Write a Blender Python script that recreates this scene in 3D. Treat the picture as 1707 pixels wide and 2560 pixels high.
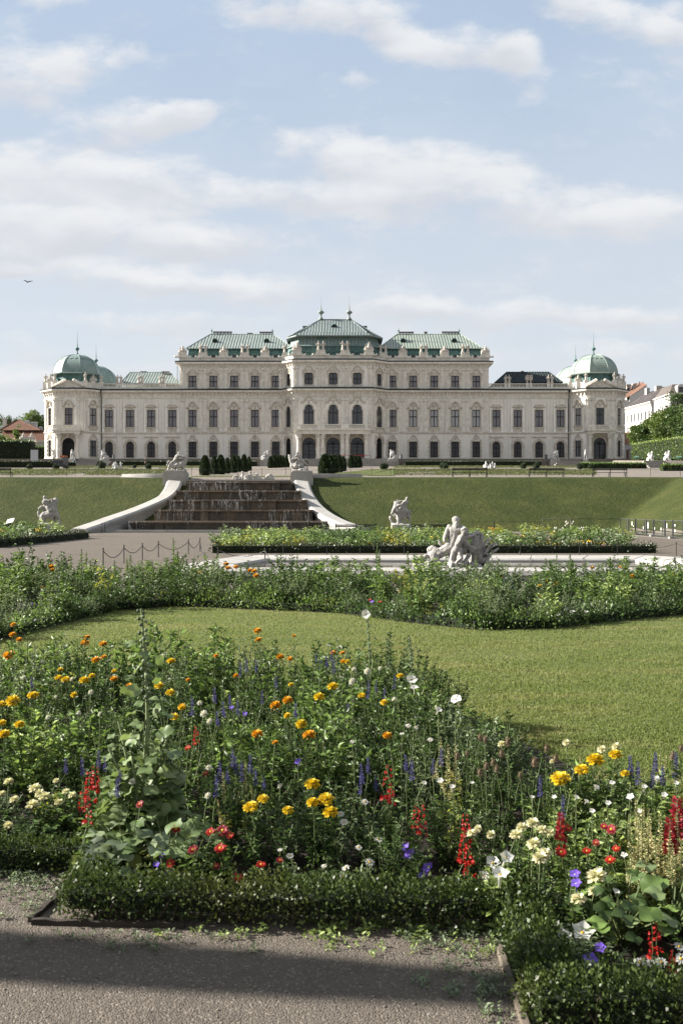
import bpy, bmesh, math, random
import numpy as np
from mathutils import Vector, Matrix, noise as mnoise

for o in list(bpy.data.objects):
 bpy.data.objects.remove(o)
SC = bpy.context.scene
COL = SC.collection
R = math.radians
rnd = random.Random(7)

# ------------------------------------------------------------------ camera
EYE = 1.65                      # eye height over the lower garden
FPX, CPX, HPX = 2489.0, 853.5, 1280.0   # survey of the photograph: focal length, centre and horizon in its pixels
cam_d = bpy.data.cameras.new('camera')
cam = bpy.data.objects.new('camera', cam_d)
COL.objects.link(cam)
cam.location = (0, 0, EYE)
cam.rotation_euler = (R(90), 0, 0)
cam_d.sensor_fit = 'HORIZONTAL'
cam_d.sensor_width = 24.0
cam_d.lens = 35.0
cam_d.clip_start = 0.1
cam_d.clip_end = 6000
cam_d.dof.use_dof = True
cam_d.dof.focus_distance = 70
cam_d.dof.aperture_fstop = 9.0
SC.camera = cam

# ------------------------------------------------------------------ light
SUN_AZ = R(-82)                 # measured from +Y towards +X: the sun stands left and slightly beyond the palace front
SUN_EL = R(27)
sdir = Vector((math.sin(SUN_AZ) * math.cos(SUN_EL), math.cos(SUN_AZ) * math.cos(SUN_EL), math.sin(SUN_EL)))
sun_d = bpy.data.lights.new('sun', 'SUN')
sun_d.energy = 5.0
sun_d.angle = R(0.5)
sun_d.color = (1.0, 0.94, 0.85)
sun = bpy.data.objects.new('sun', sun_d)
COL.objects.link(sun)
sun.rotation_euler = sdir.to_track_quat('Z', 'Y').to_euler()
SC.view_settings.view_transform = 'Standard'
SC.view_settings.look = 'None'
SC.view_settings.gamma = 1
SC.view_settings.use_curve_mapping = False
SC.view_settings.exposure = 1.75
SC.cycles.max_bounces = 6
SC.cycles.transparent_max_bounces = 8

world = bpy.data.worlds.new('World')
SC.world = world
world.use_nodes = True
WN = world.node_tree
WN.nodes.clear()

class NT:
 """terse node building"""
 def __init__(s, tree):
  s.t = tree

 def n(s, typ, **kw):
  nd = s.t.nodes.new(typ)
  for k, v in kw.items():
   if k.startswith('i_'):
    nd.inputs[k[2:].replace('_', ' ')].default_value = v
   else:
    setattr(nd, k, v)
  return nd

 def l(s, a, b):
  s.t.links.new(a, b)

 def val(s, x, sock):
  if isinstance(x, (int, float)):
   sock.default_value = x
  elif isinstance(x, (tuple, list)):
   sock.default_value = x
  else:
   s.l(x, sock)

 def m(s, op, a, b=0.0, c=None, clamp=False):
  nd = s.t.nodes.new('ShaderNodeMath')
  nd.operation = op
  nd.use_clamp = clamp
  s.val(a, nd.inputs[0])
  s.val(b, nd.inputs[1])
  if c is not None:
   s.val(c, nd.inputs[2])
  return nd.outputs[0]

 def vm(s, op, a, b=(0, 0, 0)):
  nd = s.t.nodes.new('ShaderNodeVectorMath')
  nd.operation = op
  s.val(a, nd.inputs[0])
  s.val(b, nd.inputs[1])
  return nd.outputs['Value'] if op in ('LENGTH', 'DOT_PRODUCT', 'DISTANCE') else nd.outputs[0]

 def mr(s, x, a, b, c=0.0, d=1.0, smooth=True):
  nd = s.t.nodes.new('ShaderNodeMapRange')
  nd.interpolation_type = 'SMOOTHSTEP' if smooth else 'LINEAR'
  nd.clamp = True
  s.val(x, nd.inputs[0])
  for i, v in enumerate((a, b, c, d)):
   s.val(v, nd.inputs[1 + i])
  return nd.outputs[0]

 def mix(s, f, a, b):
  nd = s.t.nodes.new('ShaderNodeMix')
  nd.data_type = 'RGBA'
  s.val(f, nd.inputs[0])
  s.val(a, nd.inputs[6])
  s.val(b, nd.inputs[7])
  return nd.outputs[2]

 def noise(s, vec, scale, detail=4, rough=0.55, dist=0.0):
  nd = s.t.nodes.new('ShaderNodeTexNoise')
  if vec is not None:
   s.l(vec, nd.inputs['Vector'])
  nd.inputs['Scale'].default_value = scale
  nd.inputs['Detail'].default_value = detail
  nd.inputs['Roughness'].default_value = rough
  nd.inputs['Distortion'].default_value = dist
  return nd.outputs[0]

def c3(r, g, b):
 return (r, g, b, 1.0)

w = NT(WN)
sky = w.n('ShaderNodeTexSky')
sky.sky_type = 'NISHITA'
sky.sun_disc = False
sky.sun_elevation = SUN_EL
sky.sun_rotation = SUN_AZ
sky.altitude = 200
sky.air_density = 1.0
sky.dust_density = 1.2
sky.ozone_density = 1.0
tc = w.n('ShaderNodeTexCoord')
dirv = w.vm('NORMALIZE', tc.outputs['Generated'])
sx = w.n('ShaderNodeSeparateXYZ')
w.l(dirv, sx.inputs[0])
yy = w.m('MAXIMUM', sx.outputs[1], 0.08)
cu = w.m('DIVIDE', sx.outputs[0], yy)
cv = w.m('DIVIDE', sx.outputs[2], yy)
front = w.mr(sx.outputs[1], 0.1, 0.4)
# each cloud bank: bearing and height as slopes seen from the garden, half sizes, tilt, weight
CLOUDS = [
 # px, py, rx, ry, tilt deg, weight   (survey pixels)
 (60, 200, 190, 120, -10, 1.0), (190, 150, 140, 75, -15, .75), (330, 135, 80, 40, 20, .45),
 (310, 320, 240, 70, 12, .95), (450, 290, 110, 55, 15, .8),
 (800, 30, 330, 75, -8, 1.0), (1000, 90, 120, 60, -20, .7), (1170, 120, 220, 70, 6, 1.0), (1290, 165, 110, 90, -60, .8),
 (1540, 50, 330, 70, -25, .95), (910, 200, 60, 45, 0, .55), (120, 5, 130, 28, 0, .6), (1690, 60, 120, 80, 0, .8), (340, 60, 70, 30, 0, .35),
 (130, 440, 330, 90, -5, 1.0), (380, 460, 240, 90, -8, 1.0), (260, 560, 420, 100, -6, 1.0), (520, 600, 220, 70, 0, .8),
 (60, 600, 260, 90, 0, .95), (830, 390, 200, 85, -10, .95), (1080, 420, 330, 75, -3, 1.0), (1300, 510, 480, 95, -2, .95),
 (900, 480, 360, 80, 0, .8), (1610, 560, 240, 75, 0, .75), (900, 560, 120, 50, 0, .5), (700, 500, 200, 70, 0, .6),
 (230, 690, 280, 55, -3, .95), (620, 725, 330, 50, -3, .95), (480, 690, 240, 40, -2, .7), (20, 665, 70, 25, 0, .6), (400, 800, 420, 42, -1, .8), (110, 870, 200, 35, 0, .6),
 (1300, 780, 520, 50, 1, .9), (1000, 770, 200, 45, 0, .6), (1600, 800, 240, 50, 0, .7), (60, 940, 260, 50, 0, .7),
 (350, 930, 300, 45, 0, .6), (1500, 900, 500, 60, 0, .65), (800, 850, 500, 45, 0, .55), (130, 1030, 500, 60, 0, .5), (1250, 700, 300, 40, 0, .35),
]
comb = w.n('ShaderNodeCombineXYZ')
w.l(cu, comb.inputs[0])
w.l(w.m('MULTIPLY', cv, 1.9), comb.inputs[1])
uv = comb.outputs[0]
wob = w.noise(uv, 7.0, 3, 0.5)
wobv = w.n('ShaderNodeTexNoise')
w.l(uv, wobv.inputs['Vector'])
wobv.inputs['Scale'].default_value = 9.0
wobv.inputs['Detail'].default_value = 5
wc = w.vm('SUBTRACT', wobv.outputs['Color'], (0.5, 0.5, 0.5))
wsep = w.n('ShaderNodeSeparateXYZ')
w.l(wc, wsep.inputs[0])
cu2 = w.m('MULTIPLY_ADD', wsep.outputs[0], 0.085, cu)
cv2 = w.m('MULTIPLY_ADD', wsep.outputs[1], 0.045, cv)
G = None
S = None
for (px, py, rx, ry, tilt, wt) in CLOUDS:
 u0, v0, a, b = (px - CPX) / FPX, (HPX - py) / FPX, rx / FPX, ry / FPX
 ct, st = math.cos(R(tilt)), math.sin(R(tilt))
 du = w.m('SUBTRACT', cu2, u0)
 dv = w.m('SUBTRACT', cv2, v0)
 p = w.m('MULTIPLY_ADD', du, ct / a, w.m('MULTIPLY', dv, st / a))
 q = w.m('MULTIPLY_ADD', du, -st / b, w.m('MULTIPLY', dv, ct / b))
 r2 = w.m('MULTIPLY_ADD', p, p, w.m('MULTIPLY', q, q))
 g = w.m('MULTIPLY', w.m('SUBTRACT', 1.0, r2, clamp=True), wt)
 sh = w.m('MULTIPLY', g, q)
 G = g if G is None else w.m('MAXIMUM', G, g) if False else w.m('ADD', G, g)
 S = sh if S is None else w.m('ADD', S, sh)
n1 = w.noise(uv, 13.0, 9, 0.58, 0.15)
n2 = w.noise(uv, 4.0, 6, 0.6)
base = w.m('MULTIPLY_ADD', w.m('MINIMUM', G, 1.25), 1.0, w.m('MULTIPLY', w.m('SUBTRACT', n1, 0.5), 2.5))
base = w.m('ADD', base, w.m('MULTIPLY', w.m('SUBTRACT', n2, 0.5), 0.9))
n3 = w.noise(uv, 42.0, 6, 0.65, 0.3)
base = w.m('ADD', base, w.m('MULTIPLY', w.m('SUBTRACT', n3, 0.5), 0.9))
dens_f = w.m('MULTIPLY', w.mr(base, 0.0, 1.3), 0.88)
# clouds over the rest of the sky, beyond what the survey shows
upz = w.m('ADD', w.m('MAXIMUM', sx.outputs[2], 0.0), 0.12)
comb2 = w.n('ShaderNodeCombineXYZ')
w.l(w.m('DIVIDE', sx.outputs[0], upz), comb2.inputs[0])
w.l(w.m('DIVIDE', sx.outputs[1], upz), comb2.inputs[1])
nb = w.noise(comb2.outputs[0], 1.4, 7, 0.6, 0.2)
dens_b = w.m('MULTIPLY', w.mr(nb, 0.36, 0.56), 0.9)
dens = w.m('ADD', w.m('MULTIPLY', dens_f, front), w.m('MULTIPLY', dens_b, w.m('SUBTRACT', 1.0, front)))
# thin veil that whitens the blue, stronger towards the horizon
veil = w.mr(n2, 0.25, 0.75, 0.80, 0.95)
shade = w.m('ADD', w.m('MULTIPLY', S, 0.9), w.m('MULTIPLY', w.m('SUBTRACT', n1, 0.5), 0.8))
shade = w.mr(shade, -0.5, 0.45)
SKYK = 0.05
ccol = w.mix(shade, c3(4.141, 4.234, 4.502), c3(5.292, 5.326, 5.393))
vcol = w.mix(w.mr(sx.outputs[2], 0.10, 0.54), c3(4.473, 4.709, 5.003), c3(2.873, 3.629, 4.662))
skyc = w.mix(veil, sky.outputs[0], vcol)
# unseen clouds behind the camera, toned to add fill light on the palace front
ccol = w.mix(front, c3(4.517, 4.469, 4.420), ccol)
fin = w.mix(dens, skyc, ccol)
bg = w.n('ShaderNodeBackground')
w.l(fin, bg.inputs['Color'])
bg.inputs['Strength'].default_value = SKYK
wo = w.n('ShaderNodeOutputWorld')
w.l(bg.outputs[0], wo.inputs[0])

# ------------------------------------------------------------------ survey helpers
def WX(px, Y):
 return (px - CPX) * Y / FPX

def WZ(py, Y):
 return EYE + (HPX - py) * Y / FPX

# ------------------------------------------------------------------ materials
MATS = {}

def mat(name, col, rough=0.85, var=0.0, scale=1.0, bump=0.0, bscale=20.0, col2=None, metallic=0.0, spec=0.3,
  streak=0.0, fine=0.0, stain=None):
 """stone, metal, plaster ...: a base colour with mottling, optional second colour, streaks and bump"""
 if name in MATS:
  return MATS[name]
 m = bpy.data.materials.new(name)
 m.use_nodes = True
 t = m.node_tree
 t.nodes.clear()
 k = NT(t)
 out = k.n('ShaderNodeOutputMaterial')
 bs = k.n('ShaderNodeBsdfPrincipled')
 k.l(bs.outputs[0], out.inputs[0])
 bs.inputs['Roughness'].default_value = rough
 bs.inputs['Metallic'].default_value = metallic
 bs.inputs['Specular IOR Level'].default_value = spec
 geo = k.n('ShaderNodeNewGeometry')
 pos = geo.outputs['Position']
 c = c3(*col)
 if var or col2 or streak or fine:
  n = k.noise(pos, scale, 6, 0.6)
  f = k.mr(n, 0.3, 0.7)
  d2 = col2 if col2 else tuple(x * (1 - var) for x in col)
  c = k.mix(f, c, c3(*d2))
  if fine:
   nf = k.noise(pos, scale * 14, 3, 0.6)
   c = k.mix(k.m('MULTIPLY', k.mr(nf, 0.45, 0.75), fine), c, c3(*[x * 0.35 for x in col]))
  if streak:
   mp = k.n('ShaderNodeMapping')
   mp.inputs['Scale'].default_value = (2.2, 2.2, 0.12)
   k.l(pos, mp.inputs[0])
   ns = k.noise(mp.outputs[0], 1.0, 5, 0.65)
   c = k.mix(k.m('MULTIPLY', k.mr(ns, 0.5, 0.75), streak), c, c3(*(stain or [x * 0.45 for x in col])))
  k.l(c, bs.inputs['Base Color'])
 else:
  bs.inputs['Base Color'].default_value = c
 if bump:
  nb_ = k.noise(pos, bscale, 5, 0.65)
  bp = k.n('ShaderNodeBump')
  bp.inputs['Strength'].default_value = 1.0
  bp.inputs['Distance'].default_value = bump
  k.l(nb_, bp.inputs['Height'])
  k.l(bp.outputs[0], bs.inputs['Normal'])
 MATS[name] = m
 return m

def leafmat(name, c1, c2, trans=0.35, rough=0.5, c3_=None, spec=0.42, drift=(1.7, 1.7, 1.7), rng=(0.5, 0.68)):
 """leaves and petals: colour differs from leaf to leaf, light passes through"""
 if name in MATS:
  return MATS[name]
 m = bpy.data.materials.new(name)
 m.use_nodes = True
 t = m.node_tree
 t.nodes.clear()
 k = NT(t)
 out = k.n('ShaderNodeOutputMaterial')
 geo = k.n('ShaderNodeNewGeometry')
 ri = geo.outputs['Random Per Island']
 c = k.mix(ri, c3(*c1), c3(*c2))
 if c3_:
  c = k.mix(k.mr(k.noise(k.vm('MULTIPLY', geo.outputs['Position'], drift), 1.0, 5, .62), *rng), c, c3(*c3_))
 bs = k.n('ShaderNodeBsdfPrincipled')
 bs.inputs['Roughness'].default_value = rough
 bs.inputs['Specular IOR Level'].default_value = spec
 k.l(c, bs.inputs['Base Color'])
 tr = k.n('ShaderNodeBsdfTranslucent')
 k.l(k.mix(0.5, c, c3(min(1, c1[0] * 2.2), min(1, c1[1] * 1.9), c1[2] * 0.8)), tr.inputs[0])
 mx = k.n('ShaderNodeMixShader')
 mx.inputs[0].default_value = trans
 k.l(bs.outputs[0], mx.inputs[1])
 k.l(tr.outputs[0], mx.inputs[2])
 k.l(mx.outputs[0], out.inputs[0])
 MATS[name] = m
 return m

# ------------------------------------------------------------------ objects
def tag(o, label=None, cat=None, group=None, kind=None):
 if label:
  o['label'] = label
 if cat:
  o['category'] = cat
 if group:
  o['group'] = group
 if kind:
  o['kind'] = kind
 return o

def link(name, me, material=None, parent=None, loc=None, rz=0.0):
 if material is not None and not me.materials:
  me.materials.append(material)
 o = bpy.data.objects.new(name, me)
 COL.objects.link(o)
 if parent is not None:
  o.parent = parent
 if loc is not None:
  o.location = loc
 o.rotation_euler = (0, 0, rz)
 return o

def empty(name, loc=(0, 0, 0), rz=0.0):
 o = bpy.data.objects.new(name, None)
 o.empty_display_size = 0.2
 COL.objects.link(o)
 o.location = loc
 o.rotation_euler = (0, 0, rz)
 return o

def thing(name, label, cat, loc=(0, 0, 0), rz=0.0, group=None):
 return tag(empty(name, loc, rz), label, cat, group)

def copy_tree(o, parent=None):
 c = o.copy()
 COL.objects.link(c)
 if parent is not None:
  c.parent = parent
 for ch in list(o.children):
  copy_tree(ch, c)
 return c

class MB:
 """collects faces, then links them as one mesh object"""
 def __init__(s, M=None):
  s.v = []
  s.f = []
  s.M = M or Matrix.Identity(4)

 def add(s, vs, fs):
  b = len(s.v)
  s.v += [tuple(s.M @ Vector(p)) for p in vs]
  s.f += [tuple(b + i for i in f) for f in fs]
  return s

 def box(s, x0, x1, y0, y1, z0, z1):
  return s.add([(x0, y0, z0), (x1, y0, z0), (x1, y1, z0), (x0, y1, z0), (x0, y0, z1), (x1, y0, z1), (x1, y1, z1), (x0, y1, z1)],
      [(0, 3, 2, 1), (4, 5, 6, 7), (0, 1, 5, 4), (1, 2, 6, 5), (2, 3, 7, 6), (3, 0, 4, 7)])

 def quad(s, a, b, c, d):
  return s.add([a, b, c, d], [(0, 1, 2, 3)])

 def frustum(s, x, y, z0, z1, w0, d0, w1, d1):
  return s.add([(x - w0, y - d0, z0), (x + w0, y - d0, z0), (x + w0, y + d0, z0), (x - w0, y + d0, z0),
      (x - w1, y - d1, z1), (x + w1, y - d1, z1), (x + w1, y + d1, z1), (x - w1, y + d1, z1)],
      [(0, 3, 2, 1), (4, 5, 6, 7), (0, 1, 5, 4), (1, 2, 6, 5), (2, 3, 7, 6), (3, 0, 4, 7)])

 def lathe(s, cx, cy, prof, n=12, z=0.0, a0=0.0, cap=True, sx=1.0, sy=1.0):
  vs, fs = [], []
  for (r, h) in prof:
   for i in range(n):
    a = a0 + 2 * math.pi * i / n
    vs.append((cx + r * sx * math.cos(a), cy + r * sy * math.sin(a), z + h))
  for j in range(len(prof) - 1):
   for i in range(n):
    k = (i + 1) % n
    fs.append((j * n + i, j * n + k, (j + 1) * n + k, (j + 1) * n + i))
  if cap:
   fs.append(tuple(range(n - 1, -1, -1)))
   fs.append(tuple((len(prof) - 1) * n + i for i in range(n)))
  return s.add(vs, fs)

 def tube(s, pts, r, n=6, cap=True):
  pts = [Vector(p) for p in pts]
  rs = r if isinstance(r, (list, tuple)) else [r] * len(pts)
  vs, fs = [], []
  up = Vector((0, 0, 1))
  for i, p in enumerate(pts):
   t = (pts[min(i + 1, len(pts) - 1)] - pts[max(i - 1, 0)])
   t = t.normalized() if t.length > 1e-9 else Vector((0, 0, 1))
   a = t.cross(up if abs(t.z) < 0.95 else Vector((1, 0, 0))).normalized()
   b = t.cross(a)
   for k in range(n):
    th = 2 * math.pi * k / n
    vs.append(tuple(p + (a * math.cos(th) + b * math.sin(th)) * rs[i]))
  for i in range(len(pts) - 1):
   for k in range(n):
    q = (k + 1) % n
    fs.append((i * n + k, (i + 1) * n + k, (i + 1) * n + q, i * n + q))
  if cap:
   fs.append(tuple(range(n)))
   fs.append(tuple((len(pts) - 1) * n + k for k in range(n - 1, -1, -1)))
  return s.add(vs, fs)

 def sphere(s, c, r, n=8, m=6):
  rx, ry, rz = r if isinstance(r, (tuple, list)) else (r, r, r)
  vs, fs = [], []
  vs.append((c[0], c[1], c[2] - rz))
  for j in range(1, m):
   ph = -math.pi / 2 + math.pi * j / m
   for i in range(n):
    th = 2 * math.pi * i / n
    vs.append((c[0] + rx * math.cos(ph) * math.cos(th), c[1] + ry * math.cos(ph) * math.sin(th), c[2] + rz * math.sin(ph)))
  vs.append((c[0], c[1], c[2] + rz))
  for i in range(n):
   fs.append((0, 1 + (i + 1) % n, 1 + i))
  for j in range(m - 2):
   for i in range(n):
    k = (i + 1) % n
    fs.append((1 + j * n + i, 1 + j * n + k, 1 + (j + 1) * n + k, 1 + (j + 1) * n + i))
  e = len(vs) - 1
  for i in range(n):
   fs.append((e, 1 + (m - 2) * n + i, 1 + (m - 2) * n + (i + 1) % n))
  return s.add(vs, fs)

 def prism(s, poly, y0, y1):
  """polygon in x,z (counter-clockwise seen from -y) pushed from y0 to y1"""
  n = len(poly)
  vs = [(x, y0, z) for x, z in poly] + [(x, y1, z) for x, z in poly]
  fs = [tuple(range(n)), tuple(range(2 * n - 1, n - 1, -1))]
  for i in range(n):
   k = (i + 1) % n
   fs.append((i, i + n, k + n, k))
  return s.add(vs, fs)

 def plan(s, poly, z0, z1):
  """polygon in x,y pushed from z0 to z1"""
  n = len(poly)
  vs = [(x, y, z0) for x, y in poly] + [(x, y, z1) for x, y in poly]
  fs = [tuple(range(n - 1, -1, -1)), tuple(range(n, 2 * n))]
  for i in range(n):
   k = (i + 1) % n
   fs.append((i, k, k + n, i + n))
  return s.add(vs, fs)

 def strip(s, path, prof_out, prof_h, y0=0.0):
  """a moulding: path in x,z, thickness prof_h across it in the wall plane, standing prof_out proud (towards -y)"""
  n = len(path)
  vs, fs = [], []
  for i, (x, z) in enumerate(path):
   x0, z0 = path[max(0, i - 1)]
   x1, z1 = path[min(n - 1, i + 1)]
   tx, tz = x1 - x0, z1 - z0
   L = math.hypot(tx, tz) or 1
   nx, nz = -tz / L, tx / L
   h = prof_h / 2
   vs += [(x - nx * h, y0, z - nz * h), (x - nx * h, y0 - prof_out * .75, z - nz * h),
     (x + nx * h, y0 - prof_out, z + nz * h), (x + nx * h, y0, z + nz * h)]
  for i in range(n - 1):
   for k in range(4):
    q = (k + 1) % 4
    fs.append((i * 4 + k, i * 4 + q, (i + 1) * 4 + q, (i + 1) * 4 + k))
  fs.append((3, 2, 1, 0))
  fs.append(tuple((n - 1) * 4 + k for k in range(4)))
  return s.add(vs, fs)

 def mesh(s, name, smooth=False):
  me = bpy.data.meshes.new(name)
  me.from_pydata(s.v, [], s.f)
  me.update()
  if smooth:
   me.polygons.foreach_set('use_smooth', [True] * len(me.polygons))
  return me

 def build(s, name, material, parent=None, smooth=False, loc=None, rz=0.0):
  return link(name, s.mesh(name, smooth), material, parent, loc, rz)

def np_mesh(name, V, faces_n, idx, material, smooth=False):
 """fast mesh from arrays: V (n,3); faces all with faces_n corners; idx flat corner indices"""
 me = bpy.data.meshes.new(name)
 nf = len(idx) // faces_n
 me.vertices.add(len(V))
 me.vertices.foreach_set('co', np.ascontiguousarray(V, dtype=np.float32).ravel())
 me.loops.add(len(idx))
 me.loops.foreach_set('vertex_index', np.ascontiguousarray(idx, dtype=np.int32))
 me.polygons.add(nf)
 me.polygons.foreach_set('loop_start', np.arange(0, len(idx), faces_n, dtype=np.int32))
 me.update(calc_edges=True)
 if smooth:
  me.polygons.foreach_set('use_smooth', np.ones(nf, dtype=bool))
 if material:
  me.materials.append(material)
 return me

def join_np(name, parts):
 """several (V, k, idx, material) into one mesh with material slots"""
 me = bpy.data.meshes.new(name)
 Vs, loops, starts, mids = [], [], [], []
 nv = nl = 0
 for mi, (V, k, idx, m) in enumerate(parts):
  Vs.append(V)
  loops.append(np.asarray(idx) + nv)
  nf = len(idx) // k
  starts.append(np.arange(nf) * k + nl)
  mids.append(np.full(nf, mi))
  nv += len(V)
  nl += len(idx)
  me.materials.append(m)
 V = np.concatenate(Vs)
 L = np.concatenate(loops)
 st = np.concatenate(starts)
 me.vertices.add(len(V))
 me.vertices.foreach_set('co', V.astype(np.float32).ravel())
 me.loops.add(len(L))
 me.loops.foreach_set('vertex_index', L.astype(np.int32))
 me.polygons.add(len(st))
 me.polygons.foreach_set('loop_start', st.astype(np.int32))
 me.polygons.foreach_set('material_index', np.concatenate(mids).astype(np.int32))
 me.update(calc_edges=True)
 return me

def sculpt(name, prims, voxel=0.05, smooth=2, chisel=0.0, cfreq=9.0):
 """one continuous carved surface from overlapping limbs and masses"""
 mb = MB()
 for p in prims:
  if p[0] == 'c':            # limb: a, b, ra, rb
   a, b, ra, rb = Vector(p[1]), Vector(p[2]), p[3], p[4]
   mb.tube([a, a.lerp(b, .5), b], [ra, (ra + rb) / 2, rb], 8)
   mb.sphere(a, ra, 8, 6)
   mb.sphere(b, rb, 8, 6)
  elif p[0] == 's':          # mass: centre, radii
   mb.sphere(p[1], p[2], 10, 8)
  elif p[0] == 'b':          # block
   x0, x1, y0, y1, z0, z1 = p[1]
   mb.box(x0, x1, y0, y1, z0, z1)
  elif p[0] == 't':          # bent limb: points, radii
   mb.tube(p[1], p[2], 8)
   for q, r_ in zip(p[1], p[2] if isinstance(p[2], (list, tuple)) else [p[2]] * len(p[1])):
    mb.sphere(q, r_, 8, 6)
 me = mb.mesh(name + '_form')
 ob = bpy.data.objects.new('form', me)
 COL.objects.link(ob)
 rm = ob.modifiers.new('r', 'REMESH')
 rm.mode = 'VOXEL'
 rm.voxel_size = voxel
 sm = ob.modifiers.new('s', 'SMOOTH')
 sm.factor = 0.5
 sm.iterations = smooth
 dg = bpy.context.evaluated_depsgraph_get()
 res = bpy.data.meshes.new_from_object(ob.evaluated_get(dg))
 res.name = name
 bpy.data.objects.remove(ob)
 bpy.data.meshes.remove(me)
 if chisel:                     # folds, curls and tool marks of the carving
  nv = len(res.vertices)
  co = np.empty(nv * 3, np.float32)
  no = np.empty(nv * 3, np.float32)
  res.vertices.foreach_get('co', co)
  res.vertex_normals.foreach_get('vector', no)
  co, no = co.reshape(-1, 3), no.reshape(-1, 3)
  g = np.random.default_rng(len(prims))
  d = np.zeros(nv)
  for i in range(14):
   f = g.normal(0, 1, 3)
   f = f / np.linalg.norm(f) * cfreq * g.uniform(.7, 3.2) * np.array([1, 1, .55])
   d += np.sin(co @ f + g.uniform(0, 6.28) + 1.5 * np.sin(co @ g.normal(0, cfreq * .5, 3))) / 3.2
  d -= .5 * np.abs(np.sin(co @ (g.normal(0, 1, 3) * np.array([1, 1, .2]) * cfreq * .8)))
  res.vertices.foreach_set('co', (co + no * (d * chisel).reshape(-1, 1)).ravel().astype(np.float32))
 res.polygons.foreach_set('use_smooth', [True] * len(res.polygons))
 res.materials.clear()
 return res
# ================================================================== the palace
M_STONE = mat('palace_plaster', (0.81, 0.785, 0.73), 0.9, col2=(0.73, 0.705, 0.65), scale=0.35, streak=0.35, stain=(0.36, 0.33, 0.29), bump=0.02, bscale=6, fine=.12)
M_WALL = mat('wing_plaster', (0.755, 0.725, 0.665), 0.9, col2=(0.67, 0.64, 0.585), scale=0.35, streak=0.4, stain=(0.32, 0.30, 0.265), bump=0.02, bscale=6, fine=.12)
M_PALE = mat('pale_and_lit_plaster', (0.83, 0.81, 0.765), 0.9, col2=(0.76, 0.735, 0.69), scale=0.4, streak=0.35, stain=(0.45, 0.42, 0.38), bump=0.02, bscale=6, fine=.1)  # on the pavilion walls this paler colour stands in for light on them
M_TRIM = mat('palace_stone_trim', (0.73, 0.695, 0.63), 0.9, col2=(0.57, 0.535, 0.475), scale=1.3, streak=0.45, stain=(0.27, 0.24, 0.205), bump=0.03, bscale=8, fine=.2)
M_ORN = mat('carved_stone_ornament', (0.62, 0.57, 0.495), 0.9, col2=(0.44, 0.40, 0.34), scale=2.0, streak=0.4, stain=(0.22, 0.2, 0.17), bump=0.06, bscale=7, fine=.35)
M_COPPER = mat('green_copper', (0.205, 0.265, 0.250), 0.6, col2=(0.145, 0.205, 0.195), scale=0.7, streak=0.5, stain=(0.09, 0.14, 0.13), spec=.4)
M_COPPER2 = mat('green_copper_pale', (0.245, 0.30, 0.265), 0.6, col2=(0.175, 0.235, 0.21), scale=0.7, streak=0.5, stain=(0.16, 0.18, 0.11), spec=.4)
M_ROOF = mat('pale_copper_sheet', (0.280, 0.318, 0.295), 0.55, col2=(0.213, 0.257, 0.242), scale=0.5, streak=0.45, stain=(0.17, 0.22, 0.20), spec=.4, fine=.15)
M_ROOF2 = mat('yellowed_copper_sheet', (0.298, 0.335, 0.286), 0.55, col2=(0.223, 0.276, 0.231), scale=0.5, streak=0.5, stain=(0.20, 0.21, 0.13), spec=.4, fine=.15)
M_SEAM = mat('dark_roof_seam', (0.06, 0.085, 0.08), 0.6)
M_COPPERD = mat('dark_and_shaded_copper', (0.10, 0.19, 0.175), 0.65, col2=(0.07, 0.135, 0.13), scale=0.8, streak=0.4, stain=(0.04, 0.06, 0.06))  # on the steep mansard slopes this darker tone stands for shade
M_COPPERG = mat('grey_copper', (0.230, 0.259, 0.251), 0.55, col2=(0.153, 0.191, 0.183), scale=0.8, streak=0.5, stain=(0.07, 0.08, 0.08))
M_GUTTER = mat('lead_gutter', (0.035, 0.045, 0.045), 0.6, var=.3, scale=1)
M_FRAME = mat('dark_window_frame', (0.022, 0.016, 0.013), 0.5)
M_IRON = mat('black_iron', (0.012, 0.012, 0.013), 0.5)
M_BLIND = mat('blind_behind_glass', (0.19, 0.187, 0.21), 0.3, col2=(0.13, 0.128, 0.15), scale=0.6, spec=.5)
M_BLIND2 = mat('pale_blind_behind_glass', (0.36, 0.365, 0.38), 0.3, col2=(0.29, 0.30, 0.31), scale=0.8, spec=.5)
M_BLIND3 = mat('dim_blind_behind_glass', (0.065, 0.065, 0.08), 0.3, col2=(0.035, 0.035, 0.045), scale=0.9, spec=.5)
M_GLASS = mat('dark_window_glass', (0.035, 0.042, 0.052), 0.06, spec=.6)
M_DARK = mat('dark_doorway', (0.012, 0.012, 0.013), 0.6)
M_SLATE = mat('black_roof_felt', (0.018, 0.022, 0.026), 0.8, var=.4, scale=1, spec=.15)
M_STATUE_W = mat('weathered_roof_sculpture', (0.532, 0.484, 0.427), 0.9, col2=(0.399, 0.361, 0.314), scale=2.5, bump=0.03, bscale=9, fine=.25)

BASEZ = 12.86
palace = thing('palace', 'long cream baroque palace with green copper roofs and domed corner pavilions', 'palace', (WX(832, 218), 222, BASEZ))
PINV = Matrix.Translation(-Vector(palace.location))

def ppart(o):
 o.parent = palace
 o.matrix_parent_inverse = PINV
 return o

def pbuild(mb, name, m, smooth=False):
 o = ppart(mb.build(name, m, None, smooth))
 if hasattr(mb, 'seam'):
  link('seams', mb.seam.mesh('seams'), M_SEAM, o)
 return o

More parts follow.
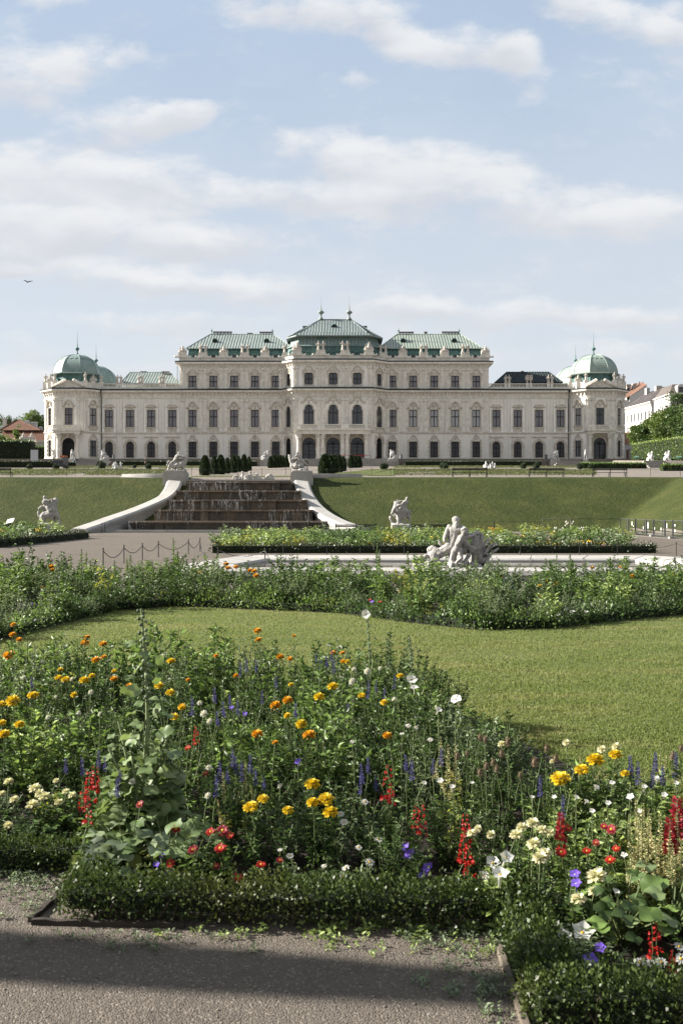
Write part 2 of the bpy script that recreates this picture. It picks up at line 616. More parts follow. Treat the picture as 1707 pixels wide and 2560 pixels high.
class Facet:
 def __init__(s, x0, y0, x1, y1):
  s.o = Vector((x0, y0, 0))
  s.L = math.hypot(x1 - x0, y1 - y0)
  s.a = math.atan2(y1 - y0, x1 - x0)
  s.Y = (y0 + y1) / 2
  s.x0 = x0

 def u(s, px):
  return WX(px, s.Y) - s.x0

 def put(s, name, me, m, u, z, y=0.0):
  p = Matrix.Rotation(s.a, 4, 'Z') @ Vector((u, y, z)) + s.o
  return ppart(link(name, me, m, None, p, s.a))

 def build(s, mb, name, m):
  return ppart(link(name, mb.mesh(name), m, None, s.o, s.a))

def outline(kind, w_, h):
 a = w_ / 2
 if kind == 'arch':
  pts = [(-a, 0), (a, 0)]
  for i in range(0, 11):
   t = math.pi * i / 10
   pts.append((a * math.cos(t), h - a + a * math.sin(t)))
  return pts
 if kind == 'ear':
  zs = h - a * 1.12
  b = a * .82
  pts = [(-a, 0), (a, 0), (a, zs), (b, zs + .12)]
  for i in range(0, 9):
   t = math.pi * i / 8
   pts.append((b * math.cos(t), zs + .3 + (h - zs - .3) * math.sin(t)))
  pts += [(-b, zs + .12), (-a, zs)]
  return pts
 if kind == 'octa':
  r = a * .42
  pts = []
  for cx, cz, t0 in ((a - r, r, -90), (a - r, h - r, 0), (-a + r, h - r, 90), (-a + r, r, 180)):
   for i in range(4):
    t = R(t0 + 30 * i)
    pts.append((cx + r * math.cos(t), cz + r * math.sin(t)))
  return pts
 return [(-a, 0), (a, 0), (a, h), (-a, h)]

def wall_mesh(L, z0, z1, ops, reveal=0.4, u0=0.0):
 """a wall with true openings; ops = (u, zb, w, h, kind)"""
 mb = MB()
 us = sorted({u0, L} | {round(u - w_ / 2, 4) for u, zb, w_, h, k in ops} | {round(u + w_ / 2, 4) for u, zb, w_, h, k in ops})
 zs = sorted({z0, z1} | {round(zb, 4) for u, zb, w_, h, k in ops} | {round(zb + h, 4) for u, zb, w_, h, k in ops})
 us = [x for x in us if u0 - 1e-6 <= x <= L + 1e-6]
 zs = [x for x in zs if z0 - 1e-6 <= x <= z1 + 1e-6]
 for i in range(len(us) - 1):
  for j in range(len(zs) - 1):
   cu_, cz_ = (us[i] + us[i + 1]) / 2, (zs[j] + zs[j + 1]) / 2
   if any(abs(cu_ - u) < w_ / 2 and zb < cz_ < zb + h for u, zb, w_, h, k in ops):
    continue
   mb.quad((us[i], 0, zs[j]), (us[i + 1], 0, zs[j]), (us[i + 1], 0, zs[j + 1]), (us[i], 0, zs[j + 1]))
 for u, zb, w_, h, k in ops:
  pts = outline(k, w_, h)
  n = len(pts)
  if k != 'rect':
   for i in range(n):
    a, b = pts[i], pts[(i + 1) % n]
    mx, mz = (a[0] + b[0]) / 2, (a[1] + b[1]) / 2
    if k in ('arch', 'ear') and mz < h * .5:
     continue
    c = (w_ / 2 if mx > 0 else -w_ / 2, h if mz > h / 2 else 0)
    area = (b[0] - a[0]) * (c[1] - a[1]) - (c[0] - a[0]) * (b[1] - a[1])
    if abs(area) > 1e-6:
     mb.add([(u + q[0], 0, zb + q[1]) for q in (a, c, b)], [(0, 1, 2)])
  for i in range(n):
   a, b = pts[i], pts[(i + 1) % n]
   mb.quad((u + a[0], 0, zb + a[1]), (u + b[0], 0, zb + b[1]), (u + b[0], reveal, zb + b[1]), (u + a[0], reveal, zb + a[1]))
 return mb

WCACHE = {}

def ring(mb, o, t, w_, h, y0, y1):
 sx, sz = (w_ - 2 * t) / w_, (h - 2 * t) / h
 inn = [(x * sx, h / 2 + (z - h / 2) * sz) for x, z in o]
 n = len(o)
 for i in range(n):
  k = (i + 1) % n
  a, b, c, d = o[i], o[k], inn[k], inn[i]
  mb.quad((a[0], y0, a[1]), (b[0], y0, b[1]), (c[0], y0, c[1]), (d[0], y0, d[1]))
  mb.quad((d[0], y0, d[1]), (c[0], y0, c[1]), (c[0], y1, c[1]), (d[0], y1, d[1]))
 return inn

def window(F, u, zb, w_, h, kind='rect', style='casement', pane=None, depth=0.28, name='window'):
 key = (round(w_, 2), round(h, 2), kind, style)
 if key not in WCACHE:
  fr = MB()
  o = outline(kind, w_, h)
  inn = ring(fr, o, .13, w_, h, -.06, .04)
  tz = h * (.60 if style != 'low' else .5)
  fr.box(-.09, .09, -.05, .03, .1, h - .1)
  if style != 'low2':
   fr.box(-w_ / 2 + .08, w_ / 2 - .08, -.06, .03, tz - .1, tz + .1)
  if style == 'fine':
   for q in (-.25, .25):
    fr.box(q * w_ - .022, q * w_ + .022, -.03, .02, .1, h - .1)
   for q in range(1, 7):
    fr.box(-w_ / 2 + .1, w_ / 2 - .1, -.028, .018, q * h / 7 - .022, q * h / 7 + .022)
  fme = fr.mesh('window_frame')
  pn = MB()
  pn.add([(x, .0, z) for x, z in inn], [tuple(range(len(inn)))])
  pme = pn.mesh('pane')
  gme = None
  if style == 'grille':
   g = MB()
   nb_ = 7
   for i in range(nb_):
    x = -w_ / 2 + w_ * (i + .5) / nb_
    g.box(x - .02, x + .02, -.17, -.14, .0, h - (0.05 if kind == 'rect' else w_ * .5 * (1 - math.sqrt(max(0, 1 - (2 * x / w_) ** 2))) + .03))
   for q in (.06, .34, .62, .86):
    g.box(-w_ / 2 + .01, w_ / 2 - .01, -.18, -.13, q * h - .025, q * h + .025)
   gme = g.mesh('grille')
  WCACHE[key] = (fme, pme, gme)
 fme, pme, gme = WCACHE[key]
 wd = F.put(name, fme, M_FRAME, u, zb, depth)
 pm = pane or M_BLIND
 if not pme.materials:
  pme.materials.append(pm)
 p = link('pane', pme, None, wd)
 if pme.materials[0] != pm:
  p.material_slots[0].link = 'OBJECT'
  p.material_slots[0].material = pm
 if gme:
  link('grille', gme, M_IRON, wd)
 return wd

SWAN = [(-1, 0), (-.74, 0), (-.62, .1), (-.54, .42), (-.4, .74), (-.2, .94), (0, 1), (.2, .94), (.4, .74), (.54, .42), (.62, .1), (.74, 0), (1, 0)]
SEG = [(-1, 0), (-.78, .02), (-.66, .25), (-.45, .68), (-.22, .93), (0, 1), (.22, .93), (.45, .68), (.66, .25), (.78, .02), (1, 0)]
SUR = {}

def relief(mb, x0, x1, z0, z1, n, seed, r=(.07, .17), env=None):
 q = random.Random(seed)
 for i in range(n):
  x, z = q.uniform(x0, 0), q.uniform(z0, z1)
  if env and not env(x, z):
   continue
  rr = q.uniform(*r)
  for sg in (-1, 1):
   mb.sphere((sg * x, -.02, z), (rr * q.uniform(.7, 1.2), .12, rr), 7, 4)
 mb.sphere((0, -.04, (z0 + z1) / 2), (r[1] * 1.3, .16, r[1] * 1.7), 8, 5)

def surround(style, w_, h, kind='rect'):
 """stone frame, hood, carving and sill of a window (origin: foot of the opening, middle)"""
 key = (style, round(w_, 2), round(h, 2), kind)
 if key in SUR:
  return SUR[key]
 mb = MB()
 a = w_ / 2
 o = outline(kind, w_, h)
 k0 = 1
 path = o[1:] + [o[0]]
 t = .26
 if kind != 'octa':
  big = [(x * (w_ + t) / w_, z * (h + t / 2) / h) for x, z in path]
  mb.strip(big, .10, t)
 else:
  big = [(x * (w_ + t) / w_, h / 2 + (z - h / 2) * (h + t) / h) for x, z in path]
  mb.strip(big + [big[0]], .10, t)
 if style == 'piano':            # main floor of the middle blocks: swan hood over carving
  hz = h + .42
  mb.strip([(x * a * 1.62, hz + z * 1.28) for x, z in SWAN], .5, .27)
  mb.strip([(x * a * 1.5, hz - .1 + z * 1.2) for x, z in SWAN], .2, .16)
  relief(mb, -a * 1.05, a, hz - .15, hz + .8, 12, 3, env=lambda x, z: abs(x) / a / 1.1 + (z - hz) / 1.3 < 1)
  mb.box(-a * 1.45, a * 1.45, -.22, 0, -.2, -.02)
  mb.box(-a * 1.25, a * 1.25, -.08, 0, -1.15, -.2)
  relief(mb, -a * 1.2, a, -1.0, -.35, 7, 5, r=(.06, .13))
  for sg in (-1, 1):
   mb.box(sg * a * 1.3 - .13, sg * a * 1.3 + .13, -.16, 0, -.75, -.2)
 elif style == 'wing':           # wings: flat hood with a stepped cap
  hz = h + .62
  mb.box(-a * 1.5, a * 1.5, -.36, 0, hz, hz + .2)
  mb.box(-a * 1.38, a * 1.38, -.2, 0, hz - .14, hz)
  mb.prism([(-a * 1.3, hz + .2), (a * 1.3, hz + .2), (a * 1.05, hz + .62), (-a * 1.05, hz + .62)], -.16, 0)
  relief(mb, -a * 1.0, a, h + .25, hz - .2, 7, 8, r=(.06, .11))
  mb.box(-a * 1.42, a * 1.42, -.22, 0, -.2, -.02)
  mb.box(-a * 1.2, a * 1.2, -.07, 0, -1.1, -.2)
  relief(mb, -a * .9, a, -.7, -.3, 4, 5, r=(.06, .11))
  mb.strip([(a * 1.85, -1.2), (a * 1.85, hz + .9), (-a * 1.85, hz + .9), (-a * 1.85, -1.2)], .05, .1)
 elif style == 'upper':          # top floor: segment hood
  hz = h + .38
  mb.strip([(x * a * 1.55, hz + z * .95) for x, z in SEG], .32, .2)
  relief(mb, -a * 1.0, a, hz - .1, hz + .55, 11, 11, r=(.06, .14), env=lambda x, z: abs(x) / a / 1.1 + (z - hz) / 1.0 < 1)
  mb.box(-a * 1.3, a * 1.3, -.16, 0, -.2, -.02)
  for sg in (-1, 1):
   mb.box(sg * a * 1.36 - .12, sg * a * 1.36 + .12, -.12, 0, h * .55, hz)
 elif style == 'ground':         # ground floor of the middle blocks: shell ornament
  hz = h + .25
  mb.strip([(x * a * 1.35, hz + z * 1.1) for x, z in SEG], .22, .17)
  relief(mb, -a * 1.2, a, hz, hz + .95, 13, 13, r=(.07, .15), env=lambda x, z: abs(x) / a / 1.2 + (z - hz) / 1.25 < 1)
  for i in range(4):
   for sg in (-1, 1):
    mb.box(sg * (a + .27) - .16, sg * (a + .27) + .16, -.2, 0, .3 + i * h / 4, .3 + i * h / 4 + h / 8)
  mb.box(-a * 1.4, a * 1.4, -.2, 0, -.24, -.02)
 elif style == 'arcade':         # wings, ground floor: arch moulding with keystone
  for rr, pr, tt in ((1.62, .16, .14), (1.42, .24, .22)):
   zs = h - a
   mb.strip([(rr * a, zs)] + [(rr * a * math.cos(math.pi * i / 12), zs + rr * a * math.sin(math.pi * i / 12)) for i in range(1, 12)] + [(-rr * a, zs)], pr, tt)
  for sg in (-1, 1):
   mb.box(sg * a * 1.45 - .22, sg * a * 1.45 + .22, -.22, 0, h - a - .32, h - a - .02)
   mb.box(sg * a * 1.45 - .17, sg * a * 1.45 + .17, -.1, 0, -.15, h - a - .32)
  mb.frustum(0, -.2, h + .02, h + .62, .14, .2, .24, .24)
  mb.box(-a * 1.75, a * 1.75, -.3, 0, h + .95, h + 1.1)
  mb.box(-a * 1.3, a * 1.3, -.2, 0, -.24, -.02)
 elif style == 'portal':
  zs = h - a
  for rr, pr, tt in ((1.22, .14, .3), (1.42, .22, .18)):
   mb.strip([(rr * a, zs)] + [(rr * a * math.cos(math.pi * i / 14), zs + rr * a * math.sin(math.pi * i / 14)) for i in range(1, 14)] + [(-rr * a, zs)], pr, tt)
  for sg in (-1, 1):
   mb.box(sg * a * 1.25 - .25, sg * a * 1.25 + .25, -.2, 0, zs - .35, zs - .02)
  mb.frustum(0, -.25, h + .1, h + .9, .18, .2, .3, .3)
  q = random.Random(3)
  for i in range(16):
   for sg in (-1, 1):
    x = q.uniform(.55, 1.5) * a
    z = zs + q.uniform(.5, 1.5) * a
    if math.hypot(x, z - zs) > 1.5 * a:
     mb.sphere((sg * x, 0, z), (.16, .13, .16), 7, 4)
 me = mb.mesh('surround')
 me.materials.append(M_ORN)
 SUR[key] = me
 return me

def dress(F, wd, style, u, zb, w_, h, kind='rect'):
 s_ = link('surround', surround(style, w_, h, kind), None, wd, (0, -(0.28), 0))
 if style == 'wing':
  if 'panel' not in SUR:
   mb = MB()
   a, hz = w_ / 2, h + .62
   for q in ((-a * 1.82, -a, -1.15, hz + .85), (a, a * 1.82, -1.15, hz + .85), (-a, a, h, hz + .85), (-a, a, -1.15, 0)):
    mb.box(q[0], q[1], -.035, 0, q[2], q[3])
   SUR['panel'] = mb.mesh('panel')
   SUR['panel'].materials.append(M_PALE)
  link('panel', SUR['panel'], None, wd, (0, -0.28, 0))
 return s_

PIL = {}

def pilaster(F, u, z0, z1, w_=.72, rich=False):
 key = (round(z1 - z0, 2), round(w_, 2), rich)
 if key not in PIL:
  H = z1 - z0
  mb = MB()
  a = w_ / 2
  mb.box(-a, a, -.16, 0, .35, H - .6)
  mb.box(-a * 1.15, a * 1.15, -.22, 0, 0, .35)
  mb.box(-a * .62, a * .62, -.19, -.158, .7, H * .30)
  mb.box(-a * .62, a * .62, -.19, -.158, H * .45, H - .9)
  mb.frustum(0, -.12, H - .6, H - .12, a, .12, a * 1.3, .2)
  mb.box(-a * 1.4, a * 1.4, -.34, 0, H - .12, H)
  for i in range(5):
   mb.sphere((-a * 1.1 + i * a * .55, -.22, H - .42), (.12, .12, .17), 7, 5)
  for sg in (-1, 1):
   mb.sphere((sg * a * 1.15, -.24, H - .22), .14, 7, 5)
  if rich:
   q = random.Random(5)
   for i in range(26):
    mb.sphere((q.uniform(-.5, .5) * a, -.17, q.uniform(.8, H - 1)), (q.uniform(.05, .12), .07, q.uniform(.08, .2)), 6, 4)
  else:
   n = 14
   for i in range(n):
    t0, t1 = 2 * math.pi * i / n, 2 * math.pi * (i + 1) / n
    mb.tube([(.24 * math.cos(t0), -.17, H * .375 + .24 * math.sin(t0)), (.24 * math.cos(t1), -.17, H * .375 + .24 * math.sin(t1))], .05, 4, False)
  me = mb.mesh('pilaster')
  me.materials.append(M_TRIM)
  PIL[key] = me
 return F.put('pilaster', PIL[key], None, u, z0)

def sweep(path, prof, closed=False, close_prof=True):
 """moulding swept along a plan path (x,y), outward to the right-hand side; prof = (out, z)"""
 mb = MB()
 n = len(path)
 offs = []
 for i in range(n):
  if closed:
   a, b, c = path[i - 1], path[i], path[(i + 1) % n]
  else:
   a, b, c = path[max(0, i - 1)], path[i], path[min(n - 1, i + 1)]
  def nor(p, q):
   dx, dy = q[0] - p[0], q[1] - p[1]
   L = math.hypot(dx, dy)
   return (dy / L, -dx / L) if L > 1e-9 else None
  n1_, n2_ = nor(a, b), nor(b, c)
  n1_ = n1_ or n2_
  n2_ = n2_ or n1_
  mx, my = n1_[0] + n2_[0], n1_[1] + n2_[1]
  d = mx * n1_[0] + my * n1_[1]
  d = max(d, .35)
  offs.append((mx / d, my / d))
 k = len(prof)
 vs = [(path[i][0] + offs[i][0] * o_, path[i][1] + offs[i][1] * o_, z) for i in range(n) for o_, z in prof]
 fs = []
 for i in range(n if closed else n - 1):
  j = (i + 1) % n
  for q in range(k if close_prof else k - 1):
   r_ = (q + 1) % k
   fs.append((i * k + q, j * k + q, j * k + r_, i * k + r_))
 if not closed:
  fs.append(tuple(range(k)))
  fs.append(tuple((n - 1) * k + q for q in range(k - 1, -1, -1)))
 mb.add(vs, fs)
 return mb

def along(path, step, fn, inset=.3):
 """calls fn(x, y, angle) at regular steps on every stretch of a plan path"""
 for (ax, ay), (bx, by) in zip(path[:-1], path[1:]):
  L = math.hypot(bx - ax, by - ay)
  if L < 1.0:
   continue
  n = max(1, int((L - 2 * inset) / step))
  for i in range(n + 1):
   t = (inset + (L - 2 * inset) * i / n) / L
   fn(ax + (bx - ax) * t, ay + (by - ay) * t, math.atan2(by - ay, bx - ax))

Z = dict(base=12.86, plinth=13.58, gf0=13.60, gf1=17.08, s0=18.73, s1=19.15, p0=20.30, p1=24.03, cap=26.35, br0=26.75, br1=27.6, k0=27.7, k1=28.5,
   u0=28.98, u1=31.52, ub0=33.15, ub1=33.72, t0=33.8, t1=34.7, par=35.40, ped=36.35)
YW, YM, YC = 218.35, 218.0, 214.9
xWL, xML, xDL, xFL = WX(251.5, YW), WX(449.5, YM), WX(706, YM), WX(735, YC)
xFR, xDR, xMR, xWR = WX(930, YC), WX(966, YM), WX(1221.3, YM), WX(1423, YW)
F_WL = Facet(xWL, YW, xML, YW)
F_ML = Facet(xML, YM, xDL, YM)
F_DL = Facet(xDL, YM, xFL, YC)
F_F = Facet(xFL, YC, xFR, YC)
F_DR = Facet(xFR, YC, xDR, YM)
F_MR = Facet(xDR, YM, xMR, YM)
F_WR = Facet(xMR, YW, xWR, YW)
YB = 238.0
full_path = [(xWL, YW), (xML, YW), (xML, YM), (xDL, YM), (xFL, YC), (xFR, YC), (xDR, YM), (xMR, YM), (xMR, YW), (xWR, YW)]
up_path = [(xML, YB), (xML, YM), (xDL, YM), (xFL, YC), (xFR, YC), (xDR, YM), (xMR, YM), (xMR, YB)]

WINS_ML = [481.2, 533.4, 585.2, 637.2, 689.1]
WINS_MR = [980.3, 1032.5, 1084.9, 1137.4, 1190.2]
WINS_WL = [272.7, 325.2, 378, 430.7]
WINS_WR = [1240.4, 1293.8, 1347.1, 1400.8]
WW = 1.72

# ---- middle blocks
for F, wins in ((F_ML, WINS_ML), (F_MR, WINS_MR)):
 us = [F.u(p) for p in wins]
 gf = [(u, Z['gf0'], WW, Z['gf1'] - Z['gf0'], 'rect') for u in us]
 pn = [(u, Z['p0'], WW, Z['p1'] - Z['p0'], 'rect') for u in us]
 up = [(u, Z['u0'], WW, Z['u1'] - Z['u0'], 'rect') for u in us]
 # wall with the rusticated courses of the ground floor
 mb = wall_mesh(F.L, Z['base'], Z['t0'], gf + pn + up)
 edges = [0.0] + [e for u in us for e in (u - WW / 2 - .42, u + WW / 2 + .42)] + [F.L]
 zc = Z['plinth'] + .05
 while zc < Z['s0'] - .2:
  for i in range(0, len(edges), 2):
   if edges[i + 1] - edges[i] > .2:
    mb.box(edges[i] + .01, edges[i + 1], -.08, 0, zc, zc + .37)
  zc += .455
 F.build(mb, 'wall', M_WALL)
 for (row, st, sty) in ((gf, 'grille', 'ground'), (pn, 'casement', 'piano'), (up, 'low', 'upper')):
  for i, (u, zb, w_, h, k) in enumerate(row):
   wd = window(F, u, zb, w_, h, k, st, (M_BLIND2 if (F is F_MR and sty == 'piano' and i != 0) else M_BLIND) if st != 'grille' else M_BLIND3)
   dress(F, wd, sty, u, zb, w_, h, k)
 mids = [(us[i] + us[i + 1]) / 2 for i in range(4)]
 sp = .52
 for u in [m_ + s_ for m_ in mids for s_ in (-sp, sp)] + ([.72, F.L - .42] if F is F_ML else [.30, F.L - .72]):
  pilaster(F, u, Z['s1'] + .05, Z['cap'])
  pilaster(F, u, Z['k1'] + .1, Z['ub0'], rich=True)

# ---- wings
for F, wins in ((F_WL, WINS_WL), (F_WR, WINS_WR)):
 us = [F.u(p) for p in wins]
 gf = [(u, Z['gf0'], WW, Z['gf1'] - Z['gf0'], 'arch') for u in us]
 pn = [(u, Z['p0'], WW, Z['p1'] - Z['p0'], 'rect') for u in us]
 mb = wall_mesh(F.L, Z['base'], Z['k0'], gf + pn)
 edges = [0.0] + [e for u in us for e in (u - 1.62, u + 1.62)] + [F.L]
 zc = Z['plinth'] + .05
 while zc < Z['s0'] - .3:
  for i in range(0, len(edges), 2):
   if edges[i + 1] - edges[i] > .2:
    mb.box(edges[i] + .01, edges[i + 1], -.09, 0, zc, zc + .37)
  zc += .455
 F.build(mb, 'wall', M_WALL)
 for (row, st, sty) in ((gf, 'grille', 'arcade'), (pn, 'casement', 'wing')):
  for (u, zb, w_, h, k) in row:
   wd = window(F, u, zb, w_, h, k, st, M_BLIND if st != 'grille' else M_BLIND3)
   dress(F, wd, sty, u, zb, w_, h, k)
 mb = MB()
 for i in range(3):
  m_ = (us[i] + us[i + 1]) / 2
  for s_ in (-.34, .34):
   mb.box(m_ + s_ - .26, m_ + s_ + .26, -.06, 0, Z['s1'] + .3, Z['cap'] + .1)
 F.build(mb, 'wall_panel', M_WALL)
 mb = MB()
 mb.box(.05, F.L - .05, -.1, 0, Z['cap'] + .25, Z['cap'] + .42)
 F.build(mb, 'frieze_band', M_TRIM)

# ---- centre block
CFX = [771.8, 832.7, 893.0]
us = [F_F.u(p) for p in CFX]
dz1 = WZ(1093.5, YC)
gf = [(u, Z['base'] + .02, 2.85, dz1 - Z['base'], 'arch') for u in us]
pn = [(u, WZ(1062, YC), 2.16, WZ(1011, YC) - WZ(1062, YC), 'ear') for u in us]
up = [(u, WZ(961.4, YC), 1.86, WZ(931.5, YC) - WZ(961.4, YC), 'octa') for u in us]
F_F.build(wall_mesh(F_F.L, Z['base'], Z['t0'], gf + pn + up), 'wall', M_STONE)
for i, (u, zb, w_, h, k) in enumerate(pn):
 wd = window(F_F, u, zb, w_, h, k, 'casement', M_GLASS)
 dress(F_F, wd, 'piano', u, zb, w_, h, k)
for (u, zb, w_, h, k) in up:
 wd = window(F_F, u, zb, w_, h, k, 'low', M_GLASS)
 dress(F_F, wd, 'upper', u, zb, w_, h, k)

def door(F, u, zb, w_, h, glassy=True, dark=False):
 fr = MB()
 o = outline('arch', w_, h)
 inn = ring(fr, o, .16, w_, h, -.08, .06)
 zs = h - w_ / 2
 fr.box(-w_ / 2 + .1, w_ / 2 - .1, -.09, .03, zs - .12, zs + .12)
 fr.box(-.1, .1, -.09, .03, .1, zs)
 d = F.put('door', fr.mesh('door'), M_IRON, u, zb, .34)
 pn_ = MB()
 pn_.add([(x, 0.0, z) for x, z in inn], [tuple(range(len(inn)))])
 link('pane', pn_.mesh('pane'), M_DARK if dark else M_GLASS, d)
 g = MB()
 for i in range(9):
  x = -w_ / 2 + w_ * (i + .5) / 9
  g.box(x - .025, x + .025, -.16, -.12, .05, zs - .1)
 for q in (.12, .35, .58, .82):
  g.box(-w_ / 2 + .12, w_ / 2 - .12, -.17, -.11, q * zs - .03, q * zs + .03)
 for i in range(1, 8):
  t = math.pi * i / 8
  a = w_ / 2 - .15
  g.tube([(0, -.14, zs + .1), (a * .6 * math.cos(t), -.14, zs + .1 + a * .5 * math.sin(t)), (a * math.cos(t), -.14, zs + a * math.sin(t) * .98)], .03, 4)
 for rr in (.45, .75):
  a = (w_ / 2 - .15) * rr
  g.tube([(a * math.cos(math.pi * i / 10), -.14, zs + a * math.sin(math.pi * i / 10)) for i in range(11)], .03, 4)
 link('grille', g.mesh('grille'), M_IRON, d)
 link('surround', surround('portal', w_, h, 'arch'), None, d, (0, -.34, 0))
 return d

for u, zb, w_, h, k in gf:
 door(F_F, u, zb, w_, h)
mids = [(us[0] + us[1]) / 2, (us[1] + us[2]) / 2]
for u in [.5, F_F.L - .5] + [m_ + s_ for m_ in mids for s_ in (-.52, .52)]:
 pilaster(F_F, u, Z['s1'] + .05, Z['cap'], .8)
 pilaster(F_F, u, Z['k1'] + .1, Z['ub0'], .8, rich=True)
for F in (F_DL, F_DR):
 u = F.L / 2
 w1 = 1.75
 gf = [(u, Z['base'] + .02, 1.9, WZ(1095, 216.5) - Z['base'], 'arch')]
 pn = [(u, Z['p0'] - .2, w1, 4.55, 'ear')]
 up = [(u, Z['u0'] + .1, 1.5, 2.6, 'octa')]
 F.build(wall_mesh(F.L, Z['base'], Z['t0'], gf + pn + up), 'wall', M_STONE)
 door(F, *gf[0][:4], dark=True)
 wd = window(F, u, pn[0][1], w1, 4.55, 'ear', 'casement', M_GLASS)
 dress(F, wd, 'piano', u, pn[0][1], w1, 4.55, 'ear')
 wd = window(F, u, up[0][1], 1.5, 2.6, 'octa', 'low', M_GLASS)
 dress(F, wd, 'upper', u, up[0][1], 1.5, 2.6, 'octa')
 for u2 in (.42, F.L - .42):
  pilaster(F, u2, Z['s1'] + .05, Z['cap'], .6)
  pilaster(F, u2, Z['k1'] + .1, Z['ub0'], .6, rich=True)

# ---- balcony and portico
YP = 212.6
bal = MB()
bx0, bx1 = WX(742, YP), WX(926, YP)
zb0, zb1 = WZ(1078, YP), WZ(1074, YP)
bal.box(bx0 - .3, bx1 + .3, YP - .35, YC - .02, zb1 - .12, zb1 + .18)
bal.box(bx0, bx1, YP, YC - .02, zb0 - .55, zb1 - .12)

def balustrade(mb, x0, x1, y, z, h, piers, step=.26, depth=.3, blank=False):
 mb.box(x0, x1, y, y + depth, z, z + .14)
 mb.box(x0, x1, y - .03, y + depth + .03, z + h - .16, z + h)
 x = x0 + step / 2
 pz = sorted(piers)
 while x < x1:
  if not any(abs(x - p) < pw / 2 + .08 for p, pw in pz):
   mb.lathe(x, y + depth / 2, [(.055, .14), (.11, .14 + (h - .3) * .3), (.05, .14 + (h - .3) * .7), (.075, h - .16)], 6, z, cap=False)
  x += step
 for p, pw in pz:
  mb.box(p - pw / 2, p + pw / 2, y - .05, y + depth + .05, z + .005, z + h + .05)
 return mb

colx = [WX(p, YP) for p in (745.9, 795.3, 806.7, 856, 867.8, 916.3)]
balustrade(bal, bx0, bx1, YP + .05, zb1 + .18, 1.02, [(colx[0], .7), ((colx[1] + colx[2]) / 2, 1.7), ((colx[3] + colx[4]) / 2, 1.7), (colx[5], .7)])
pbuild(bal, 'balcony', M_TRIM)

def column(x, y, z0, z1, r=.46):
 H = z1 - z0
 mb = MB()
 mb.box(x - r * 1.4, x + r * 1.4, y - r * 1.4, y + r * 1.4, z0, z0 + .3)
 mb.lathe(x, y, [(r * 1.3, .3), (r * 1.35, .42), (r * 1.05, .6), (r, .75), (r * 1.02, H * .35), (r * .86, H - 1.3), (r * .95, H - 1.25), (r * .95, H - 1.15)], 20, z0)
 mb.lathe(x, y, [(r * .85, H - 1.15), (r * 1.0, H - .7), (r * 1.25, H - .2)], 12, z0)
 for i in range(10):
  t = 2 * math.pi * i / 10
  for hh, rr in ((H - .85, 1.0), (H - .4, 1.2)):
   mb.sphere((x + r * rr * math.cos(t), y + r * rr * math.sin(t), z0 + hh), (.13, .13, .2), 6, 5)
 mb.box(x - r * 1.4, x + r * 1.4, y - r * 1.4, y + r * 1.4, z0 + H - .2, z0 + H)
 return pbuild(mb, 'column', M_TRIM)

for x in colx:
 column(x, YP + .75, Z['base'], zb0 - .53)

# ---- mouldings round the long front
prof_plinth = [(0, Z['base'] - .6), (.16, Z['base'] - .6), (.16, Z['plinth'] - .1), (.08, Z['plinth']), (0, Z['plinth'])]
# plinth is cut by the portal openings: one stretch on each side of them
for pth in ([(xWL, YW), (xML, YW), (xML, YM), (xDL, YM), (xDL + .55, YM - .65)], [(xDR - .55, YM - .65), (xDR, YM), (xMR, YM), (xMR, YW), (xWR, YW)]):
 pbuild(sweep(pth, prof_plinth), 'plinth', M_TRIM)
prof_s = [(0, Z['s0']), (.12, Z['s0']), (.16, Z['s0'] + .18), (.32, Z['s0'] + .24), (.34, Z['s1'] - .06), (.1, Z['s1']), (0, Z['s1'])]
pbuild(sweep(full_path, prof_s), 'string_course', M_TRIM)
prof_k = [(0, Z['br0'] - .25), (.1, Z['br0'] - .25), (.14, Z['br0']), (.14, Z['br1']), (.3, Z['k0'] - .05), (.75, Z['k0'] + .12), (.95, Z['k0'] + .2), (1.0, Z['k1'] - .3), (.9, Z['k1'] - .28), (0, Z['k1'] - .28)]
cor = sweep(full_path, prof_k)

def bracket(mb, x, y, a, z0, z1, out):
 s_, c_ = math.sin(a), math.cos(a)
 mb2 = MB(Matrix.Translation((x, y, 0)) @ Matrix.Rotation(a, 4, 'Z'))
 mb2.box(-.13, .13, -out, -.02, z0 + (z1 - z0) * .45, z1)
 mb2.box(-.1, .1, -out * .6, -.02, z0, z0 + (z1 - z0) * .45)
 mb.add(mb2.v, mb2.f)

along(full_path[1:9], .78, lambda x, y, a: bracket(cor, x, y, a, Z['br0'] + .02, Z['br1'] + .12, .46))
pbuild(cor, 'cornice', M_TRIM)
pbuild(sweep(full_path, [(0, Z['k1'] - .27), (1.03, Z['k1'] - .27), (1.06, Z['k1'] - .02), (0, Z['k1'] + .22)]), 'gutter', M_GUTTER)
prof_t = [(0, Z['ub1'] - .1), (.1, Z['ub1'] - .1), (.16, Z['t0']), (.6, Z['t0'] + .15), (.85, Z['t0'] + .25), (.9, Z['t1'] - .28), (0, Z['t1'] - .28)]
cor = sweep(up_path, prof_t)
along(up_path[1:7], .78, lambda x, y, a: bracket(cor, x, y, a, Z['ub0'], Z['ub1'] + .1, .36))
pbuild(cor, 'cornice', M_TRIM)
pbuild(sweep(up_path, [(0, Z['t1'] - .27), (.93, Z['t1'] - .27), (.95, Z['t1'] - .05), (0, Z['t1'] + .15)]), 'gutter', M_GUTTER)
pbuild(sweep(up_path, [(-.25, Z['t1'] + .1), (.12, Z['t1'] + .1), (.12, Z['par'] - .1), (.2, Z['par'] - .06), (.2, Z['par'] + .05), (-.25, Z['par'] + .05)]), 'parapet', M_TRIM)

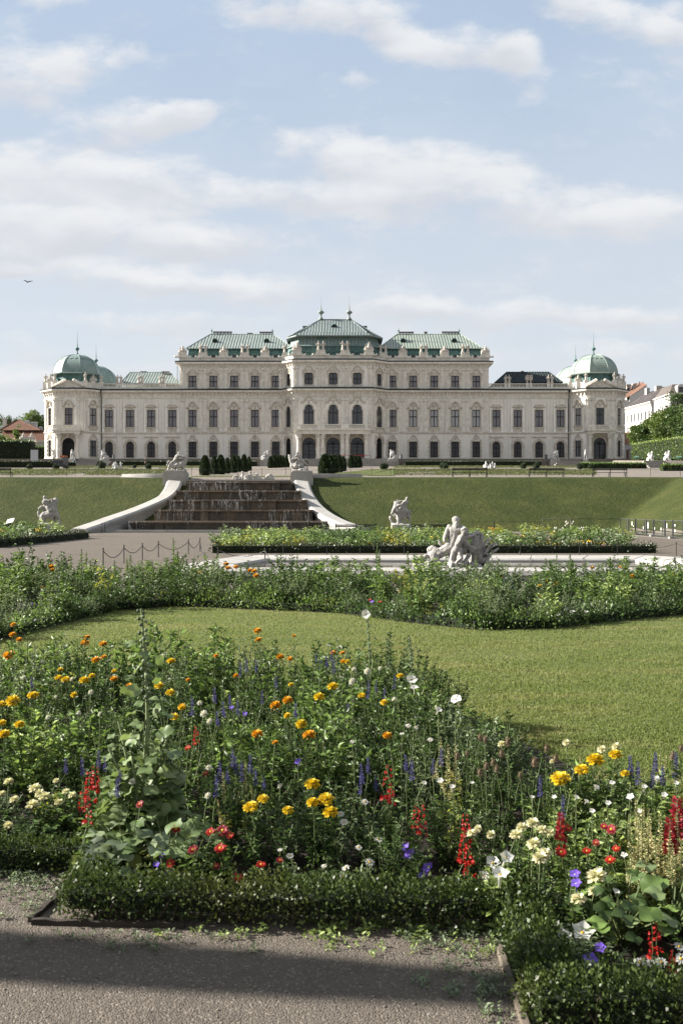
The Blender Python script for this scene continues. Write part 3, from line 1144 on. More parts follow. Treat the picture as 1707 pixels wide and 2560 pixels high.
# ---- bodies behind the fronts (side and rear walls, flat roof decks)
b = MB()
for xa, xb, ya, yb, za, zb in ((xWL, xML, YW + .5, YB, Z['base'], Z['k1'] - .3), (xMR, xWR, YW + .5, YB, Z['base'], Z['k1'] - .3)):
 b.quad((xa, yb, za), (xb, yb, za), (xb, yb, zb), (xa, yb, zb))
 b.quad((xa, ya - .5, zb), (xb, ya - .5, zb), (xb, yb, zb), (xa, yb, zb))
for xs in (xML, xMR):
 b.quad((xs, YM, Z['base']), (xs, YB, Z['base']), (xs, YB, Z['t0']), (xs, YM, Z['t0']))
b.quad((xML, YB, Z['base']), (xMR, YB, Z['base']), (xMR, YB, Z['t0']), (xML, YB, Z['t0']))
b.plan([(xML, YM + .05), (xDL, YM + .05), (xFL, YC + .05), (xFR, YC + .05), (xDR, YM + .05), (xMR, YM + .05), (xMR, YB - .05), (xML, YB - .05)], Z['t0'] + .1, Z['t1'] - .1)
pbuild(b, 'rear_wall', M_STONE)
# dark rooms behind the glass, so that no daylight passes through the house
b = MB()
b.plan([(xML + .3, YM + 3), (xMR - .3, YM + 3), (xMR - .3, YM + 3.3), (xML + .3, YM + 3.3)], Z['base'], Z['t0'])
pbuild(b, 'inner_wall', M_DARK)

# ---- side of the middle block seen over the left wing: fire ladder
lad = MB()
lx, ly = WX(447.3, 219), 218.9
for s_ in (0, .45):
 lad.tube([(lx - .35, ly + s_, Z['k1'] + .2), (lx - .35, ly + s_, Z['t0'] + .6)], .03, 5)
zz = Z['k1'] + .4
while zz < Z['t0'] + .5:
 lad.tube([(lx - .35, ly, zz), (lx - .35, ly + .45, zz)], .02, 4)
 zz += .33
pbuild(lad, 'ladder', M_IRON)

# ---- roofs
def seamed(mb, a, b_, c, d, step=.55, h=.06, wid=.038):
 """standing seams running up a sloping face a-b (eave) to d-c (ridge)"""
 a, b_, c, d = (Vector(q) for q in (a, b_, c, d))
 nrm = (b_ - a).cross(d - a).normalized()
 L = (b_ - a).length
 ex = (b_ - a).normalized()
 # keep seams parallel: clip each against the sloping sides
 up = nrm.cross(ex)
 H = (d - a).dot(up)
 la, lb = (d - a).dot(ex) / H, (c - b_).dot(ex) / H
 x = step / 2
 while x < L:
  t0_, t1_ = 0.0, H
  if la > 1e-6:
   t1_ = min(t1_, x / la)
  if lb < -1e-6:
   t1_ = min(t1_, (L - x) / -lb)
  if t1_ > .3:
   p, q = a + ex * x, a + ex * x + up * t1_
   if not hasattr(mb, 'seam'):
    mb.seam = MB()
   mb.seam.add([p - ex * wid, p + ex * wid, q + ex * wid, q - ex * wid, p - ex * wid + nrm * h, p + ex * wid + nrm * h, q + ex * wid + nrm * h, q - ex * wid + nrm * h],
     [(4, 5, 6, 7), (0, 4, 7, 3), (1, 2, 6, 5), (0, 1, 5, 4)])
  x += step

def hip(mb, x0, x1, y0, y1, zb, rx0, rx1, ry, zr, step=.62, thick=.12):
 A, B_, C_, D_ = (x0, y0, zb), (x1, y0, zb), (x1, y1, zb), (x0, y1, zb)
 P, Q = (rx0, ry, zr), (rx1, ry, zr)
 mb.add([A, B_, C_, D_, P, Q], [(0, 1, 5, 4), (1, 2, 5), (2, 3, 4, 5), (3, 0, 4)])
 mb.add([A, B_, C_, D_] + [(p[0], p[1], p[2] - thick) for p in (A, B_, C_, D_)], [(4, 5, 1, 0), (5, 6, 2, 1), (6, 7, 3, 2), (7, 4, 0, 3), (7, 6, 5, 4)])
 seamed(mb, A, B_, Q, P, step)
 seamed(mb, B_, C_, Q, Q, step)
 seamed(mb, D_, A, P, P, step)
 for e0, e1 in ((A, P), (B_, Q), (P, Q)):
  mb.tube([(e0[0], e0[1], e0[2] + .03), (e1[0], e1[1], e1[2] + .03)], .08, 5)

def round_dormer(px, py, Y, name='round_dormer', r=.46, m=M_COPPERD):
 x, z = WX(px, Y), WZ(py, Y)
 mb = MB()
 n = 14
 pts = [(x + r * 1.25 * math.cos(2 * math.pi * i / n), z + r * 1.25 * math.sin(2 * math.pi * i / n)) for i in range(n)]
 mb.prism(pts, Y - .05, Y + 2.6)
 mb.tube([(x + r * 1.3 * math.cos(2 * math.pi * i / n), Y - .06, z + r * 1.3 * math.sin(2 * math.pi * i / n)) for i in range(n + 1)], .11, 5)
 d = pbuild(mb, name, m)
 g = MB()
 g.prism([(x + r * math.cos(2 * math.pi * i / n), z + r * math.sin(2 * math.pi * i / n)) for i in range(n)], Y - .09, Y - .055)
 link('pane', g.mesh('pane'), M_DARK, d)
 return d

def dormer(px, Y, z0, w_=1.5, h=1.65, m=M_COPPERD, rz=0.0, x=None):
 x = WX(px, Y) if x is None else x
 mb = MB(Matrix.Translation((x, Y, z0)) @ Matrix.Rotation(rz, 4, 'Z'))
 a = w_ / 2
 mb.prism([(-a, 0), (-a * .62, 0), (-a * .62, h * .72), (a * .62, h * .72), (a * .62, 0), (a, 0), (a * 1.0, h * .78), (-a, h * .78)], -.1, 1.6)
 mb.strip([(xx * a * 1.3, h * .78 + zz_ * h * .34) for xx, zz_ in SEG], .3, .13)
 mb.prism([(-a * .95, h * .76), (a * .95, h * .76), (a * .45, h * 1.05), (-a * .45, h * 1.05)], -.08, 1.8)
 d = pbuild(mb, 'dormer', m)
 g = MB(mb.M)
 g.box(-a * .62, a * .62, .12, .16, 0, h * .72)
 link('pane', g.mesh('pane'), M_GLASS, d)
 g = MB(mb.M)
 g.box(-.05, .05, .04, .1, 0, h * .72)
 g.box(-a * .62, a * .62, .04, .1, h * .42, h * .48)
 link('sash', g.mesh('sash'), M_FRAME, d)
 return d

FIN = {}

def finial(x, y, z, h, bulb=.55, spire=3.2, m=M_COPPERD):
 mb = MB()
 mb.lathe(x, y, [(bulb * .9, 0), (bulb * .75, h * .12), (bulb * .32, h * .3), (bulb * .24, h * .52), (bulb * .55, h * .62), (bulb, h * .76), (bulb * 1.05, h * .82), (bulb * .55, h * .92), (bulb * .25, h), (.05, h + spire * .35), (.015, h + spire)], 10, z)
 return pbuild(mb, 'finial', m, True)

def chimney(px0, px1, Y, py_top, z0, holes=True):
 x0, x1, z1 = WX(px0, Y), WX(px1, Y), WZ(py_top, Y)
 mb = MB()
 mb.box(x0 + .12, x1 - .12, Y - .45, Y + .45, z0, z1 - .45)
 n = max(2, int((x1 - x0) / .75))
 for i in range(n + 1):
  x = x0 + .2 + (x1 - x0 - .4) * i / n
  mb.box(x - .1, x + .1, Y - .42, Y + .42, z1 - .45, z1 - .16)
 mb.box(x0, x1, Y - .55, Y + .55, z1 - .16, z1)
 return pbuild(mb, 'chimney', M_CHIM)

M_CHIM = mat('chimney_plaster', (0.255, 0.246, 0.238), 0.9, var=.35, scale=1.2)
for side, xa, xb, e0, e1, r0, r1, dorms, rds, m_up in (
  ('l', xML, xDL, 467, 732, 525.2, 683.8, [486.8, 534.2, 587, 637.5, 689.4], [(537.3, 853), (666.4, 853)], M_ROOF),
  ('r', xDR, xMR, 946, 1205.3, 992, 1150.6, [980.8, 1033.3, 1084.6, 1137.4, 1189], [(1007.2, 852.5), (1135.2, 852.5)], M_ROOF2)):
 YE, YR = 220.0, 228.0
 ze, zr = WZ(870.6, YE), WZ(835.5, YR)
 x0, x1 = WX(e0, YE), WX(e1, YE)
 low = MB()
 # steep lower slope
 yb_ = YB - 1.5
 base_ = [(x0 + .1, YM + .55), (x1 - .1, YM + .55), (x1 - .1, yb_), (x0 + .1, yb_)]
 top_ = [(x0 + .45, YE + .35), (x1 - .45, YE + .35), (x1 - .45, yb_ - .4), (x0 + .45, yb_ - .4)]
 low.add([(x, y, Z['t1'] - .2) for x, y in base_] + [(x, y, ze - .1) for x, y in top_], [(0, 1, 5, 4), (1, 2, 6, 5), (2, 3, 7, 6), (3, 0, 4, 7)])
 seamed(low, (base_[0][0], base_[0][1], Z['t1'] - .2), (base_[1][0], base_[1][1], Z['t1'] - .2), (top_[1][0], top_[1][1], ze - .1), (top_[0][0], top_[0][1], ze - .1), .9)
 pbuild(low, 'mansard_slope', M_COPPERD)
 upm = MB()
 hip(upm, x0 - .1, x1 + .1, YE - .25, yb_ - .2, ze, WX(r0, YR), WX(r1, YR), YR, zr)
 pbuild(upm, 'roof', m_up)
 for p in dorms:
  dormer(p, YM + .72, Z['par'] - .45, 1.55, 1.75)
 for px, py in rds:
  t = (870.6 - py) / (870.6 - 835.5)
  round_dormer(px, py, YE + (YR - YE) * t - .95)
 for px in (r0 + 4, r1 - 3):
  finial(WX(px, YR), YR, zr, 1.05, .22, .55)
for a in ((533, 580, 228.6, 829), (648.7, 683, 228.6, 829.5), (996.8, 1033.9, 228.6, 829.5), (1103.4, 1147, 228.6, 829)):
 chimney(*a, WZ(836, 228) - .5)
chimney(618, 632, 228.6, 832.5, WZ(836, 228) - .5)
chimney(1059, 1068, 228.6, 829.5, WZ(836, 228) - .5)

# centre roof: stacked copper stages over the canted front
fp = [(xDL + .6, YM + 1.2), (xFL + .35, YC + .75), (xFR - .35, YC + .75), (xDR - .6, YM + 1.2), (xDR - .6, 233), (xFR, 236), (xFL, 236), (xDL + .6, 233)]
ccx, ccy = (xFL + xFR) / 2, 225.5

def inset(poly, d):
 """move every side of a convex plan inwards by d"""
 n = len(poly)
 out = []
 for i in range(n):
  a, b_, c = Vector(poly[i - 1]), Vector(poly[i]), Vector(poly[(i + 1) % n])
  e1, e2 = (b_ - a).normalized(), (c - b_).normalized()
  n1_, n2_ = Vector((-e1.y, e1.x)), Vector((-e2.y, e2.x))
  m_ = n1_ + n2_
  out.append(tuple(b_ + m_ * (d / max(.3, m_.dot(n1_)))))
 return out

# make the plan run counter-clockwise
def ccw(p):
 ar = sum(p[i][0] * p[(i + 1) % len(p)][1] - p[(i + 1) % len(p)][0] * p[i][1] for i in range(len(p)))
 return p if ar > 0 else p[::-1]

fp = ccw(fp)

def loft(mb, rings, seam=0):
 n = len(rings[0][0])
 for (p0, z0), (p1, z1) in zip(rings[:-1], rings[1:]):
  for i in range(n):
   k = (i + 1) % n
   q = [(*p0[i], z0), (*p0[k], z0), (*p1[k], z1), (*p1[i], z1)]
   mb.quad(*q)
   if seam and abs(z1 - z0) > .6:
    seamed(mb, *q, seam)

z_a, z_b, z_c = Z['t1'] - .1, WZ(865, 216), WZ(840, 216.5)
mb = MB()
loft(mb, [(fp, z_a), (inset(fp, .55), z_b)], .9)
pbuild(mb, 'mansard_slope', M_COPPERD)
mb = MB()
loft(mb, [(inset(fp, .35), z_b - .05), (inset(fp, .2), z_b), (inset(fp, .2), z_b + .1), (inset(fp, .75), z_b + .35), (inset(fp, 1.3), z_c - .5), (inset(fp, 1.5), z_c)], .75)
pbuild(mb, 'mansard_slope', M_COPPER)
eav = inset(fp, .15)
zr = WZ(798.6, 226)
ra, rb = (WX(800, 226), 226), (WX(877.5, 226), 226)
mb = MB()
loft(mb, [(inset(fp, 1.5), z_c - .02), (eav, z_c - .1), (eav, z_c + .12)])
mb2 = mb
# upper roof from eave to ridge with a slight flare
mid_ = inset(fp, 1.6)

def to_ridge(p):
 return min((ra, rb), key=lambda q: (q[0] - p[0]) ** 2)

lev = [(eav, z_c + .12), (mid_, z_c + .95)]
loft(mb, lev, .62)
n = len(mid_)
for i in range(n):
 k = (i + 1) % n
 A, B_ = mid_[i], mid_[k]
 P, Q = to_ridge(A), to_ridge(B_)
 if P == Q:
  mb.add([(*A, z_c + .95), (*B_, z_c + .95), (*P, zr)], [(0, 1, 2)])
  seamed(mb, (*A, z_c + .95), (*B_, z_c + .95), (*P, zr), (*P, zr), .62)
 else:
  mb.quad((*A, z_c + .95), (*B_, z_c + .95), (*Q, zr), (*P, zr))
  seamed(mb, (*A, z_c + .95), (*B_, z_c + .95), (*Q, zr), (*P, zr), .62)
 mb.tube([(*A, z_c + .98), (*P, zr + .02)], .09, 5)
mb.tube([(*ra, zr + .02), (*rb, zr + .02)], .12, 6)
pbuild(mb, 'roof', M_COPPERG)
round_dormer(835.5, 817.5, 220.6, r=.5)
for px in (801, 864.5):
 dormer(px, YC + 2.15, WZ(857.5, 217), .95, 1.25)
for px in (771, 832.5, 893):
 dormer(px, YC + .95, Z['par'] - .3, 1.5, 1.7)
for sx_, a_ in ((-1, F_DL.a), (1, F_DR.a)):
 F = F_DL if sx_ < 0 else F_DR
 p = F.o + Matrix.Rotation(F.a, 3, 'Z') @ Vector((F.L / 2, 1.0, 0))
 dormer(0, p.y, Z['par'] - .3, 1.1, 1.6, rz=F.a, x=p.x)
for px in (802.4, 872.9):
 finial(WX(px, 226), 226, zr - .1, WZ(774, 226) - zr, .72, WZ(738, 226) - WZ(774, 226), M_COPPERG)
for sx_, px in ((-1, 767), (1, 907)):
 mb = MB()
 xx = WX(px, 229)
 mb.box(xx - .8, xx + .8, 228, 230, WZ(838, 229), WZ(818, 229))
 mb.box(xx - .95, xx + .95, 227.85, 230.15, WZ(818, 229), WZ(816.4, 229))
 pbuild(mb, 'roof_box', M_COPPERD)

# ---- roof sculptures
def roof_figure(v):
 q = random.Random(v)
 L = [('c', (0, 0, .1), (0, 0, .95), .30, .22), ('s', (0, 0, 1.18), (.27, .2, .36)), ('c', (0, 0, 1.4), (0, -.02, 1.62), .1, .09), ('s', (q.uniform(-.05, .05), -.03, 1.78), (.13, .14, .17))]
 sg = 1 if v % 2 else -1
 L += [('c', (sg * .24, 0, 1.42), (sg * .42, -.08, 1.1), .09, .07), ('c', (sg * .42, -.08, 1.1), (sg * .3, -.2, .85), .07, .06)]
 L += [('c', (-sg * .24, 0, 1.42), (-sg * .45, -.05, 1.3), .09, .07), ('c', (-sg * .45, -.05, 1.3), (-sg * .4, -.12, 1.62 if v % 3 else .95), .07, .06)]
 for i in range(5):
  a = q.uniform(0, 6.28)
  L.append(('c', (.25 * math.cos(a), .2 * math.sin(a), .05), (.16 * math.cos(a + .5), .14 * math.sin(a + .5), 1.0), .1, .06))
 L.append(('b', (-.36, .36, -.3, .3, 0, .12)))
 return sculpt('roof_statue', L, .05, 1)

def roof_trophy(v):
 q = random.Random(v + 40)
 L = [('s', (0, 0, .55), (.4, .3, .55)), ('s', (0, -.05, 1.15), (.24, .22, .28)), ('s', (0, -.05, 1.5), (.17, .17, .2)), ('c', (0, 0, 1.6), (.12, .05, 2.0), .1, .04)]
 for i in range(9):
  a = -1.25 + 2.5 * i / 8
  L.append(('c', (math.sin(a) * .25, .1, .45), (math.sin(a) * (1.0 + .15 * q.random()), .05, .5 + math.cos(a) * (1.0 + .3 * q.random())), .09, .05))
 for sg in (-1, 1):
  L += [('s', (sg * .55, -.1, .42), (.3, .18, .36)), ('s', (sg * .85, -.02, .3), (.25, .16, .26)), ('c', (sg * .4, -.15, .2), (sg * .95, -.1, .75), .1, .06)]
 L.append(('b', (-1.0, 1.0, -.35, .35, 0, .16)))
 return sculpt('roof_trophy', L, .06, 1)

def roof_urn(v):
 mb = MB()
 mb.lathe(0, 0, [(.22, 0), (.2, .1), (.1, .25), (.14, .4), (.42, .8), (.46, 1.05), (.34, 1.2), (.38, 1.28), (.3, 1.4), (.12, 1.6), (.1, 1.75)], 12)
 q = random.Random(v)
 for i in range(10):
  a = q.uniform(0, 6.28)
  mb.sphere((.3 * math.cos(a), .3 * math.sin(a), q.uniform(1.2, 1.65)), .14, 6, 5)
 me = mb.mesh('roof_urn', True)
 return me

FIGS = [roof_figure(i) for i in range(4)]
TROS = [roof_trophy(i) for i in range(2)]
URN = roof_urn(2)
for me in FIGS + TROS + [URN]:
 me.materials.append(M_STATUE_W)
nfig = 0

def stand(px, Y, z, kind, s=1.0, rz=0.0, x=None):
 global nfig
 nfig += 1
 me = {'f': FIGS[nfig % 4], 't': TROS[nfig % 2], 'u': URN}[kind]
 nm = {'f': 'roof_statue', 't': 'roof_trophy', 'u': 'roof_urn'}[kind]
 o = ppart(link(nm, me, None, None, (WX(px, Y) if x is None else x, Y, z), rz))
 o.scale = (s, s, s)
 return o

def pier(px0, px1, Y, z0, z1, scroll=True):
 x0, x1 = WX(px0, Y), WX(px1, Y)
 mb = MB()
 mb.box(x0, x1, Y - .35, Y + .25, z0, z1)
 mb.box(x0 - .1, x1 + .1, Y - .45, Y + .35, z1, z1 + .16)
 if x1 - x0 > 1.2:
  mb.box((x0 + x1) / 2 - .25, (x0 + x1) / 2 + .25, Y - .36, Y - .3, z0 + .2, z1 - .1)
 if scroll:
  for sg, xe in ((-1, x0), (1, x1)):
   mb.prism([(xe, z0), (xe + sg * .95, z0), (xe + sg * .8, z0 + .25), (xe + sg * .35, z0 + .3), (xe, z0 + .8)][::sg], Y - .25, Y + .15)
   mb.sphere((xe + sg * .8, Y - .05, z0 + .24), (.22, .22, .24), 8, 6)
 pbuild(mb, 'pedestal', M_TRIM)
 return z1 + .16

YA = YM - .05
for px, kinds in ((456.5, 't'), (507.7, 'ff'), (559.5, 't'), (612.2, 'ff'), (662.7, 't'), (711.8, 'f'),
     (957.5, 'ff'), (1006.6, 't'), (1058.8, 'ff'), (1111, 't'), (1162.8, 'ff'), (1212.9, 't')):
 hw = 9.5 if kinds != 'f' else 5
 zt = pier(px - hw, px + hw, YA, Z['par'] + .05, Z['ped'])
 if kinds == 'ff':
  for d in (-6.2, 6.2):
   stand(px + d, YA - .05, zt, 'f', 1.04)
 else:
  stand(px, YA - .05, zt, kinds, .92 if kinds == 't' else 1.04)
YA = YC - .05
for px, kinds in ((742.5, 't'), (802, 'ff'), (862.5, 'ff'), (922, 't')):
 zt = pier(px - 10.5, px + 10.5, YA, Z['par'] + .05, WZ(877.5, YC))
 if kinds == 'ff':
  for d in (-5.8, 5.8):
   stand(px + d, YA - .05, zt, 'f', 1.06)
 else:
  stand(px, YA - .05, zt, 't', 1.0)

# ---- wing attics: balustrade, sculptures, low roofs
for side, F, prs, rf in (('l', F_WL, [(298, 'f'), (351.4, 't2'), (405.2, 'f')], (307, 444, 355, 398, 331, 930.5, M_COPPER)),
       ('r', F_WR, [(1268.2, 'f'), (1321.9, 'u'), (1374.7, 'f')], (1240, 1404, 1264, 1374, 955, 930, M_SLATE))):
 mb = MB()
 zb = Z['k1'] + .1
 piers = []
 for px, k in prs:
  for d in (-4.4, 4.4):
   piers.append((WX(px + d, YW), .62))
 x0_, x1_ = (xWL - .2, xML) if side == 'l' else (xMR, xWR + .2)
 mb.box(x0_, x1_, YW - .12, YW + .4, zb - .1, zb + .32)
 balustrade(mb, x0_, x1_, YW, zb + .32, .95, piers, .30)
 pbuild(mb, 'balustrade', M_TRIM)
 for px, k in prs:
  for d in (-4.4, 4.4):
   o = stand(px + d, YW + .15, zb + 1.32, 'u' if k == 'u' else 'f', .98 if k != 'u' else 1.05)
 yb_ = YB
 mb = MB()
 if side == 'l':
  YE, YR = 223, 229
  hip(mb, WX(300, YE), WX(452, YE), YE, 236, WZ(957, YE), WX(325, YR), WX(424, YR), YR, WZ(930.5, YR), .6)
  pbuild(mb, 'roof', M_ROOF)
  chimney(352, 367, 229.5, 928.5, WZ(934, 229))
  chimney(405, 424, 228, 928.5, WZ(937, 228))
 else:
  YE, YR = 222, 229
  hip(mb, WX(1237, YE), WX(1407, YE), YE, 236, WZ(955.5, YE), WX(1266, YR), WX(1372, YR), YR, WZ(930, YR), .6)
  pbuild(mb, 'roof', M_SLATE)
  chimney(1302, 1308, 229.5, 927.5, WZ(932, 229))

# ---- corner pavilions
def pavilion(mir):
 if not mir:
  fx0, fx1, px_a, px_b, YF = 137.0, 211.5, 110.0, 251.5, 215.6
  cw, cwin, door_px, dpx = 171.7, 171.7, 170.8, 185.5
  side_w = (124.0, 225.6)
  bal_px = (133, 200)
  col_px = (144.2, 191.9)
  hidden = 1
 else:
  fx0, fx1, px_a, px_b, YF = 1466.5, 1535.0, 1424.0, 1565.0, 215.6
  door_px, dpx, cwin = 1499.0, 1493.5, 1499.7
  bal_px = (1470, 1539.5)
  col_px = (1476.8, 1526)
 x0, x1 = WX(fx0, YF), WX(fx1, YF)
 ch = 3.0
 A, B_, C_, D_ = (x0 - ch, YF + ch), (x0, YF), (x1, YF), (x1 + ch, YF + ch)
 E_, G_ = (D_[0], D_[1] + (x1 - x0)), (A[0], A[1] + (x1 - x0))
 E2, G2 = (x1, E_[1] + ch), (x0, G_[1] + ch)
 FL, FF, FR = Facet(*A, *B_), Facet(*B_, *C_), Facet(*C_, *D_)
 FO = Facet(*G_, *A) if not mir else Facet(*D_, *E_)
 zp0, zp1 = WZ(1061.5, YF), WZ(1019.5, YF)
 # front
 u = FF.u(cwin)
 dr = (FF.u(door_px), Z['base'] + .02, 2.75, WZ(1094.3, YF) - Z['base'], 'arch')
 pn = (u, zp0, 1.72, zp1 - zp0, 'rect')
 wf_ = wall_mesh(FF.L, Z['base'], Z['k0'], [dr, pn])
 door(FF, *dr[:4], dark=not mir)
 wd = window(FF, *pn[:4], 'rect', 'fine', M_BLIND if not mir else M_GLASS)
 dress(FF, wd, 'piano', *pn[:4])
 for uu in (.45, 1.35, FF.L - 1.35, FF.L - .45):
  pilaster(FF, uu, Z['s1'] + .05, Z['cap'], .62)
 for F in (FL, FR, FO):
  u = F.L / 2
  g_ = (u, WZ(1141.5, 217), 1.6, WZ(1101, 217) - WZ(1141.5, 217), 'rect')
  p_ = (u, WZ(1063.5, 217), 1.55, WZ(1020.5, 217) - WZ(1063.5, 217), 'rect')
  wm_ = wall_mesh(F.L, Z['base'], Z['k0'], [g_, p_])
  wd = window(F, *g_[:4], 'rect', 'casement', M_GLASS)
  dress(F, wd, 'ground', *g_[:4])
  wd = window(F, *p_[:4], 'rect', 'fine', M_BLIND2 if (mir or F is FR) else M_GLASS)
  dress(F, wd, 'piano', *p_[:4])
  for uu in (.42, F.L - .42):
   pilaster(F, uu, Z['s1'] + .05, Z['cap'], .55)
  mb = wm_
  zc = Z['plinth'] + .05
  while zc < Z['s0'] - .2:
   for e0, e1 in ((.02, u - 1.2), (u + 1.2, F.L - .02)):
    mb.box(e0, e1, -.085, 0, zc, zc + .365)
   zc += .455
  F.build(mb, 'wall', M_PALE)
 mb = wf_
 zc = Z['plinth'] + .05
 while zc < Z['s0'] - .2:
  for e0, e1 in ((.02, dr[0] - 2.2), (dr[0] + 2.2, FF.L - .02)):
   if e1 > e0 + .2:
    mb.box(e0, e1, -.085, 0, zc, zc + .365)
  zc += .455
 FF.build(mb, 'wall', M_PALE)
 ring_ = [G_, A, B_, C_, D_, E_, E2, G2]
 pth = [A, B_, C_, D_]
 if not mir:
  pth = [G_, A, B_, C_, D_]
 else:
  pth = [A, B_, C_, D_, E_]
 pbuild(sweep(pth, prof_s), 'string_course', M_TRIM)
 cor = sweep(pth, prof_k)
 along(pth, .78, lambda x, y, a: bracket(cor, x, y, a, Z['br0'] + .02, Z['br1'] + .12, .46))
 pbuild(cor, 'cornice', M_TRIM)
 pbuild(sweep(pth, [(0, Z['k1'] - .27), (1.03, Z['k1'] - .27), (1.06, Z['k1'] - .05), (0, Z['k1'] + .18)]), 'gutter', M_GUTTER)
 pbuild(sweep(pth, [(-.3, Z['k1'] + .1), (.0, Z['k1'] + .1), (.0, Z['k1'] + 1.3), (.08, Z['k1'] + 1.32), (.08, Z['k1'] + 1.45), (-.3, Z['k1'] + 1.45)]), 'parapet', M_TRIM)
 # plinth beside the door
 for q in ([pth[0]] + [pth[1]] + ([B_] if not mir else []) + [(FF.o.x + dr[0] - 1.75, YF)], [(FF.o.x + dr[0] + 1.75, YF), C_, D_] + ([E_] if mir else [])):
  qq = [q[0]] + [p for a_, p in zip(q[:-1], q[1:]) if math.hypot(p[0] - a_[0], p[1] - a_[1]) > .05]
  pbuild(sweep(qq, prof_plinth), 'plinth', M_TRIM)
 b = MB()
 rr_ = [E_, E2, G2, G_]
 for p, q in zip(rr_[:-1], rr_[1:]):
  b.quad((*p, Z['base']), (*q, Z['base']), (*q, Z['k1']), (*p, Z['k1']))
 p, q = (D_, E_) if not mir else (G_, A)
 b.quad((*p, Z['base']), (*q, Z['base']), (*q, Z['k1']), (*p, Z['k1']))
 b.plan([A, B_, C_, D_, E_, E2, G2, G_], Z['k0'] - .05, Z['k1'] - .32)
 pbuild(b, 'rear_wall', M_STONE)
 b = MB()
 cxp, cyp = (x0 + x1) / 2, YF + ch + (x1 - x0) / 2
 b.lathe(cxp, cyp, [(4.2, 0), (4.2, 12)], 8, Z['base'], R(22.5))
 pbuild(b, 'inner_wall', M_DARK)
 # balcony on columns
 YQ = YF - 1.75
 q0, q1 = WX(bal_px[0], YQ), WX(bal_px[1], YQ)
 zt_ = WZ(1075.5, YQ)
 mb = MB()
 mb.box(q0 - .25, q1 + .25, YQ - .25, YF - .02, zt_ - .1, zt_ + .16)
 mb.box(q0, q1, YQ + .05, YF - .02, zt_ - .6, zt_ - .1)
 balustrade(mb, q0, q1, YQ, zt_ + .16, 1.0, [(q0 + .8, 1.7), (q1 - .8, 1.7)])
 pbuild(mb, 'balcony', M_TRIM)
 for cp in col_px:
  column(WX(cp, YQ), YQ + .6, Z['base'], zt_ - .58, .42)
 # pediment
 zk = Z['k1'] - .05
 pa, pb = x0 - .1, x1 + .1
 xm = (pa + pb) / 2
 mb = MB()
 hgt = WZ(954, YF) - zk
 mb.prism([(pa, zk), (pb, zk), (xm, zk + hgt)], YF - .55, YF + .3)
 for s_, e_ in (((pa - .4, zk + .05), (xm, zk + hgt + .1)), ((xm, zk + hgt + .1), (pb + .4, zk + .05))):
  mb.strip([s_, e_], 1.2, .3, YF + .2)
 qq = random.Random(9)
 for i in range(30):
  t = qq.uniform(-.8, .8)
  zz_ = zk + qq.uniform(.15, (1 - abs(t)) * hgt * .85 + .1)
  mb.sphere((xm + t * (pb - pa) / 2 * .9, YF - .58, zz_), (.2, .16, .16), 7, 5)
 for sg in (-1, 1):
  for i in range(7):
   t = i / 6
   mb.sphere((xm + sg * (1.0 + 2.0 * t), YF - .2, zk + hgt * (1 - .75 * t) + .35), (.4 - .1 * t, .3, .33), 8, 6)
 pbuild(mb, 'pediment', M_TRIM)
 # drum, dome, finial
 z_d0, z_d1 = Z['k1'] - .2, WZ(939.5, cyp)
 rad = 5.15
 mb = MB()
 mb.lathe(cxp, cyp, [(rad * .98, 0), (rad * .93, z_d1 - z_d0)], 8, z_d0, R(22.5))
 for i in range(8):
  a0 = R(22.5 + 45 * i)
  for j in range(1, 8):
   t = j / 8
   p0 = Vector((math.cos(a0), math.sin(a0))).lerp(Vector((math.cos(a0 + R(45)), math.sin(a0 + R(45)))), t)
   mb.tube([(cxp + p0.x * rad * .985, cyp + p0.y * rad * .985, z_d0), (cxp + p0.x * rad * .935, cyp + p0.y * rad * .935, z_d1)], .05, 4)
 pbuild(mb, 'drum', M_COPPERD)
 H = WZ(887.5, cyp) - z_d1
 prof = [(rad * 1.13, -.12), (rad * 1.15, .02), (rad * 1.05, .14)]
 for i in range(0, 13):
  t = i / 12
  prof.append((max(.35, rad * 1.02 * math.cos(t * math.pi / 2) ** .82), .22 + (H - .22) * math.sin(t * math.pi / 2) ** 1.08))
 mb = MB()
 mb.lathe(cxp, cyp, prof, 8, z_d1, R(22.5))
 # ribs on the eight edges and the scalloped collar of the crown
 for i in range(8):
  a0 = R(22.5 + 45 * i)
  mb.tube([(cxp + r_ * math.cos(a0), cyp + r_ * math.sin(a0), z_d1 + h_ + .02) for r_, h_ in prof[2:]], .07, 5)
 for i in range(8):
  a0, a1 = R(22.5 + 45 * i), R(67.5 + 45 * i)
  pts = []
  for j in range(0, 13):
   t = j / 12
   hh = .70 + .055 * abs(math.sin(t * math.pi * 3))
   # point on the facet at height fraction hh
   k_ = min(range(3, len(prof) - 1), key=lambda q_: abs(prof[q_][1] / H - hh))
   rA = prof[k_][0] + (prof[k_ + 1][0] - prof[k_][0]) * ((hh * H - prof[k_][1]) / (prof[k_ + 1][1] - prof[k_][1]))
   p0 = Vector((math.cos(a0), math.sin(a0))).lerp(Vector((math.cos(a1), math.sin(a1))), t) * rA
   pts.append((cxp + p0.x, cyp + p0.y, z_d1 + hh * H))
  mb.tube(pts, .085, 5)
 pbuild(mb, 'dome', M_COPPER if not mir else M_COPPER2)
 ftop = WZ(866, cyp) - z_d1 - H
 finial(cxp, cyp, z_d1 + H - .1, ftop, .5, WZ(825.5, cyp) - WZ(866, cyp))
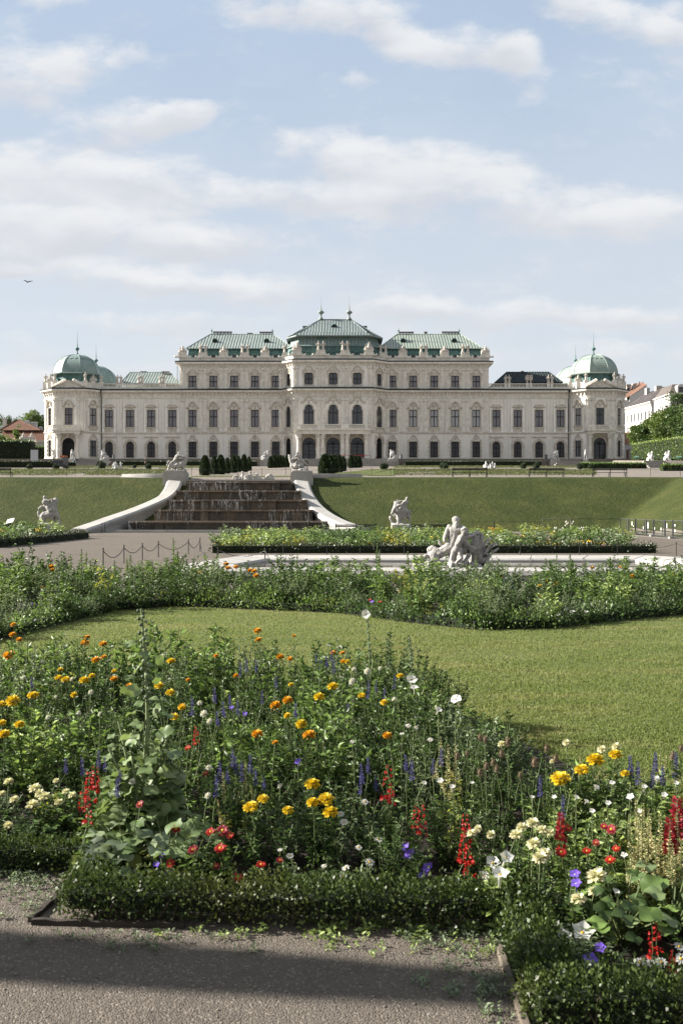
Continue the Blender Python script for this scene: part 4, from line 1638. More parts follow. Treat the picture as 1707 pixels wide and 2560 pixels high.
 # dark dormers on the drum and figures on the parapet
 for a_ in (-90 - 45, -45):
  dx, dy = math.cos(R(a_)), math.sin(R(a_))
  dormer(0, cyp + dy * rad * .98, z_d0 + .7, 1.5, 1.9, M_COPPERD, R(a_ + 90), cxp + dx * rad * .98)
 zpar = Z['k1'] + 1.45
 for (fx, fy), k in (((A[0] + .1, A[1] - .1), 'f'), ((B_[0] - .1, B_[1] + .2), 'f'), ((C_[0] + .1, C_[1] + .2), 'f'), ((D_[0] - .1, D_[1] - .1), 'f'),
      (((A[0] + B_[0]) / 2, (A[1] + B_[1]) / 2), 't'), (((C_[0] + D_[0]) / 2, (C_[1] + D_[1]) / 2), 't')):
  mb = MB()
  mb.box(fx - .42, fx + .42, fy - .3, fy + .5, Z['k1'] + .15, zpar + .25)
  pbuild(mb, 'pedestal', M_TRIM)
  stand(0, fy + .1, zpar + .25, k, .8 if k == 't' else .95, x=fx)
 if mir:
  zpar2 = zpar
 # twin pavilion behind, of which only the dome rises into view
 cyb = cyp + 17.0
 mb = MB()
 mb.lathe(cxp, cyb, [(rad * 1.1, Z['base'] - z_d0), (rad * 1.1, 0.0), (rad * .98, .2), (rad * .93, z_d1 - z_d0)], 8, z_d0, R(22.5))
 pbuild(mb, 'drum', M_COPPERD)
 mb = MB()
 mb.lathe(cxp, cyb, prof, 8, z_d1, R(22.5))
 for i in range(8):
  a0 = R(22.5 + 45 * i)
  mb.tube([(cxp + r_ * math.cos(a0), cyb + r_ * math.sin(a0), z_d1 + h_ + .02) for r_, h_ in prof[2:]], .07, 5)
 pbuild(mb, 'dome', M_COPPER if not mir else M_COPPER2)
 finial(cxp, cyb, z_d1 + H - .1, ftop, .5, 3.4)
 # rain pipe in the corner with the wing
 xq = xWL + .25 if not mir else xWR - .25
 mb = MB()
 mb.tube([(xq, YW - .9, Z['k1'] - .35), (xq, YW - .5, Z['k0'] - .6), (xq, YW - .2, Z['br0'] - .8), (xq, YW - .2, Z['base'] + .1)], .09, 6)
 mb.frustum(xq, YW - .9, Z['k1'] - .75, Z['k1'] - .25, .12, .12, .3, .3)
 pbuild(mb, 'rain_pipe', M_GUTTER)

pavilion(False)
pavilion(True)
# ================================================================== ground
def sstep(x, a, b):
 t = min(1.0, max(0.0, (x - a) / (b - a)))
 return t * t * (3 - 2 * t)

def ramp(t):
 """0..1 slope with softened foot and brow"""
 k = .07
 if t <= -k:
  return 0.0
 if t >= 1 + k:
  return 1.0
 if t < k:
  return (t + k) ** 2 / (4 * k)
 if t > 1 - k:
  return 1 - (1 + k - t) ** 2 / (4 * k)
 return t

def terr(Y):
 return -.38 + .0557 * Y

BF, BT = 84.0, 96.0

def H(X, Y):
 if Y > 206.5:
  z = terr(206.5)
 elif Y > 96.9:
  z = terr(Y)
 else:
  z = 5.0 * ramp((Y - BF) / (BT - BF))
  xs = 22.5 + .05 * (84 - min(Y, 84))
  z = max(z, 5.0 * ramp((X - xs) / 10.0))
 if Y > 180:                      # raised side walk beside the domed pavilion
  z += 1.25 * sstep(X, 55.5, 56.5) * sstep(Y, 181.5, 183.0) * (1 - sstep(Y, 206.5, 210))
 if Y > 206.5 and abs(X) > 70:
  z += (12.8 - z) * sstep(Y, 207, 214)
 return z

def grid_sheet(name, xs, ys, zf, material, dz=0.0, keep=None, kind='structure', smooth=True):
 nx, ny = len(xs), len(ys)
 vs = [(x, y, zf(x, y) + dz) for y in ys for x in xs]
 fs = []
 for j in range(ny - 1):
  for i in range(nx - 1):
   if keep and not keep((xs[i] + xs[i + 1]) / 2, (ys[j] + ys[j + 1]) / 2):
    continue
   fs.append((j * nx + i, j * nx + i + 1, (j + 1) * nx + i + 1, (j + 1) * nx + i))
 me = bpy.data.meshes.new(name)
 me.from_pydata(vs, [], fs)
 me.update()
 if smooth:
  me.polygons.foreach_set('use_smooth', [True] * len(me.polygons))
 o = link(name, me, material)
 if kind:
  o['kind'] = kind
 return o

def lin(a, b, n):
 return [a + (b - a) * i / n for i in range(n + 1)]

def gravel_mat(name, c_lo, c_hi, tint, bump=0.012, sc=90.0):
 m = bpy.data.materials.new(name)
 m.use_nodes = True
 t = m.node_tree
 t.nodes.clear()
 k = NT(t)
 out = k.n('ShaderNodeOutputMaterial')
 bs = k.n('ShaderNodeBsdfPrincipled')
 bs.inputs['Roughness'].default_value = .95
 bs.inputs['Specular IOR Level'].default_value = .15
 k.l(bs.outputs[0], out.inputs[0])
 pos = k.n('ShaderNodeNewGeometry').outputs['Position']
 v = k.n('ShaderNodeTexVoronoi')
 v.inputs['Scale'].default_value = sc
 k.l(pos, v.inputs['Vector'])
 sep = k.n('ShaderNodeSeparateColor')
 k.l(v.outputs['Color'], sep.inputs[0])
 c = k.mix(sep.outputs[0], c3(*c_lo), c3(*c_hi))
 c = k.mix(k.mr(sep.outputs[1], .9, .97), c, c3(*[min(.7, x * 1.9) for x in c_hi]))
 big = k.noise(pos, .35, 5, .6)
 c = k.mix(k.mr(big, .35, .7, 0, .7), c, c3(*tint))
 fine = k.noise(pos, 3.0, 4, .6)
 c = k.mix(k.mr(fine, .5, .72, 0, .35), c, c3(*[x * .55 for x in c_lo]))
 k.l(c, bs.inputs['Base Color'])
 n_ = k.noise(pos, sc * .8, 3, .6)
 h = k.m('ADD', k.m('MULTIPLY', v.outputs['Distance'], -.9), n_)
 h = k.m('ADD', h, k.m('MULTIPLY', k.noise(pos, 9, 3, .6), .8))
 bp = k.n('ShaderNodeBump')
 bp.inputs['Distance'].default_value = bump
 bp.inputs['Strength'].default_value = 1
 k.l(h, bp.inputs['Height'])
 k.l(bp.outputs[0], bs.inputs['Normal'])
 return m

def grass_mat(name, g1, g2, dry, sc=1.0, bump=.03, dryf=.5, stretch=(1, 1, 1), fsc=45.0, dark=.75):
 m = bpy.data.materials.new(name)
 m.use_nodes = True
 t = m.node_tree
 t.nodes.clear()
 k = NT(t)
 out = k.n('ShaderNodeOutputMaterial')
 bs = k.n('ShaderNodeBsdfPrincipled')
 bs.inputs['Roughness'].default_value = .85
 bs.inputs['Specular IOR Level'].default_value = .1
 k.l(bs.outputs[0], out.inputs[0])
 pos = k.n('ShaderNodeNewGeometry').outputs['Position']
 mp = k.n('ShaderNodeMapping')
 mp.inputs['Scale'].default_value = stretch
 k.l(pos, mp.inputs[0])
 a = k.noise(mp.outputs[0], sc * .45, 5, .6)
 c = k.mix(k.mr(a, .35, .68), c3(*g1), c3(*g2))
 b_ = k.noise(mp.outputs[0], sc * .9, 7, .7, .4)
 c = k.mix(k.mr(b_, .5, .7, 0, dryf), c, c3(*dry))
 f = k.noise(pos, fsc, 4, .7)
 c = k.mix(k.mr(f, .42, .66, 0, dark), c, c3(*[x * .33 for x in g1]))
 f3 = k.noise(pos, fsc * .28, 4, .7)
 c = k.mix(k.mr(f3, .5, .75, 0, .5), c, c3(*[x * .5 for x in g2]))
 k.l(c, bs.inputs['Base Color'])
 bp = k.n('ShaderNodeBump')
 bp.inputs['Distance'].default_value = bump
 bp.inputs['Strength'].default_value = 1
 k.l(k.m('ADD', f, k.m('MULTIPLY', f3, 1.5)), bp.inputs['Height'])
 k.l(bp.outputs[0], bs.inputs['Normal'])
 return m

M_GRAVEL = gravel_mat('gravel', (0.084, 0.071, 0.059), (0.124, 0.107, 0.090), (0.100, 0.085, 0.069), bump=.005, sc=140)
M_GRAVEL2 = gravel_mat('pale_gravel', (0.130, 0.112, 0.095), (0.192, 0.171, 0.149), (0.167, 0.146, 0.124), bump=.02, sc=20)
M_SOIL = mat('dark_soil', (.030, .022, .016), 1, var=.5, scale=4, bump=.03, bscale=20)
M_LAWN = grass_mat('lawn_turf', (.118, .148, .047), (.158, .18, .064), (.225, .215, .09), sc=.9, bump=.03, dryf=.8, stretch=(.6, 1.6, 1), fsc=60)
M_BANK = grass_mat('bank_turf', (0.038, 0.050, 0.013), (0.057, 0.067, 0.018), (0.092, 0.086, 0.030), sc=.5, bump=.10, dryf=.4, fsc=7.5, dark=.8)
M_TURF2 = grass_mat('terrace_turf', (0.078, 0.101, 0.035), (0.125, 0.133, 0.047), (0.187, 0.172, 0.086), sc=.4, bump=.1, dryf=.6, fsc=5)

xs = sorted(set(lin(55, 57, 6) + [-1500, -700, -300, -150, -100, -75, -60] + lin(-50, 20, 35) + lin(20.5, 46, 51) + [50, 60, 75, 100, 150, 300, 700, 1500]))
ys = sorted(set([-400, -100, -30, 0] + lin(5, 75, 10) + lin(80, 100, 80) + lin(102, 206.5, 20) + lin(207, 216, 9) + [240, 300, 400, 700, 1500, 3000] + lin(181, 183.5, 6)))
grid_sheet('ground', xs, ys, H, M_GRAVEL2)
# path gravel of the lower garden, one sheet over the ground
grid_sheet('gravel_path', [-60, -20, 0, 20], [-6, 0, 20, 40, 60, 80], lambda x, y: 0.0, M_GRAVEL, .004)
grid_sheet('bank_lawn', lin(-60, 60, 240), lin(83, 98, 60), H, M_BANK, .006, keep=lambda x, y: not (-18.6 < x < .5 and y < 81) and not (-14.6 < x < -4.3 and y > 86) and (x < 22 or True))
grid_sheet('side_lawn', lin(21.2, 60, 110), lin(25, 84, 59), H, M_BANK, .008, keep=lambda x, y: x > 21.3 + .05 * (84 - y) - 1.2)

# raised forecourt of the palace
mb = MB()
mb.plan([(-75, 209.3), (-75, 260), (75, 260), (75, 209.3)][::-1], 10.5, Z['base'])
tag(mb.build('forecourt', M_GRAVEL2), kind='structure')

def stairs(name, label, px0, px1, Y0, Y1, z0, z1, n, flare=0.0):
 mb = MB()
 for i in range(n):
  y = Y0 + (Y1 - Y0) * i / n
  f = flare * (1 - (i + 1) / n)
  mb.box(WX(px0, Y1) - f, WX(px1, Y1) + f, y, Y1 + .02 + .003 * i, z0 - .5, z0 + (z1 - z0) * (i + 1) / n + (0.006 if i == n - 1 else 0))
 return tag(mb.build(name, M_STEP), label, 'steps', 'flights of steps up to the palace')

M_STEP = mat('step_stone', (0.255, 0.238, 0.221), .9, col2=(0.187, 0.174, 0.162), scale=1.5, streak=.2, fine=.2)
stairs('stone_steps', 'wide flight of grey stone steps below the central portico', 772, 986, 205.8, 209.4, 11.0, Z['base'], 6)
stairs('stone_steps', 'flight of grey steps between the parked cart and the sphinx', 196, 247, 206.6, 209.4, 11.1, Z['base'], 5)
stairs('stone_steps', 'pale sunlit steps flaring out beside the bright green hedge', 1398, 1452, 205.8, 209.4, 11.0, Z['base'], 6, 2.2)
stairs('stone_steps', 'pale steps between the two white sphinxes before the tall hedge', 1606, 1657, 179.0, 183.2, 9.45, 11.06, 5)
stairs('stone_steps', 'grey steps beside the sphinx and the row of clipped yews', 690, 712, 206.0, 209.4, 11.0, Z['base'], 5)

# ================================================================== cascade
M_WET = mat('wet_mossy_stone', (.095, .070, .042), .5, col2=(.026, .021, .015), scale=.7, streak=.75, stain=(.010, .010, .008), bump=.08, bscale=4, spec=.5)
M_LEDGE = mat('wet_ledge_stone', (.17, .125, .085), .45, col2=(.085, .065, .045), scale=1.2, streak=.4, spec=.5)
M_WHITE = mat('white_stone', (0.347, 0.336, 0.318), .85, col2=(0.282, 0.272, 0.254), scale=.8, streak=.3, stain=(.42, .40, .37), bump=.01, bscale=8, fine=.1)
M_GREY = mat('grey_stone', (0.288, 0.280, 0.264), .9, col2=(0.232, 0.224, 0.212), scale=.8, streak=.3, stain=(.27, .26, .24), bump=.015, bscale=8, fine=.12)

def water_mat():
 m = bpy.data.materials.new('falling_water')
 m.use_nodes = True
 t = m.node_tree
 t.nodes.clear()
 k = NT(t)
 out = k.n('ShaderNodeOutputMaterial')
 bs = k.n('ShaderNodeBsdfPrincipled')
 bs.inputs['Base Color'].default_value = c3(.55, .54, .52)
 bs.inputs['Roughness'].default_value = .25
 tr = k.n('ShaderNodeBsdfTransparent')
 pos = k.n('ShaderNodeNewGeometry').outputs['Position']
 mp = k.n('ShaderNodeMapping')
 mp.inputs['Scale'].default_value = (9, 9, 1.1)
 k.l(pos, mp.inputs[0])
 f = k.mr(k.noise(mp.outputs[0], 1.0, 4, .7), .46, .74, 0.0, .5)
 mx = k.n('ShaderNodeMixShader')
 k.l(f, mx.inputs[0])
 k.l(tr.outputs[0], mx.inputs[1])
 k.l(bs.outputs[0], mx.inputs[2])
 k.l(mx.outputs[0], out.inputs[0])
 return m

def pool_mat(name, col, rough=.04):
 m = bpy.data.materials.new(name)
 m.use_nodes = True
 t = m.node_tree
 k = NT(t)
 bs = t.nodes['Principled BSDF']
 bs.inputs['Base Color'].default_value = c3(*col)
 bs.inputs['Roughness'].default_value = rough
 pos = k.n('ShaderNodeNewGeometry').outputs['Position']
 bp = k.n('ShaderNodeBump')
 bp.inputs['Distance'].default_value = .01
 bp.inputs['Strength'].default_value = .6
 k.l(k.noise(pos, 3.0, 3, .5), bp.inputs['Height'])
 k.l(bp.outputs[0], bs.inputs['Normal'])
 return m

M_FALL = water_mat()
M_POOL = pool_mat('pool_water', (.045, .038, .028))
casc = thing('cascade', 'stepped stone water cascade with dark wet tiers and curving white side walls', 'cascade', (-9.5, 80, 0))
CINV = Matrix.Translation(-Vector(casc.location))

def cpart(o):
 o.parent = casc
 o.matrix_parent_inverse = CINV
 return o

TIERS = [(82.0, 318, 834, 1303, 400, 760), (84.5, 384, 781, 1274, 512, 742), (87.0, 417, 767, 1249, 512, 680), (89.5, 440, 751, 1226, 515, 640), (92.0, 466, 729, 1204, 540, 690)]
prevz = 0.12
rw = random.Random(5)
for i, (Y, a, b_, py, c_, d_) in enumerate(TIERS):
 z = WZ(py, Y)
 x0, x1 = WX(a, Y), WX(b_, Y)
 mb = MB()
 mb.box(x0, x1, Y + .25, 98 - .01 * i, -.2, z - .16)
 # middle part stands forward of the wings of the tier
 xa, xb = WX(c_, Y), WX(d_, Y)
 mb.box(xa, xb, Y - .30, Y + .24, -.2, z - .165)
 for xx in (xa, xb):
  mb.box(xx - .35, xx + .35, Y - .42, Y - .305, -.2, z - .17)
 cpart(mb.build('tier', M_WET))
 mb = MB()
 mb.box(x0 - .02, x1 + .02, Y + .02, Y + 2.8, z - .155, z)
 mb.box(xa - .4, xb + .4, Y - .55, Y + .015, z - .155, z - .003)
 cpart(mb.build('ledge', M_LEDGE))
 # falling water: ragged ribbons over the lip
 mb = MB()
 # ragged curtains gather in places, with bare wall between
 bands = []
 for q in range(4):
  c0_ = x0 + (x1 - x0) * rw.random()
  bands.append((c0_, rw.uniform(.6, 1.8)))
 for q in range(95):
  if rw.random() < .85:
   c0_, sp_ = rw.choice(bands)
   x = rw.gauss(c0_, sp_ * .55)
  else:
   x = rw.uniform(x0, x1)
  if not x0 + .15 < x < x1 - .3:
   continue
  wd = rw.choice((.02, .03, .04, .06, .1, .18))
  fwd = xa - .3 < x < xb + .3
  y0 = (Y - .56 if fwd else Y + .01)
  zt, zb_ = z + .012, prevz + rw.uniform(-.02, .5) * (0 if rw.random() < .7 else 1)
  n = 8
  pts = []
  for j in range(n + 1):
   t = j / n
   pts.append((y0 + .1 - .1 * min(1, t * 6) - .22 * math.sqrt(t) + rw.uniform(-.02, .02), zt + (zb_ - zt) * t ** 1.5, wd * (1 + .9 * t) * rw.uniform(.7, 1.2), x + rw.uniform(-.03, .03)))
  for (ya, za, wa, xa_), (yb, zb2, wb, xb_) in zip(pts[:-1], pts[1:]):
   mb.quad((xa_ - wa / 2, ya, za), (xb_ - wb / 2, yb, zb2), (xb_ + wb / 2, yb, zb2), (xa_ + wa / 2, ya, za))
 cpart(tag(mb.build('water_curtain', M_FALL), kind='stuff'))
 prevz = z
mb = MB()
mb.box(WX(200, 80), WX(905, 80), 79.4, 80.0, -.2, .20)
mb.box(WX(200, 80), WX(905, 80), 79.2, 79.395, -.2, .07)
cpart(mb.build('kerb', M_GREY))
mb = MB()
mb.quad((WX(300, 81), 80.0, .12), (WX(860, 81), 80.0, .12), (WX(834, 82), 82.3, .12), (WX(318, 82), 82.3, .12))
cpart(mb.build('water_surface', M_POOL))
# white slab of the upper pool and its rims
mb = MB()
ztop = WZ(1199.5, 94.6)
mb.box(WX(458, 95), WX(737, 95), 94.2, 98.5, 4.2, ztop - .12)
mb.box(WX(466, 94), WX(735, 94), 94.0, 94.7, ztop - .115, ztop)
cpart(mb.build('upper_rim', M_WHITE))

def curved_rim(px0, px1, py0, py1, sgn):
 mb = MB()
 n = 16
 for lay, (w_, h0, h1) in enumerate(((1.0, -.1, .16), (.7, .165, .36))):
  pin, pout = [], []
  for i in range(n + 1):
   t = i / n
   X = WX(px0 + (px1 - px0) * t, 97)
   Y = 96.4 + 2.0 * t * t
   pin.append((X, Y + w_ / 2))
   pout.append((X, Y - w_ / 2 + .15 * lay))
  poly = pout + pin[::-1]
  if (px1 - px0) < 0:
   poly = poly[::-1]
  mb.plan(poly, terr(97) + h0, terr(97) + h1)
 return cpart(mb.build('pool_rim', M_WHITE))

curved_rim(413, 298, 1195, 1195, -1)
curved_rim(777, 905, 1190, 1190, 1)

def side_wall(pts, name='side_wall'):
 """pts: (px, py, Y) along the crest"""
 P = [Vector((WX(a, Y), Y, WZ(b_, Y))) for a, b_, Y in pts]
 # smooth the crest
 Q = []
 for i in range(len(P) - 1):
  p0, p1, p2, p3 = P[max(0, i - 1)], P[i], P[i + 1], P[min(len(P) - 1, i + 2)]
  for j in range(5):
   t = j / 5
   Q.append(.5 * ((2 * p1) + (p2 - p0) * t + (2 * p0 - 5 * p1 + 4 * p2 - p3) * t * t + (3 * p1 - p0 - 3 * p2 + p3) * t ** 3))
 Q.append(P[-1])
 sec = [(-.62, -3.2), (-.62, -.42), (-.70, -.40), (-.74, -.12), (-.55, .0), (.55, .03), (.74, -.12), (.70, -.40), (.62, -.42), (.62, -3.2)]
 vs, fs = [], []
 for i, p in enumerate(Q):
  t = (Q[min(i + 1, len(Q) - 1)] - Q[max(0, i - 1)])
  s_ = Vector((t.y, -t.x, 0)).normalized()
  for a, h in sec:
   q = p + s_ * a
   vs.append((q.x, q.y, max(p.z + h, -.3)))
 k = len(sec)
 for i in range(len(Q) - 1):
  for j in range(k - 1):
   fs.append((i * k + j, (i + 1) * k + j, (i + 1) * k + j + 1, i * k + j + 1))
 fs.append(tuple(range(k)))
 fs.append(tuple((len(Q) - 1) * k + j for j in range(k - 1, -1, -1)))
 mb = MB()
 mb.add(vs, fs)
 return cpart(mb.build(name, M_WHITE))

side_wall([(437, 1200, 94), (429, 1220, 92), (410, 1240, 90.2), (378.5, 1256, 88.3), (329, 1276, 85.5), (274, 1295, 82), (235, 1309, 79.5), (197, 1322, 77)])
side_wall([(754, 1200, 94), (760, 1223, 91.8), (775, 1248, 89.3), (796, 1270, 86.6), (824, 1289, 83.6), (861, 1306, 80.5), (905, 1318, 77.6)])

# ================================================================== sculpture
M_MARBLE = mat('white_marble', (0.373, 0.360, 0.337), .8, col2=(0.273, 0.261, 0.243), scale=4.0, bump=.05, bscale=18, streak=.35, stain=(.30, .285, .26), fine=.2)
M_MARBLE2 = mat('clean_white_stone', (0.444, 0.440, 0.425), .8, col2=(0.365, 0.362, 0.351), scale=2.0, bump=.015, bscale=10, fine=.1)

def local(px0, py0, k):
 def P(x, y, d=0.0):
  return ((x - px0) * k, d, (py0 - y) * k)
 return P

def statue(name, label, cat, px, py, Y, prims, voxel=.03, material=None, z=None, group=None, part='figure'):
 t = thing(name, label, cat, (WX(px, Y), Y, WZ(py, Y) if z is None else z), 0, group)
 link(part, sculpt(part, prims, voxel, 1, voxel * .3, .3 / voxel), material or M_MARBLE, t)
 return t

# --- triton, putto and reeds in the lower basin
k = 26.5 / 2489 / 5.807
P = local(800, 880, k)
T = [('s', P(812, 185), (.10, .11, .115)), ('s', P(812, 160, .02), (.105, .12, .09)), ('s', P(815, 228, -.06), (.06, .07, .08)), ('c', P(815, 240), P(815, 290), .07, .08),
  ('s', P(790, 320), (.17, .14, .17)), ('c', P(790, 330), P(770, 450), .16, .13), ('c', P(770, 450), P(735, 560), .13, .14),
  ('c', P(715, 275), P(650, 410), .085, .065), ('c', P(650, 410), P(640, 470, -.05), .065, .055), ('c', P(640, 470, -.05), P(690, 510, -.08), .05, .04), ('s', P(690, 515, -.08), .055),
  ('c', P(890, 275), P(965, 370, .05), .085, .065), ('c', P(965, 370, .05), P(1070, 380, .05), .06, .045),
  ('t', [P(735, 560), P(660, 610), P(580, 650), P(500, 690, .05), P(440, 660, .1), P(430, 605, .1), P(470, 580, .05), P(540, 620, -.03)], [.17, .16, .14, .12, .1, .09, .09, .09]),
  ('t', [P(690, 600, .1), P(620, 545, .15), P(585, 505, .15), P(575, 490, .15)], [.06, .055, .05, .045]),
  ('c', P(480, 690), P(500, 800), .13, .16), ('c', P(760, 600, -.05), P(760, 840, -.05), .13, .10)]
q = random.Random(12)
for i in range(34):
 a, b_ = q.uniform(0, 6.28), q.uniform(.1, 1.5)
 T.append(('s', (P(812, 170)[0] + .105 * math.cos(a) * math.sin(b_), .02 + .1 * math.sin(a) * math.sin(b_), P(812, 172)[2] + .105 * math.cos(b_)), (.026, .026, .026)))
for i in range(16):
 T.append(('s', (P(815, 0)[0] + q.uniform(-.055, .055), -.09 - q.uniform(0, .04), P(0, q.uniform(215, 268))[2]), (.024, .02, .034)))
T += [('s', P(812, 200, -.11), (.018, .03, .03)), ('c', P(740, 300, -.1), P(800, 320, -.13), .06, .07), ('c', P(880, 300, -.1), P(830, 320, -.13), .06, .07)]
for i in range(22):
 a, b_ = q.uniform(0, 6.28), q.uniform(.1, 1.45)
 T.append(('s', (P(915, 318)[0] + .10 * math.cos(a) * math.sin(b_), -.32 + .1 * math.sin(a) * math.sin(b_), P(915, 320)[2] + .105 * math.cos(b_)), (.022, .022, .022)))
# child
T += [('s', P(915, 325, -.32), (.10, .10, .11)), ('c', P(905, 375, -.3), P(870, 430, -.28), .06, .1), ('c', P(870, 430, -.28), P(825, 525, -.25), .11, .1), ('s', P(805, 590, -.24), (.11, .11, .10)),
  ('s', P(850, 600, -.24), (.09, .1, .1)), ('c', P(770, 620, -.22), P(740, 730, -.18), .085, .07), ('c', P(740, 730, -.18), P(735, 860, -.1), .075, .07),
  ('c', P(850, 630, -.28), P(870, 715, -.34), .075, .055), ('c', P(870, 715, -.34), P(805, 775, -.30), .05, .045), ('c', P(805, 775, -.30), P(795, 860, -.3), .042, .038), ('s', P(800, 868, -.35), (.05, .08, .03)),
  ('c', P(930, 420, -.3), P(1010, 405, -.2), .05, .045), ('c', P(1010, 405, -.2), P(1075, 385, -.05), .045, .035), ('s', P(1080, 382, -.04), .05),
  ('c', P(925, 460, -.3), P(1010, 550, -.32), .05, .045), ('c', P(1010, 550, -.32), P(1070, 580, -.34), .045, .04), ('c', P(1070, 580, -.34), P(1125, 565, -.36), .035, .02)]
# fish, shells and reeds
T += [('s', P(930, 530, 0), (.12, .14, .12)), ('s', P(920, 610, 0), (.11, .14, .12)), ('t', [P(1010, 570, -.1), P(1035, 620, -.12), P(990, 690, -.14), P(935, 760, -.12)], [.07, .075, .065, .04])]
RD = MB()
for i in range(11):
 x = 1055 + 14.5 * i
 RD.tube([P(x + 8 * math.sin(i), 385 + 10 * (i % 3), .04 * math.sin(i * 2) - .04), P(x + 5, 560, -.07 * (i % 2)), P(x + 8, 800, -.06 * (i % 2))], [.035, .04, .042], 8)
for (a, b_, c_, d) in (((1170, 800), (1190, 600), (1300, 440), -.03), ((1190, 800), (1220, 600), (1330, 450), .1), ((1210, 800), (1250, 610), (1400, 515), -.05), ((1220, 800), (1270, 640), (1425, 540), .12),
      ((1235, 800), (1290, 680), (1430, 595), -.04), ((1160, 790), (1175, 650), (1240, 500), -.1), ((1240, 810), (1280, 720), (1400, 620), -.1), ((1200, 800), (1235, 660), (1340, 520), -.12)):
 p_ = [P(*a, d), P((a[0] + b_[0]) / 2, (a[1] + b_[1]) / 2, d), P(*b_, d), P((b_[0] + c_[0]) / 2 - 8, (b_[1] + c_[1]) / 2 - 14, d), P(c_[0] - 14, c_[1] - 4, d - .02), P(*c_, d - .03)]
 for e_ in (-.028, 0, .028):
  RD.tube([(q0[0] + e_, q0[1] + abs(e_) * .8, q0[2] + e_ * .6) for q0 in p_], [.03, .03, .028, .025, .02, .008], 7)
T += [('t', [P(1070, 390), P(1120, 350, -.02), P(1170, 365), P(1205, 430, .05)], [.06, .07, .06, .045])]
q = random.Random(4)
for i in range(46):
 x = q.uniform(225, 1280)
 T.append(('s', P(x, q.uniform(800 if 400 < x < 1200 else 760, 880), q.uniform(-.25, .25)), (q.uniform(.07, .16), q.uniform(.08, .2), q.uniform(.05, .11))))
T += [('c', P(240, 760), P(300, 705), .07, .06), ('c', P(300, 760), P(370, 700), .06, .07), ('c', P(220, 830), P(420, 820), .1, .1), ('b', (P(300, 0)[0], P(1250, 0)[0], -.3, .3, -.45, .05))]
statue('fountain_sculpture', 'white stone bearded triton with putto, fish tail and reeds in the basin', 'sculpture', 1000 + 800 / 5.807, 1270 + 880 / 5.807, 26.9, T, .017)
link('reeds', RD.mesh('reeds', True), M_MARBLE, bpy.data.objects['fountain_sculpture'])

# --- riders on sea beasts before the bank
k = 68 / 2489 / 13.07
P = local(830, 1180, k)
T = [('t', [P(600, 960), P(500, 900), P(470, 800), P(500, 680), P(580, 600), P(645, 610), P(665, 690), P(620, 800), P(600, 860)], [.14, .12, .11, .1, .1, .095, .09, .08, .07]),
  ('s', P(640, 930), (.25, .28, .26)), ('c', P(600, 960), P(650, 1060, -.1), .15, .09), ('c', P(650, 1060, -.1), P(690, 1175, -.1), .09, .06), ('c', P(570, 960, .15), P(490, 1080, .15), .12, .07),
  ('c', P(680, 880), P(900, 830), .26, .34), ('s', P(950, 720), (.32, .32, .42)), ('c', P(960, 650), P(1000, 470), .26, .2), ('s', P(1030, 430), (.2, .16, .24)), ('s', P(1050, 365), (.12, .12, .08)),
  ('c', P(940, 900, -.12), P(930, 1050, -.15), .14, .07), ('c', P(1060, 880), P(1120, 980), .2, .13), ('c', P(1120, 980), P(1165, 1170), .12, .09), ('c', P(950, 900, .15), P(990, 1100, .15), .12, .07),
  ('c', P(800, 660, -.05), P(770, 570, -.05), .16, .15), ('c', P(780, 580, -.05), P(690, 460, -.05), .19, .2), ('s', P(685, 310, -.05), (.115, .12, .13)), ('c', P(690, 350, -.05), P(690, 420, -.05), .09, .12),
  ('c', P(720, 380, -.1), P(840, 420, -.2), .1, .08), ('c', P(840, 420, -.2), P(960, 365, -.2), .08, .07), ('c', P(760, 440, .1), P(980, 420, .1), .1, .08), ('c', P(800, 640, -.2), P(870, 760, -.3), .12, .09), ('s', P(920, 720, -.3), (.09, .08, .1)),
  ('b', (P(540, 0)[0], P(1180, 0)[0], -.4, .4, -.4, .06)), ('s', P(620, 1160), (.25, .3, .1)), ('s', P(760, 1165), (.2, .3, .12)), ('s', P(1080, 1165), (.2, .3, .1))]
t = statue('rider_statue', 'white stone rider twisting on a sea horse with looped tail', 'statue', 60 + 830 / 13.07, 1220 + 1180 / 13.07, 68, T, .032, group=None)
k = 66 / 2489 / 13.07
P = local(800, 1230, k)
